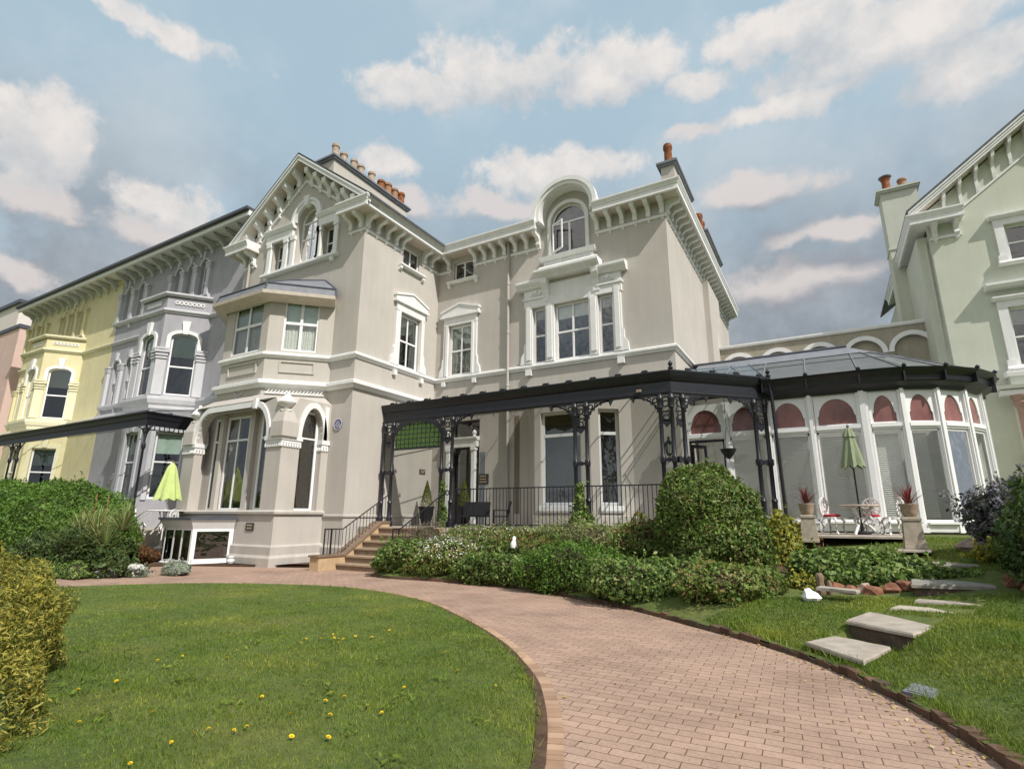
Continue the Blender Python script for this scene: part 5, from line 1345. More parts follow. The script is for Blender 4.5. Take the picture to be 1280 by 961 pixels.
def handrail(label, x, pts, foot):
    h = thing('handrail', label, 'handrail', (x, pts[0][0], foot(pts[0][0])))
    m = MB(SIDE(x)); m.tube([(y, 0, z) for y, z in pts], .022, 8)
    y, z = pts[-1]; m.tube([(y+.09*sin(a)*1.0, 0, z-.09+.09*cos(a)) for a in frange(0, 4.6, 12)], .018, 8); m.build('top_rail', IRON, h, smooth=True)
    m = MB(SIDE(x)); bb = [(y, 0, foot(y)+.06) for y, z in pts[1:]]; m.tube(bb, .012, 6); m.build('bottom_rail', IRON, h)
    y = pts[0][0]; bars_ = []
    while y < pts[-1][0]-.15:
        z = np.interp(y, [p[0] for p in pts], [p[1] for p in pts]); bars_.append((y, z)); y += .16
    for y, z in bars_:
        m = MB(SIDE(x)); m.tube([(y, 0, foot(y)), (y, 0, z)], .011, 6); m.build('bar', IRON, h)
    m = MB(SIDE(x))
    for yy in (pts[0][0], pts[0][0]+.28): m.tube([(yy, 0, foot(yy)), (yy, 0, pts[0][1]+.02)], .025, 8)
    m.build('newel_post', IRON, h)
fl = lambda y: float(np.interp(y, [13, 14.13, 15.88, 16.4], [.31, .31, 1.39, 1.39]))
handrail('black iron handrail on the left side wall of the entrance steps', -15.0, [(13.35, 1.14), (14.15, 1.14), (16.45, 2.44)], fl)
fr_ = lambda y: float(np.interp(y, [13.6, 13.9, 16.2, 17], [-.1, .0, 1.2, 1.2]))
handrail('black iron handrail right of the entrance steps, beside the lavender', -12.5, [(13.95, 1.17), (14.3, 1.17), (16.85, 2.55)], fr_)

# ------------------------------------------------------------------ SLABS, STONES AND THINGS IN THE GARDEN
DRISER = noisy('dark_step_riser', (.095, .07, .052), .35, 7, .9, .5, 30)
def slab(pts, zt, th, label, mat=FLAG, riser=None):
    cx = sum(p[0] for p in pts)/len(pts); cy = sum(p[1] for p in pts)/len(pts)
    t_ = thing('stone_slab', label, 'paving slab', (cx, cy, zt-th))
    # slightly irregular, chipped outline
    P = []
    n = len(pts)
    for i in range(n):
        a, b = pts[i], pts[(i+1) % n]
        for k in range(6):
            u = k/6; j = 0 if k == 0 else random.uniform(-.012, .012); P.append((a[0]+(b[0]-a[0])*u+j, a[1]+(b[1]-a[1])*u+j))
    m = MB(); Q = [(cx+(x-cx)*.97, cy+(y-cy)*.97) for x, y in P]; nn = len(P)
    m.add([(x, y, zt-th) for x, y in P]+[(x, y, zt-.02) for x, y in P]+[(x, y, zt) for x, y in Q],
          [list(range(nn))[::-1]]+[(i, (i+1) % nn, nn+(i+1) % nn, nn+i) for i in range(nn)]+[(nn+i, nn+(i+1) % nn, 2*nn+(i+1) % nn, 2*nn+i) for i in range(nn)]+[list(range(2*nn, 3*nn))])
    m.build('slab', mat, t_)
    if riser:
        m = MB(); q = [(cx+(x-cx)*.93, cy+(y-cy)*.93) for x, y in pts]; m.plan(q, zt-th-riser, zt-th+.005); m.build('riser', DRISER, t_)
slab([(-.47, 8.38), (.13, 7.64), (.46, 8.62), (-.14, 9.0)], .06, .05, 'lowest garden stone slab projecting over the kerb of the drive', FLAG, .25)
slab([(.01, 9.13), (.70, 8.52), (1.23, 9.70), (.32, 10.1)], .25, .05, 'second stone slab of the garden steps, with a dark riser below', FLAG, .2)
slab([(.60, 10.22), (1.62, 10.12), (1.70, 10.5), (.74, 10.62)], .31, .05, 'pale narrow slab sunk in the grass above the garden steps', noisy('pale_slab', (.42, .38, .30), .15, 6, .85, .3, 30))
slab([(.97, 10.85), (1.86, 10.8), (1.92, 11.12), (1.05, 11.18)], .36, .05, 'brown narrow slab sunk in the grass before the rock step', FLAG)
slab([(1.02, 11.45), (2.16, 11.7), (2.2, 12.5), (1.1, 12.3)], .56, .07, 'dark edged slab step between the red rocks and the dark bush', FLAGD, .25)
slab([(1.15, 13.2), (2.3, 13.5), (2.34, 14.2), (1.2, 14.0)], .76, .07, 'uppermost dark slab step at the edge of the upper lawn', FLAGD, .25)
slab([(1.15, 14.5), (1.75, 14.6), (1.85, 15.4), (1.25, 15.4)], .95, .05, 'square slab under the right stone planter on the upper lawn')
slab([(-.75, 16.5), (1.75, 16.7), (2.2, 19.25), (-.75, 19.25)], 1.17, .07, 'paved patio slab carrying the white table and chairs')
def rock(x, y, s, label, mat, flat=.6):
    bm = bmesh.new(); bmesh.ops.create_icosphere(bm, subdivisions=2, radius=1)
    sd = random.random()*50
    for v in bm.verts:
        n = 1+.22*sin(v.co.x*3+sd)+.18*sin(v.co.y*4+sd*1.3)+.12*sin(v.co.z*5+sd)
        v.co = Vector((v.co.x*s*n, v.co.y*s*n*.8, v.co.z*s*n*flat))
    me = bpy.data.meshes.new('rock'); bm.to_mesh(me); bm.free(); me.materials.append(mat)
    o = bpy.data.objects.new('rock', me); COL.objects.link(o); o.location = (x, y, bz(x, y)+s*flat*.45); o.rotation_euler = (0, 0, random.random()*6); tag(o, label, 'rock', 'rocks edging the shrub bed'); return o
for x, y, s, l in ((-.06, 12.1, .15, 'red edging rock nearest the carved stump'), (.18, 11.75, .15, 'flat red edging rock second along from the stump'), (.52, 11.75, .15, 'red edging rock just right of the pale round stone'), (.76, 11.9, .16, 'red edging rock in the middle of the row by the ivy'), (1.0, 12.0, .17, 'last red edging rock, against the dark slab step'),
                   (2.45, 11.9, .2, 'red rock right of the slab step under the dark bush'), (2.55, 11.2, .2, 'low brown rock at the foot of the dark bush'), (2.5, 15.2, .28, 'large pinkish rock on the upper lawn beside the lilac')):
    rock(x, y, s, l, ROCK if y < 15 else ROCKP)
rock(.36, 11.85, .14, 'pale round stone among the red edging rocks', ROCKP, .8)
tag(rock(-.45, 10.9, .15, 'white lump of stone on the grass by the ball shrub bed', WHITE, .8), 'white lump of stone on the grass below the stump', 'rock')
slab([(-.36, 11.0), (.22, 10.75), (.28, 11.0), (-.3, 11.25)], .46, .05, 'small grey paving stone in front of the carved stump')
w = MB(); w.lathe(0, 0, [(.07, 0), (.09, .1), (.06, .22), (.08, .3), (.05, .36), (.01, .37)], 8); w.lathe(.14, .02, [(.05, 0), (.06, .1), (.04, .2), (.03, .24), (.01, .25)], 8)
stp = w.build('wooden_stump', WOOD, None, True, loc=(0, 0, 0)); stp.location = (-.3, 11.5, bz(-.3, 11.5)); tag(stp, 'weathered grey wooden stump ornament in front of the ivy', 'ornament')
gt = thing('ground_plate', 'small square metal drain plate set in the grass near the kerb', 'drain cover', (.55, 6.9, bz(.55, 6.9)))
w = MB(); z = bz(.55, 6.9)
w.plan([(.40, 6.75), (.62, 6.62), (.74, 6.98), (.52, 7.12)], z-.05, z+.02); w.build('frame', LEADP, gt)
w = MB(); w.plan([(.44, 6.78), (.61, 6.67), (.70, 6.96), (.53, 7.07)], z-.03, z+.026); w.build('lid', LEADP, gt)

def spikes(name, mat, parent, c, n, L, w, droop=.6, up=.5, seed=0, loc=None):
    rs = random.Random(seed); V = []; F = []
    for i in range(n):
        a = rs.random()*2*PI; e = rs.uniform(up, 1.45); l = L*rs.uniform(.65, 1.1); ww = w*rs.uniform(.7, 1.1)
        d = Vector((cos(a)*cos(e), sin(a)*cos(e), sin(e))); p = Vector(c); side = Vector((-sin(a), cos(a), 0)); b = len(V); S = 5
        for k in range(S+1):
            t_ = k/S; wd = ww*(1-t_)**.7*(1 if k else .6)
            V += [tuple(p-side*wd), tuple(p+side*wd)]
            dd = Vector(d); dd.z -= droop*t_*t_*1.6; p = p+dd*l/S
        F += [(b+2*k, b+2*k+1, b+2*k+3, b+2*k+2) for k in range(S)]
    m = MB(); m.v = V; m.f = F
    return m.build(name, mat, parent)

def planter(x, y, z, label, plabel):
    t_ = thing('stone_planter', label, 'planter', (x, y, z))
    m = MB(); m.lathe(x, y, [(.285, z), (.285, z+.05), (.275, z+.06), (.225, z+.58), (.25, z+.60), (.25, z+.65), (.16, z+.67)], 4, True); m.build('pedestal', CONC, t_)
    m = MB(); m.lathe(x, y, [(.10, z+.66), (.13, z+.70), (.16, z+.78), (.17, z+.90), (.19, z+.93), (.19, z+.96), (.15, z+.96), (.14, z+.90)], 14); m.build('pot', noisy('planter_pot', (.40, .30, .22), .2, 8, .85, .3, 30), t_, smooth=True)
    p = thing('cordyline', plabel, 'plant', (x, y, z+.9))
    spikes('red_leaves', L_RED, p, (x, y, z+.92), 50, .62, .017, .35, .55, int(x*10))
    spikes('dry_leaves', L_LAV, p, (x, y, z+.92), 14, .55, .008, .7, .1, int(x*10)+3)
planter(1.52, 15.0, .955, 'stone pedestal planter on the upper lawn right of the white table', 'burgundy cordyline growing in the right stone planter')
planter(-.52, 16.2, 1.0, 'stone pedestal planter left of the white table, by the yellow shrub', 'burgundy cordyline growing in the left stone planter')
# white cast metal chairs, table, closed parasol
CASTW = noisy('white_cast_metal', (.72, .70, .68), .08, 12, .5)
def make_chair(label):
    t_ = thing('garden_chair', label, 'chair', (0, 0, 0), 'white cast metal chairs on the patio')
    m = MB(); m.plan([(.23*cos(a), .22*sin(a)) for a in frange(0, 2*PI*15/16, 16)], .40, .455); m.ring_ = None; m.build('seat', CASTW, t_)
    f = FRONT(.2); m = MB(f)
    m.ring(arc(0, .72, .23, 0, 360, 22, .27)[:-1], arc(0, .72, .185, 0, 360, 22, .225)[:-1], -.02, .02, True)
    m.ring(arc(0, .72, .09, 0, 360, 12)[:-1], arc(0, .72, .06, 0, 360, 12)[:-1], -.012, .012, True)
    for k in range(12):
        a = k*PI/6; m.tube([(.08*cos(a), 0, .72+.08*sin(a)), (.145*cos(a+.15), 0, .72+.17*sin(a+.15)), (.215*cos(a), 0, .72+.25*sin(a))], .02, 5)
    m.tube([(-.12, 0, .44), (-.12, 0, .52)], .015, 6); m.tube([(.12, 0, .44), (.12, 0, .52)], .015, 6)
    m.build('backrest', CASTW, t_)
    for sx in (-1, 1):
        for sy in (-1, 1):
            m = MB(); m.tube([(.15*sx, .15*sy, .43), (.21*sx, .20*sy, .34), (.17*sx, .17*sy, .18), (.19*sx, .19*sy, .06), (.23*sx, .23*sy, 0)], .034, 7, .026); m.build('leg', CASTW, t_, smooth=True)
    m = MB(); m.ring(arc(0, 0, .1, 0, 1, 1), arc(0, 0, .05, 0, 1, 1), 0, .01); 
    return t_
ZP = 1.172
c0 = make_chair('white filigree chair with a red cushion left of the patio table'); c0.location = (.03, 17.55, ZP); c0.rotation_euler = (0, 0, R(62))
dup_tree(c0, (.98, 18.35, ZP), R(-10), 'white chair behind the patio table, seen above its top', 'white cast metal chairs on the patio')
dup_tree(c0, (1.42, 17.65, ZP), R(-72), 'white chair seen side-on right of the patio table', 'white cast metal chairs on the patio')
for x, y, a, l in ((.03, 17.55, 62, 'red seat cushion on the left patio chair'), (.98, 18.35, -10, 'red seat cushion on the chair behind the table')):
    m = MB(); m.lathe(0, 0, [(.15, 0), (.2, .02), (.2, .05), (.14, .07)], 14); o = m.build('seat_cushion', CUSH, None, True, loc=(0, 0, 0)); o.location = (x, y, ZP+.457); tag(o, l, 'cushion')
tb = thing('patio_table', 'round patio table with tiled top on white ornate legs, in front of the conservatory', 'table', (.69, 17.6, ZP))
m = MB(); m.lathe(.69, 17.6, [(.45, ZP+.73), (.47, ZP+.74), (.47, ZP+.765), (.44, ZP+.775)], 28); m.build('table_top', TABLETOP, tb)
for k in range(3):
    a = R(90+120*k+30); m = MB(); d = (cos(a), sin(a))
    m.tube([(.69+d[0]*r_, 17.6+d[1]*r_, ZP+z) for r_, z in ((.30, .73), (.2, .6), (.12, .45), (.16, .25), (.30, .08), (.36, 0))], .045, 7, .035)
    m.tube([(.69+d[0]*r_, 17.6+d[1]*r_, ZP+z) for r_, z in ((.05, .68), (.2, .5), (.28, .35), (.2, .22), (.08, .3))], .03, 6); m.build('leg', CASTW, tb, smooth=True)
m = MB(); m.lathe(.69, 17.6, [(.13, ZP+.40), (.15, ZP+.42), (.13, ZP+.44)], 14); m.build('stretcher', CASTW, tb)
def parasol(x, y, z0, zb, zt, r_, mat, label, polem, tip):
    t_ = thing('parasol', label, 'parasol', (x, y, z0))
    m = MB(); m.tube([(x, y, z0), (x, y, zt+.03)], .022, 8); m.lathe(x, y, [(.2, z0), (.2, z0+.05), (.05, z0+.1), (.04, z0+.3)], 14); m.build('pole', polem, t_, smooth=True)
    m = MB(); n = 32; H = zt-zb; rows = ((0, .35), (.04, .72), (.3, .95), (.62, .9), (.85, .62), (.97, .36), (1, .05))[::1]
    V = []; 
    prof_ = [(r_, zb), (r_*.93, zb+H*.12), (r_*.72, zb+H*.42), (r_*.48, zb+H*.72), (r_*.34, zb+H*.88), (r_*.12, zb+H*.985), (.01, zt)]
    for rr, z in prof_:
        for k in range(n):
            a = 2*PI*k/n; q = rr*(1+.16*cos(8*a+.8*sin(z*3))*(1-(z-zb)/H*.6)); V.append((x+q*cos(a), y+q*sin(a), z-(.05*cos(8*a) if z == zb else 0)))
    F = [(i*n+k, i*n+(k+1) % n, (i+1)*n+(k+1) % n, (i+1)*n+k) for i in range(len(prof_)-1) for k in range(n)]
    m.v = V; m.f = F; m.build('canopy', mat, t_, smooth=True)
    m = MB(); m.lathe(x, y, [(.03, zt-.01), (.035, zt+.03), (.012, zt+.07), (.005, zt+.1)], 8); m.build('finial', tip, t_)
    if mat is UMBG:
        m = MB(); V = []
        for rr, z in ((r_*.58, zt-.28), (r_*.46, zt-.16), (r_*.2, zt-.03)):
            V += [(x+rr*(1+.1*cos(8*2*PI*k/n))*cos(2*PI*k/n), y+rr*(1+.1*cos(8*2*PI*k/n))*sin(2*PI*k/n), z) for k in range(n)]
        m.v = V; m.f = [(i*n+k, i*n+(k+1) % n, (i+1)*n+(k+1) % n, (i+1)*n+k) for i in range(2) for k in range(n)]; m.build('vent_cap', UMBG, t_, smooth=True)
parasol(.69, 17.6, ZP, 2.95, 4.06, .26, UMBG, 'closed sage green parasol standing through the patio table', IRON, IRON)
parasol(-23.0, 12.3, .3, 2.18, 3.65, .46, UMBL, 'closed lime green parasol in front of the grey townhouse window', WHITEF, TERRA)
tl = thing('patio_table', 'white garden table under the lime parasol beside the left hedge', 'table', (-23.0, 12.3, .95))
m = MB(); m.lathe(-23.0, 12.3, [(.62, 1.72), (.64, 1.74), (.62, 1.77)], 24); m.build('table_top', CASTW, tl)
for k in range(4):
    a = R(45+90*k); m = MB(); m.tube([(-23+.2*cos(a), 12.3+.2*sin(a), 1.72), (-23+.1*cos(a), 12.3+.1*sin(a), 1.3), (-23+.4*cos(a), 12.3+.4*sin(a), .85)], .03, 6); m.build('leg', CASTW, tl)
for x, y, a, l in ((-22.2, 12.05, -70, 'white filigree chair right of the lime parasol table'), (-23.6, 11.7, 160, 'white filigree chair in front of the lime parasol table')):
    o = dup_tree(c0, (x, y, .82), R(a), l, 'white cast metal chairs by the lime parasol')
# entrance pots, terrace seats, lantern, hanging basket
def topiary(x, y, label):
    t_ = thing('plant_pot', label[0], 'plant pot', (x, y, 1.18))
    m = MB(); m.lathe(x, y, [(.2, 1.18), (.26, 1.5), (.33, 1.9), (.36, 1.95), (.36, 2.0), (.30, 2.0), (.28, 1.9)], 16); m.build('pot', BLACKPL, t_, smooth=True)
    p = thing('clipped_conifer', label[1], 'shrub', (x, y, 1.95)); return p
TOP = [topiary(-15.35, 19.2, ('black pot with a clipped cone against the wing wall by the door', 'clipped cone conifer in the black pot left of the entrance')), topiary(-13.35, 19.2, ('black pot with a clipped cone right of the entrance door', 'clipped cone conifer in the black pot right of the entrance'))]
def armchair(x, y, rz, label, w=.62, n=1):
    t_ = thing('terrace_armchair', label, 'chair', (0, 0, 0), 'black seats on the verandah')
    m = MB(); m.box(-w/2, w/2, -.28, .28, .38, .44); m.build('seat', BLACKPL, t_)
    m = MB(); m.hexa([(-w/2, .24, .44), (w/2, .24, .44), (w/2, .29, .44), (-w/2, .29, .44)], [(-w/2, .36, .98), (w/2, .36, .98), (w/2, .41, .96), (-w/2, .41, .96)]); m.build('backrest', BLACKPL, t_)
    for sx in (-1, 1):
        m = MB(); m.box(sx*w/2-.03, sx*w/2+.03, -.28, .3, .62, .66); m.build('armrest', BLACKPL, t_)
        for sy in (-.26, .26): m = MB(); m.tube([(sx*w/2, sy, 0), (sx*w/2, sy, .63)], .02, 6); m.build('leg', BLACKPL, t_)
    t_.location = (x, y, 1.185); t_.rotation_euler = (0, 0, rz); return t_
armchair(-12.35, 18.5, R(15), 'wide black bench seat on the verandah behind the railing', 1.1)
armchair(-10.95, 18.2, R(-55), 'black armchair on the verandah turned towards the bench')
ln = thing('wall_lantern', 'black wall lantern on the villa corner behind the triple columns', 'lantern', (-4.9, YA-.25, 3.9))
m = MB(); m.lathe(-4.9, YA-.28, [(.05, 3.78), (.09, 3.84), (.12, 3.88)], 6); m.lathe(-4.9, YA-.28, [(.17, 4.22), (.19, 4.24), (.06, 4.36), (.03, 4.42), (.05, 4.46), (.01, 4.52)], 6)
for k in range(6): a = k*PI/3; m.tube([(-4.9+.11*cos(a), YA-.28+.11*sin(a), 3.87), (-4.9+.165*cos(a), YA-.28+.165*sin(a), 4.23)], .012, 5)
m.tube([(-4.9, YA, 3.7), (-4.9, YA-.28, 3.75)], .02, 6); m.build('lantern_frame', IRON, ln)
m = MB(); m.lathe(-4.9, YA-.28, [(.10, 3.88), (.15, 4.22)], 6); m.build('pane', GLASS, ln)
hb = thing('hanging_pot', 'black hanging pot suspended before the conservatory door', 'hanging pot', (-2.63, 18.6, 3.6))
m = MB(); m.lathe(-2.63, 18.6, [(.02, 3.42), (.12, 3.5), (.22, 3.66), (.25, 3.74), (.22, 3.75)], 14); m.build('pot', BLACKPL, hb, smooth=True)
m = MB()
for k in range(3): a = k*2*PI/3; m.tube([(-2.63+.22*cos(a), 18.6+.22*sin(a), 3.74), (-2.63, 18.6, 4.5)], .008, 4)
m.tube([(-2.63, 18.6, 4.5), (-2.63, 18.6, 5.5)], .008, 4); m.build('chain', IRON, hb)
bird = thing('bird_ornament', 'small white bird ornament standing in the shrub bed', 'ornament', (-7.6, 13.3, .62))
m = MB(); m.lathe(0, 0, [(.02, 0), (.06, .02), (.085, .10), (.07, .18), (.045, .23), (.055, .28), (.04, .32), (.01, .34)], 10); o_ = m.build('body', WHITE, None, True, loc=(0, 0, 0)); o_.parent = bird; o_.location = (0, 0, .12); o_.rotation_euler = (R(-14), 0, 0)
m = MB(); m.tube([(0, -.03, .29), (.0, -.11, .27)], .014, 6, .003); b2 = m.build('beak', TERRA, None, loc=(0, 0, 0)); b2.parent = bird; b2.location = (0, -.06, .12)
m = MB(); m.hexa([(-.03, .04, .1), (.03, .04, .1), (.03, .2, .03), (-.03, .2, .03)], [(-.03, .05, .14), (.03, .05, .14), (.025, .2, .05), (-.025, .2, .05)]); b3 = m.build('tail', WHITE, None, loc=(0, 0, 0)); b3.parent = bird; b3.location = (0, 0, .12)

# ------------------------------------------------------------------ PLANTS
def mesh_np(name, V, F, mat, parent=None, org=(0, 0, 0)):
    me = bpy.data.meshes.new(name); nv, nf, k = len(V), len(F), F.shape[1]
    me.vertices.add(nv); me.vertices.foreach_set('co', (V-np.array(org)).astype(np.float32).ravel())
    me.loops.add(nf*k); me.loops.foreach_set('vertex_index', F.astype(np.int32).ravel())
    me.polygons.add(nf); me.polygons.foreach_set('loop_start', np.arange(0, nf*k, k, dtype=np.int32)); me.polygons.foreach_set('loop_total', np.full(nf, k, np.int32))
    me.update(); me.validate(); me.materials.append(mat)
    o = bpy.data.objects.new(name, me); COL.objects.link(o)
    if parent is not None: o.parent = parent
    return o
class Lump:
    def __init__(s, seed, amp=.16):
        r = np.random.default_rng(seed); s.k = r.normal(size=(14, 3))*np.linspace(1.5, 7, 14)[:, None]; s.p = r.random(14)*6.3; s.a = amp/np.linspace(1, 2.6, 14)**1.1
    def __call__(s, D): return 1+(np.sin(D@s.k.T+s.p)*s.a).sum(1)*.55
def leaves(C, N, L, W, rng, jit=.7, bend=True):
    """rhombic leaves centred on C whose normals scatter round N"""
    n = len(C)
    N = N+rng.normal(size=(n, 3))*jit; N /= np.linalg.norm(N, axis=1)[:, None]+1e-9
    T = rng.normal(size=(n, 3)); T -= N*(T*N).sum(1)[:, None]; T /= np.linalg.norm(T, axis=1)[:, None]+1e-9
    B = np.cross(N, T); l = L*rng.uniform(.6, 1.25, n)[:, None]; w = W*rng.uniform(.6, 1.2, n)[:, None]
    V = np.stack([C-T*l*.5, C+B*w*.5+N*w*.18, C+T*l*.5, C-B*w*.5+N*w*.18], 1).reshape(-1, 3)
    F = np.arange(n*4).reshape(n, 4); return V, F
def bush(name, label, cat, blobs, n, L, W, mat, seed, group=None, amp=.17, thick=.28, zmin=None, core=CORE_DARK, jit=.75, parent=None, gaps=.25, part='foliage', flowers=None, dirbias=None):
    rng = np.random.default_rng(seed)
    c0_ = np.mean([b[:3] for b in blobs], 0); zb = min(b[2]-b[5]*.8 for b in blobs)
    t_ = parent or thing(name, label, cat, (float(c0_[0]), float(c0_[1]), float(max(zb, zmin if zmin is not None else zb))), group)
    org = np.array(t_.location)
    areas = np.array([b[3]*b[4]+b[3]*b[5]+b[4]*b[5] for b in blobs]); areas = areas/areas.sum()
    Cs, Ns = [], []; fl_ = []
    for i, b in enumerate(blobs):
        c = np.array(b[:3]); r_ = np.array(b[3:6]); k = int(n*areas[i]*1.6)
        D = rng.normal(size=(k, 3)); D /= np.linalg.norm(D, axis=1)[:, None]
        lm = Lump(seed*7+i, amp); rad = lm(D)
        g = Lump(seed*13+i+99, 1.0)(D*2.2)     # gaps between clumps
        keep = (g > 1-.9+gaps*.8) | (rng.random(k) > gaps*1.6)
        dep = 1-np.abs(rng.normal(size=k))*thick*.6; dep = np.clip(dep, .35, 1.06)
        P = c+D*r_*(rad*dep)[:, None]; Nn = D/r_; Nn /= np.linalg.norm(Nn, axis=1)[:, None]; Nn[:, 2] += .25
        if zmin is not None: keep &= P[:, 2] > zmin
        Cs.append(P[keep]); Ns.append(Nn[keep])
    C = np.concatenate(Cs); N = np.concatenate(Ns)
    # leaves buried inside a neighbouring lobe are never seen
    hid = np.zeros(len(C), bool)
    for b in blobs: hid |= (((C-np.array(b[:3]))/np.array(b[3:6]))**2).sum(1) < .36
    C, N = C[~hid], N[~hid]
    ns = max(20, len(C)//170); ii = rng.integers(0, len(C), ns); sh = []; sn = []
    for q in ii:
        d = N[q]+np.array([0, 0, .7])+rng.normal(size=3)*.5; d /= np.linalg.norm(d); ll = rng.uniform(1.2, 3.4)*L
        for tt in np.linspace(.1, 1, 8): sh.append(C[q]+d*ll*tt+rng.normal(size=3)*L*.16); sn.append(rng.normal(size=3))
    C2 = np.concatenate([C, np.array(sh)]); N2 = np.concatenate([N, np.array(sn)]); big = rng.random(len(C2)) < .3
    Va, Fa = leaves(C2[~big], N2[~big], L*.85, W*.85, rng, jit); Vb, Fb = leaves(C2[big], N2[big], L*1.35, W*1.35, rng, jit*1.2)
    mesh_np(part, np.concatenate([Va, Vb]), np.concatenate([Fa, Fb+len(Va)]), mat, t_, org)
    if flowers:
        fm, fn, fL, top = flowers; s_ = np.argsort(-(C[:, 2]+rng.normal(size=len(C))*top)); s_ = s_[:fn]
        V, F = leaves(C[s_]+np.array([0, -.02, .03]), N[s_], fL, fL*.8, rng, .8); mesh_np('flowers', V, F, fm, t_, org)
    if core:  # solid dark core painted in for the shade inside the bush
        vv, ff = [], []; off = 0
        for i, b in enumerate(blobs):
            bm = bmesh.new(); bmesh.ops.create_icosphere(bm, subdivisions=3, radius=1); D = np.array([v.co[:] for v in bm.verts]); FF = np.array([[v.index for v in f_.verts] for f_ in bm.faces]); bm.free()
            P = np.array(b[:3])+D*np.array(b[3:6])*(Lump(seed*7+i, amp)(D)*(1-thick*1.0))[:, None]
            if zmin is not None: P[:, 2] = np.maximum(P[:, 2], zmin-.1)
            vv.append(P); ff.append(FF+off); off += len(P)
        mesh_np('dark_core', np.concatenate(vv), np.concatenate(ff), core, t_, org)
    return t_
# left hedge and the planting in front of it
bush('hedge', 'tall rounded dark green hedge in front of the yellow and grey townhouses', 'hedge', [(-28.2, 9.9, .9, 4.4, 2.2, 2.15), (-23.8, 9.6, .75, 2.6, 1.9, 1.9), (-32.0, 10.2, .9, 4.2, 2.3, 2.2), (-22.1, 9.6, .6, 1.3, 1.4, 1.35)], 95000, .115, .06, L_HEDGE, 3, amp=.09, thick=.16, zmin=-.25, gaps=.06, core=L_DARK)
bush('shrub', 'dark brownish shrub growing low at the foot of the left hedge', 'shrub', [(-19.6, 8.15, .4, 1.5, .7, .85), (-18.2, 8.5, .3, 1.0, .7, .7), (-21.2, 7.9, .35, 1.3, .7, .8)], 14000, .11, .06, L_DARK, 5, amp=.2, zmin=-.2)
bush('ground_cover_plant', 'low blue-green ground cover at the front edge of the left bed', 'plant', [(-19.4, 7.2, -.02, 1.1, .4, .3), (-18.3, 7.6, -.02, .8, .4, .3)], 6000, .09, .03, L_IVY, 6, zmin=-.12)
yk = thing('yucca', 'spiky yucca with long pale leaves in front of the left hedge', 'plant', (-18.2, 8.2, 0))
for i, (x, y, z) in enumerate(((-18.6, 8.2, .75), (-18.2, 8.6, 1.1), (-19.1, 8.3, 1.05), (-18.0, 8.1, .6), (-19.7, 8.2, .95), (-19.0, 7.9, .6))): spikes('leaf_rosette', L_SPIKE, yk, (x, y, z), 110, 1.05, .03, .35, .0, 31+i)
m = MB()
for x, y, h in ((-19.2, 8.2, 2.2), (-18.7, 8.3, 2.1)): m.tube([(x, y, .4), (x+.04, y, h*.6), (x+.02, y, h)], .02, 5)
m.build('flower_stalk', WOODR, yk)
bush('heather', 'rust coloured heather cushion in the left bed by the basement window', 'plant', [(-18.75, 9.3, .3, .85, .5, .36)], 7000, .08, .025, L_RUST, 8, zmin=-.1)
bush('white_flowering_plant', 'low white flowering plant at the lawn edge below the heather', 'plant', [(-17.9, 8.2, .0, .5, .28, .2), (-17.3, 8.7, .02, .45, .28, .2)], 3000, .09, .03, L_SILV, 9, zmin=-.15, flowers=(L_WHT, 700, .09, .1))
bush('silver_plant', 'silvery low plant beside the basement window box', 'plant', [(-17.0, 9.7, .02, .45, .3, .2)], 3000, .07, .03, L_SILV, 10, zmin=-.15)
bush('golden_conifer', 'golden yellow conifer bush close by at the left edge', 'conifer', [(-7.0, 2.05, .2, 1.0, .8, .95), (-6.55, 1.8, .1, .8, .65, .8), (-7.6, 2.35, .35, 1.1, .9, .85), (-5.75, 1.75, -.1, .72, .6, .75)], 90000, .06, .014, L_GOLD, 12, amp=.16, thick=.24, zmin=-.1, gaps=.4, core=L_DARK, jit=1.1)
# bed in front of the verandah
gz_ = lambda x, y: bz(x, y)
def bed_bush(name, label, x, y, rx, ry, rz, n, L, W, mat, seed, **k):
    z = gz_(x, y); return bush(name, label, 'shrub', [(x, y, z+rz*.35, rx, ry, rz), (x+rx*.55, y+.15, z+rz*.3, rx*.7, ry*.8, rz*.85), (x-rx*.5, y-.1, z+rz*.3, rx*.7, ry*.8, rz*.8)], n, L, W, mat, seed, zmin=z-.45, **k)
bed_bush('shrub', 'bright green shrub at the drive corner beside the entrance steps', -11.3, 13.2, .85, .62, .62, 9000, .10, .055, L_IVY, 20, amp=.2)
bed_bush('white_flowering_shrub', 'grey-green shrub with white flowers next to the entrance steps', -9.75, 13.4, 1.1, .8, .66, 10000, .095, .045, L_COVER, 21, flowers=(L_WHT, 1300, .055, .35))
bed_bush('shrub', 'reddish tipped green shrub in the bed behind the white bird', -7.6, 14.0, 1.3, .8, .62, 9000, .13, .04, L_BALL, 22, flowers=(L_RUST, 500, .07, .2))
bed_bush('shrub', 'glossy green shrub spilling to the kerb under the white bird', -7.5, 13.0, 1.35, .55, .5, 11000, .095, .055, L_IVY, 23)
bed_bush('shrub', 'dark green shrub spilling over the kerb left of the ball shrub', -5.4, 12.5, 1.2, .7, .66, 13000, .08, .04, L_HEDGE, 24)
bed_bush('shrub', 'low leafy shrub under the railing in the middle of the bed', -6.3, 15.6, 2.0, .8, .52, 10000, .14, .03, L_SPIKE, 25)
bed_bush('white_flowering_shrub', 'low white speckled shrub under the railing by the entrance', -9.8, 15.7, 1.9, .8, .50, 12000, .09, .035, L_COVER, 26, flowers=(L_WHT, 500, .05, .4))
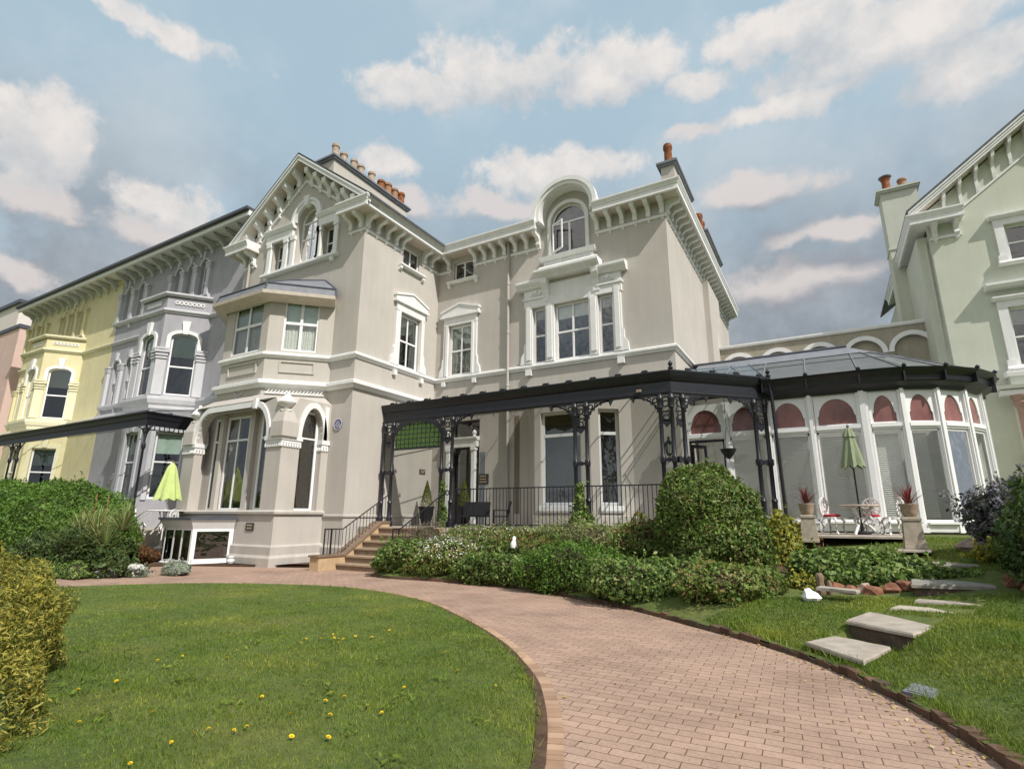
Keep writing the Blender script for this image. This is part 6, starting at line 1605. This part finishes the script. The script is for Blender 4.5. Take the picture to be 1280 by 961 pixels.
bed_bush('shrub', 'dense dark green shrub at the kerb below the ball shrub', -3.4, 11.6, 1.2, .75, .55, 12000, .09, .05, L_IVY, 27)
bed_bush('shrub', 'low green shrub at the grass edge right of the ball shrub foot', -1.75, 11.1, .85, .8, .42, 8000, .085, .045, L_COVER, 28)
bed_bush('ball_shrub', 'large rounded clipped shrub with yellow-green leaves before the verandah', -2.45, 13.7, 1.35, 1.25, 1.5, 10, .1, .05, L_BALL, 29) if False else None
bush('ball_shrub', 'large rounded clipped shrub with yellow-green leaves before the verandah', 'shrub', [(-2.5, 13.75, 1.42, 1.30, 1.25, 1.42), (-2.5, 13.55, 1.0, 1.3, 1.15, .95)], 42000, .10, .045, L_BALL, 30, amp=.07, thick=.22, zmin=.15, gaps=.2)
bed_bush('lavender', 'dry brownish lavender bush beside the entrance handrail', -11.6, 14.7, .75, .55, .62, 9000, .12, .012, L_LAV, 31, amp=.25)
bed_bush('shrub', 'reddish green shrub left of the ball shrub', -4.25, 14.3, .7, .6, .75, 7000, .10, .045, L_COVER, 32, flowers=(L_RUST, 500, .07, .3))
bed_bush('shrub', 'yellow-green leafy shrub right of the ball shrub', -1.05, 14.2, .34, .5, .8, 4500, .10, .06, L_YEL, 33)
bed_bush('shrub', 'rust brown grassy shrub in front of the conservatory', -.95, 16.4, .5, .4, .55, 4000, .12, .02, L_RUST, 34)
bed_bush('ivy', 'spreading dark ivy over the rocks left of the slab steps', .35, 12.9, .95, .75, .42, 11000, .10, .07, L_IVY, 35)
bed_bush('ivy', 'ivy trailing between the two upper slab steps', 1.6, 12.75, .55, .2, .12, 1500, .08, .055, L_IVY, 36)
bed_bush('yellow_plant', 'small yellow leaved plant in front of the ivy', -.55, 12.2, .28, .22, .2, 900, .08, .05, L_YEL, 37)
yk2 = thing('yucca', 'small spiky plant among the shrubs under the railing', 'plant', (-6.9, 14.6, 1)); spikes('leaf_rosette', L_SPIKE, yk2, (-6.9, 14.5, .95), 60, .6, .02, .5, .2, 50)
yk3 = thing('spiky_plant', 'blue-green spiky plant left of the ball shrub', 'plant', (-4.9, 14.0, 1)); spikes('leaf_rosette', L_IVY, yk3, (-4.9, 13.8, .85), 70, .5, .014, .6, .2, 51)
def climber(x, y, z0, z1, label, seed, w=.2):
    bush('climbing_plant', label, 'plant', [(x, y, (z0*1.6+z1*.4)/2, w*1.3, w, (z1-z0)*.34), (x, y, (z0+z1)/2+.2, w*.6, w*.6, (z1-z0)*.5)], 1700, .10, .06, L_IVY, seed, core=None, gaps=.3)
climber(-7.05, 16.75, 1.15, 2.5, 'climber at the foot of the middle column pair', 60, .3)
climber(-12.6, 16.7, 1.2, 2.7, 'climber on the column pair by the entrance', 61, .14)
climber(-4.2, 16.5, 1.2, 2.2, 'thin climber on the railing left of the ball shrub', 62, .2)
# right-hand shrubs
bush('lilac', 'lilac bush with grey-purple flowers before the curved conservatory end', 'shrub', [(3.2, 14.6, 1.65, .75, .7, .7), (4.1, 14.8, 1.85, .9, .8, .8), (2.75, 14.3, 1.4, .38, .5, .42)], 12000, .09, .05, L_LILAC, 70, zmin=.7, amp=.22, core=CORE_DARK)
bush('shrub', 'large dark green bush at the right edge beside the slab steps', 'shrub', [(3.3, 11.6, 1.15, .95, 1.1, 1.1), (4.1, 12.8, 1.45, 1.4, 1.4, 1.25), (3.1, 12.6, .8, .6, .8, .55), (4.4, 11.2, 1.2, 1.3, 1.3, 1.3)], 26000, .10, .055, L_DARK, 71, zmin=.3, amp=.2)
bush('shrub', 'yellow-green low plant under the lilac at the edge of the upper lawn', 'shrub', [(2.55, 13.9, .95, .3, .25, .14)], 900, .09, .06, L_YEL, 72, core=None)
for p, sd in zip(TOP, (80, 81)):
    x, y, z = p.location
    rng = np.random.default_rng(sd); k = 3500; h = rng.random(k)**.8; a = rng.random(k)*6.283; rr = .30*(1-h)**.85*np.sqrt(rng.uniform(.6, 1.05, k))
    C = np.stack([x+rr*np.cos(a), y+rr*np.sin(a), z+.05+h*1.12], 1); N = np.stack([np.cos(a), np.sin(a), np.full(k, .4)], 1)
    V, F = leaves(C, N, .06, .02, rng, .5); mesh_np('foliage', V, F, L_TOP, p, np.array(p.location))
# grass blades
def blades(name, poly, n_, hmin, hmax, zfun, seed, near=None):
    rng = np.random.default_rng(seed); P = np.array(poly); lo, hi = P.min(0), P.max(0)
    X = rng.uniform(lo[0], hi[0], n_*3); Y = rng.uniform(lo[1], hi[1], n_*3)
    d = np.hypot(X, Y); keep = pip(poly, X, Y) & (rng.random(len(X)) < np.clip((near or 7)/d, 0, 1)**1.5)
    X, Y = X[keep][:n_], Y[keep][:n_]; Z = zfun(X, Y); k = len(X)
    tuft = .5+.5*np.sin(X*2.3+np.sin(Y*3.1)*1.7)*np.sin(Y*2.9+np.sin(X*1.9)*2)
    h = rng.uniform(hmin, hmax, k)*(.7+.7*tuft); a = rng.random(k)*6.283; w = rng.uniform(.002, .0042, k)*np.clip(np.hypot(X, Y)/4, 1, 2.2); ln_ = rng.normal(size=(k, 2))*.45
    base = np.stack([X, Y, Z], 1); s_ = np.stack([np.cos(a)*w, np.sin(a)*w, np.zeros(k)], 1)
    tip = base+np.stack([ln_[:, 0]*h, ln_[:, 1]*h, h], 1)
    V = np.stack([base-s_, base+s_, tip], 1).reshape(-1, 3); F = np.arange(k*3).reshape(k, 3)
    o = mesh_np(name, V, F, L_GRASS); o['kind'] = 'stuff'; o['label'] = 'short mown grass blades'; return o
vis = [(-16.5, 5.6), (-14.6, 8.2), (-11.6, 9.95), (-8.9, 9.9), (-6, 8.35), (-4.05, 6.75), (-2.6, 4.95), (-1.9, 3.5), (-1.7, 2.2), (-6, 1.6), (-10, 2.2)]
vis = [p for p in lawn_edge if p[1] > 1.2 and p[0] > -17]+[(-5, 1.2), (-9, 2), (-17, 4.9)]
zl_ = lambda X, Y: SL*np.clip(Y, -6, 22)+.03
blades('grass', vis, 150000, .016, .036, zl_, 90, 5.5)
vis2 = [(-2.0, 9.75), (-1.0, 8.9), (-.35, 8.2), (.1, 7.5), (.4, 6.9), (.65, 6.2), (.98, 5.2), (1.25, 4.0), (2.2, 4.5), (3.2, 7.5), (3.2, 11), (2.4, 11.3), (1.0, 11.4), (-.2, 11.4), (-1.2, 10.8)]
slabs_xy = [[(-.47, 8.38), (.13, 7.64), (.46, 8.62), (-.14, 9.0)], [(.01, 9.13), (.70, 8.52), (1.23, 9.70), (.32, 10.1)], [(.60, 10.22), (1.62, 10.12), (1.70, 10.5), (.74, 10.62)], [(.97, 10.85), (1.86, 10.8), (1.92, 11.12), (1.05, 11.18)]]
def zb2(X, Y):
    Z = bankz(X, Y)
    for s_ in slabs_xy:
        cx_ = sum(p[0] for p in s_)/4; cy_ = sum(p[1] for p in s_)/4
        Z[pip([(cx_+(x-cx_)*.93, cy_+(y-cy_)*.93) for x, y in s_], X, Y)] -= .3
    return Z-.003
blades('grass', vis2, 60000, .02, .05, zb2, 91, 8)
blades('grass', [(1.0, 13.0), (3.4, 13.0), (4, 17), (1.8, 19), (1.0, 16.5)], 12000, .03, .05, lambda X, Y: bankz(X, Y)-.003, 92, 14)
kp_in = offs2(kerb, -.02); kp_out = offs2(kerb, -.22)
strip = [p for p in kp_in if p[0] > -2 and p[1] > 1]+[p for p in kp_out if p[0] > -2 and p[1] > 1][::-1]
blades('grass', strip, 9000, .035, .10, lambda X, Y: bankz(X, Y)+.0, 93, 9)
rim = [p for p in offs2(lawn_edge, -.05) if p[0] > -12 and p[1] > 1]+[p for p in offs2(lawn_edge, .10) if p[0] > -12 and p[1] > 1][::-1]
blades('grass', rim, 16000, .03, .07, zl_, 94, 6)
# dandelions
DAN = [(-6.92, 7.26), (-5.77, 6.48), (-5.65, 6.0), (-5.87, 5.91), (-5.88, 5.7), (-5.76, 5.51), (-5.95, 5.68), (-6.03, 5.68), (-6.23, 5.84), (-6.14, 5.55), (-6.29, 5.43), (-6.15, 5.23), (-6.62, 5.34), (-6.7, 4.02), (-6.22, 4.26), (-3.66, 5.22), (-3.75, 4.67), (-3.73, 4.44), (-3.02, 4.96), (-4.18, 3.95), (-4.0, 3.94), (-4.05, 3.77), (-4.62, 3.55), (-3.74, 3.54), (-3.42, 3.8), (-4.02, 3.38), (-4.07, 3.02), (-4.08, 2.92), (-4.27, 2.84), (-4.26, 2.73), (-4.24, 2.55), (-3.38, 3.2), (-3.62, 3.07), (-4.28, 5.84), (-7.33, 3.96), (-6.73, 3.76), (-6.23, 4.27), (-6.22, 3.11), (-6.21, 2.79), (-5.01, 2.82), (-5.24, 2.4), (-4.11, 2.22)]
def dandelion():
    m = MB(); rs = random.Random(4)
    for ring_, (r_, z, n_) in enumerate(((.022, .0, 16), (.016, .005, 12), (.009, .009, 8))):
        for k in range(n_):
            a = 2*PI*k/n_+ring_*.2; c, s_ = cos(a), sin(a); w = .0035
            m.add([(-s_*w, c*w, z), (s_*w, -c*w, z), (c*r_+s_*w, s_*r_-c*w, z+.004), (c*r_-s_*w, s_*r_+c*w, z+.004)], [(0, 1, 2, 3)])
    o = m.build('dandelion', YELF, None, loc=(0, 0, 0)); nf = len(o.data.polygons)
    return o
d0 = dandelion()
for i, (x, y) in enumerate(DAN):
    o = d0 if i == 0 else d0.copy()
    if i: COL.objects.link(o)
    o.location = (x, y, SL*y+.066); s_ = random.uniform(.6, 1.0); o.scale = (s_, s_, 1); o.rotation_euler = (R(random.uniform(-25, 10)), R(random.uniform(-20, 20)), random.random()*6)
    tag(o, 'yellow dandelion flower in the front lawn', 'flower', 'dandelions in the front lawn')
# broad weed rosettes in the lawn (small leaf clumps) and fallen leaves along the kerb
rng = np.random.default_rng(5); Cs = []
for k in range(26):
    cx_, cy_ = rng.uniform(-8, -2.6), rng.uniform(2.2, 5.5)
    if not pip(vis, np.array([cx_]), np.array([cy_]))[0]: continue
    n_ = 14; a = rng.random(n_)*6.283; r_ = rng.uniform(.02, .12, n_); Cs.append(np.stack([cx_+r_*np.cos(a), cy_+r_*np.sin(a), SL*cy_+.06+rng.uniform(0, .02, n_)], 1))
C = np.concatenate(Cs); V, F = leaves(C, np.tile([0, 0, 1.0], (len(C), 1)), .07, .02, rng, .4); o = mesh_np('lawn_weeds', V, F, L_GRASS); o['kind'] = 'stuff'; o['label'] = 'broad leaved weeds in the lawn'
i_ = rng.integers(20, len(kerb)-12, 260); C = np.array(kerb)[i_]+rng.normal(size=(260, 2))*.10+np.array([-.14, -.05]); C = np.concatenate([C, np.stack([rng.uniform(-3, .6, 40), rng.uniform(4, 8, 40)], 1)])
outk = ~pip([(p[0], p[1]) for p in kerb]+[(24, -5.9), (24, 30), (-12.2, 30)], C[:, 0], C[:, 1]); C = C[outk]
C = np.column_stack([C, SL*C[:, 1]+.012]); V, F = leaves(C, np.tile([0, 0, 1.0], (len(C), 1)), .045, .03, rng, .25); o = mesh_np('fallen_leaves', V, F, L_DEAD); o['kind'] = 'stuff'; o['label'] = 'fallen yellow leaves along the kerb'

# ------------------------------------------------------------------ SKY, SUN, CAMERA
SUN_AZ, SUN_EL = 20, 47           # azimuth from +X towards the viewer (-Y)
wd = bpy.data.worlds.new('World'); SC.world = wd; wd.use_nodes = True
nt = wd.node_tree; nt.nodes.clear(); NN = nt.nodes.new; LK = nt.links.new
outw = NN('ShaderNodeOutputWorld'); bg = NN('ShaderNodeBackground'); WS = .11; bg.inputs['Strength'].default_value = WS
sky = NN('ShaderNodeTexSky'); sky.sky_type = 'NISHITA'; sky.sun_disc = False; sky.sun_elevation = R(SUN_EL); sky.sun_rotation = R(90+SUN_AZ)
sky.air_density = 1.0; sky.dust_density = 1.2; sky.ozone_density = 1.2
def math_(op, a, b=None, clamp=False):
    x = NN('ShaderNodeMath'); x.operation = op; x.use_clamp = clamp
    for v, s_ in ((a, x.inputs[0]), (b, x.inputs[1])):
        if v is None: continue
        if isinstance(v, (int, float)): s_.default_value = v
        else: LK(v, s_)
    return x.outputs[0]
tc = NN('ShaderNodeTexCoord'); sep = NN('ShaderNodeSeparateXYZ'); LK(tc.outputs['Generated'], sep.inputs[0])
az = math_('ARCTAN2', sep.outputs[0], sep.outputs[1]); el = math_('ARCSINE', sep.outputs[2])
def wnoise(scale, det, rough=.6, vec=None):
    x = NN('ShaderNodeTexNoise'); x.inputs['Scale'].default_value = scale; x.inputs['Detail'].default_value = det; x.inputs['Roughness'].default_value = rough
    LK(vec or tc.outputs['Generated'], x.inputs['Vector']); return x
nA = wnoise(9, 4); nB = wnoise(11, 12, .62); nC = wnoise(4, 5)
cmb = NN('ShaderNodeCombineXYZ'); LK(az, cmb.inputs[0]); LK(math_('MULTIPLY', el, 1.0), cmb.inputs[1])
sb = NN('ShaderNodeVectorMath'); sb.operation = 'SUBTRACT'; sb.inputs[1].default_value = (.5, .5, .5); LK(nA.outputs['Color'], sb.inputs[0])
sc_ = NN('ShaderNodeVectorMath'); sc_.operation = 'SCALE'; sc_.inputs['Scale'].default_value = .07; LK(sb.outputs[0], sc_.inputs[0])
ad_ = NN('ShaderNodeVectorMath'); ad_.operation = 'ADD'; LK(cmb.outputs[0], ad_.inputs[0]); LK(sc_.outputs[0], ad_.inputs[1])
# flatten z
fl2 = NN('ShaderNodeVectorMath'); fl2.operation = 'MULTIPLY'; fl2.inputs[1].default_value = (1, 1, 0); LK(ad_.outputs[0], fl2.inputs[0])
CLOUDS = [(-1.318, 0.498, 0.088, 0.082), (-1.148, 0.466, 0.114, 0.044), (-1.269, 0.698, 0.257, 0.026), (-0.733, 0.727, 0.184, 0.043), (-0.508, 0.762, 0.249, 0.065), (-0.299, 0.747, 0.166, 0.052), (0.043, 0.745, 0.172, 0.045), (0.181, 0.68, 0.212, 0.063), (0.276, 0.608, 0.116, 0.046), (0.011, 0.643, 0.199, 0.024), (-0.14, 0.703, 0.083, 0.027), (-0.779, 0.62, 0.08, 0.03), (-0.44, 0.612, 0.156, 0.049), (-0.357, 0.621, 0.126, 0.039)]
GREYS = [(-1.308, 0.423, 0.083, 0.03), (-0.524, 0.553, 0.198, 0.039), (-0.06, 0.528, 0.147, 0.036), (0.058, 0.45, 0.139, 0.029), (-1.306, 0.322, 0.062, 0.028), (-1.113, 0.424, 0.149, 0.035), (0.0, 0.381, 0.172, 0.048), (-0.784, 0.552, 0.136, 0.032), (-0.163, 0.64, 0.083, 0.018), (-1.025, 0.406, 0.082, 0.023)]
FILL_CLOUDS = [(2.3, .75, .8, .45), (-2.5, .7, .6, .4), (3.0, .45, .5, .3), (-3.0, .5, .4, .3)]
def cover(shift, lst=None):
    o_ = None
    for (ca, ce, ra, re) in (lst or CLOUDS):
        s1 = NN('ShaderNodeVectorMath'); s1.operation = 'SUBTRACT'; s1.inputs[1].default_value = (ca, ce-shift, 0); LK(fl2.outputs[0], s1.inputs[0])
        s2 = NN('ShaderNodeVectorMath'); s2.operation = 'DIVIDE'; s2.inputs[1].default_value = (ra, re, 1); LK(s1.outputs[0], s2.inputs[0])
        s3 = NN('ShaderNodeVectorMath'); s3.operation = 'LENGTH'; LK(s2.outputs[0], s3.inputs[0])
        v = math_('SUBTRACT', 1.0, s3.outputs['Value']); o_ = v if o_ is None else math_('MAXIMUM', o_, v)
    return o_
puff = math_('ADD', math_('MULTIPLY', math_('SUBTRACT', nB.outputs['Fac'], .5), 1.9), math_('MULTIPLY', math_('SUBTRACT', wnoise(26, 8, .62).outputs['Fac'], .5), .8))
c0v = math_('ADD', cover(0), puff); c1v = math_('ADD', cover(.05), puff)
def sstep(v, a, b):
    x = NN('ShaderNodeMapRange'); x.interpolation_type = 'SMOOTHSTEP'; x.inputs['From Min'].default_value = a; x.inputs['From Max'].default_value = b; LK(v, x.inputs['Value']); return x.outputs['Result']
dens = sstep(c0v, .0, .50)
edge = sstep(math_('SUBTRACT', c0v, c1v), -.5, .8)     # bright tops, grey bases
nD = wnoise(24, 8, .6)
lite = math_('ADD', math_('MULTIPLY', edge, .6), math_('ADD', math_('MULTIPLY', math_('SUBTRACT', nB.outputs['Fac'], .36), 1.2), math_('MULTIPLY', math_('SUBTRACT', nD.outputs['Fac'], .5), 1.3)), True)
def mixc(f, a, b):
    x = NN('ShaderNodeMix'); x.data_type = 'RGBA'
    LK(f, x.inputs[0]) if not isinstance(f, (int, float)) else setattr(x.inputs[0], 'default_value', f)
    for v, s_ in ((a, x.inputs[6]), (b, x.inputs[7])):
        if isinstance(v, tuple): s_.default_value = (*v, 1)
        else: LK(v, s_)
    return x.outputs[2]
K = 1/WS
base = mixc(.80, sky.outputs[0], tuple(c*K for c in (.41, .545, .625)))
veil = sstep(wnoise(2.6, 7, .6).outputs['Fac'], .42, .75)      # thin high veil
base = mixc(math_('MULTIPLY', veil, .45), base, tuple(c*K for c in (.56, .61, .645)))
# low grey bank of cloud towards the horizon
veil = sstep(wnoise(2.6, 7, .6).outputs['Fac'], .42, .75)      # thin high veil
base = mixc(math_('MULTIPLY', veil, .45), base, tuple(c*K for c in (.56, .61, .645)))
# low grey bank of cloud towards the horizon, with paler streaks
low = math_('MULTIPLY', sstep(el, R(40), R(17)), sstep(nC.outputs['Fac'], .28, .52))
low = math_('MAXIMUM', low, sstep(el, R(23), R(12)))
gcol = mixc(sstep(wnoise(6, 6).outputs['Fac'], .38, .66), tuple(c*K for c in (.225, .245, .275)), tuple(c*K for c in (.34, .365, .40)))
base = mixc(math_('MULTIPLY', low, .9), base, gcol)
g0 = math_('ADD', cover(0, GREYS), puff); g1 = math_('ADD', cover(.05, GREYS), puff)
gd = sstep(g0, -.05, .55); ge = sstep(math_('SUBTRACT', g0, g1), -.35, .75)
base = mixc(math_('MULTIPLY', gd, .8), base, mixc(ge, tuple(c*K for c in (.29, .30, .335)), tuple(c*K for c in (.66, .60, .575))))
ccol = mixc(lite, tuple(c*K for c in (.46, .49, .52)), tuple(c*K for c in (.78, .72, .675)))
fin = mixc(math_('MULTIPLY', dens, .86), base, ccol)
bk = sstep(math_('ADD', cover(0, FILL_CLOUDS), puff), -.1, .6)      # unseen bright cloud added behind the viewer as fill light
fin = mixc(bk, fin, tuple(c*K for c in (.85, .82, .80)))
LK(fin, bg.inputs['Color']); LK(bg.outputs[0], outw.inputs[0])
sl = bpy.data.lights.new('sun', 'SUN'); sl.energy = 4.15; sl.angle = R(.55); sl.color = (1, .95, .885)
so = bpy.data.objects.new('sun', sl); COL.objects.link(so)
a = R(SUN_AZ); dv = Vector((cos(R(SUN_EL))*cos(a), -cos(R(SUN_EL))*sin(a), sin(R(SUN_EL))))
so.rotation_euler = dv.to_track_quat('Z', 'Y').to_euler(); so.location = dv*60
cam = bpy.data.cameras.new('camera'); co = bpy.data.objects.new('camera', cam); COL.objects.link(co); SC.camera = co
cam.sensor_width = 36; cam.lens = 674.63/1280*36; cam.clip_end = 3000; cam.clip_start = .05
yaw, pit, rol = -.52214513, .23930963, .00500936
fv = Vector((sin(yaw)*cos(pit), cos(yaw)*cos(pit), sin(pit))); rv = Vector((cos(yaw), -sin(yaw), 0)); uv = rv.cross(fv)
r2 = rv*cos(rol)+uv*sin(rol); u2 = -rv*sin(rol)+uv*cos(rol)
M = __import__('mathutils').Matrix((( r2.x, u2.x, -fv.x, 0), (r2.y, u2.y, -fv.y, 0), (r2.z, u2.z, -fv.z, 1.6), (0, 0, 0, 1)))
co.matrix_world = M
vs = SC.view_settings; vs.view_transform = 'Standard'; vs.look = 'None'; vs.exposure = .22; vs.gamma = 1; vs.use_curve_mapping = False
SC.render.engine = 'CYCLES'
SC.cycles.max_bounces = 8; SC.cycles.transparent_max_bounces = 16; SC.cycles.diffuse_bounces = 3; SC.cycles.glossy_bounces = 3
SC.cycles.use_denoising = True
SC.render.resolution_x = 1024; SC.render.resolution_y = 768
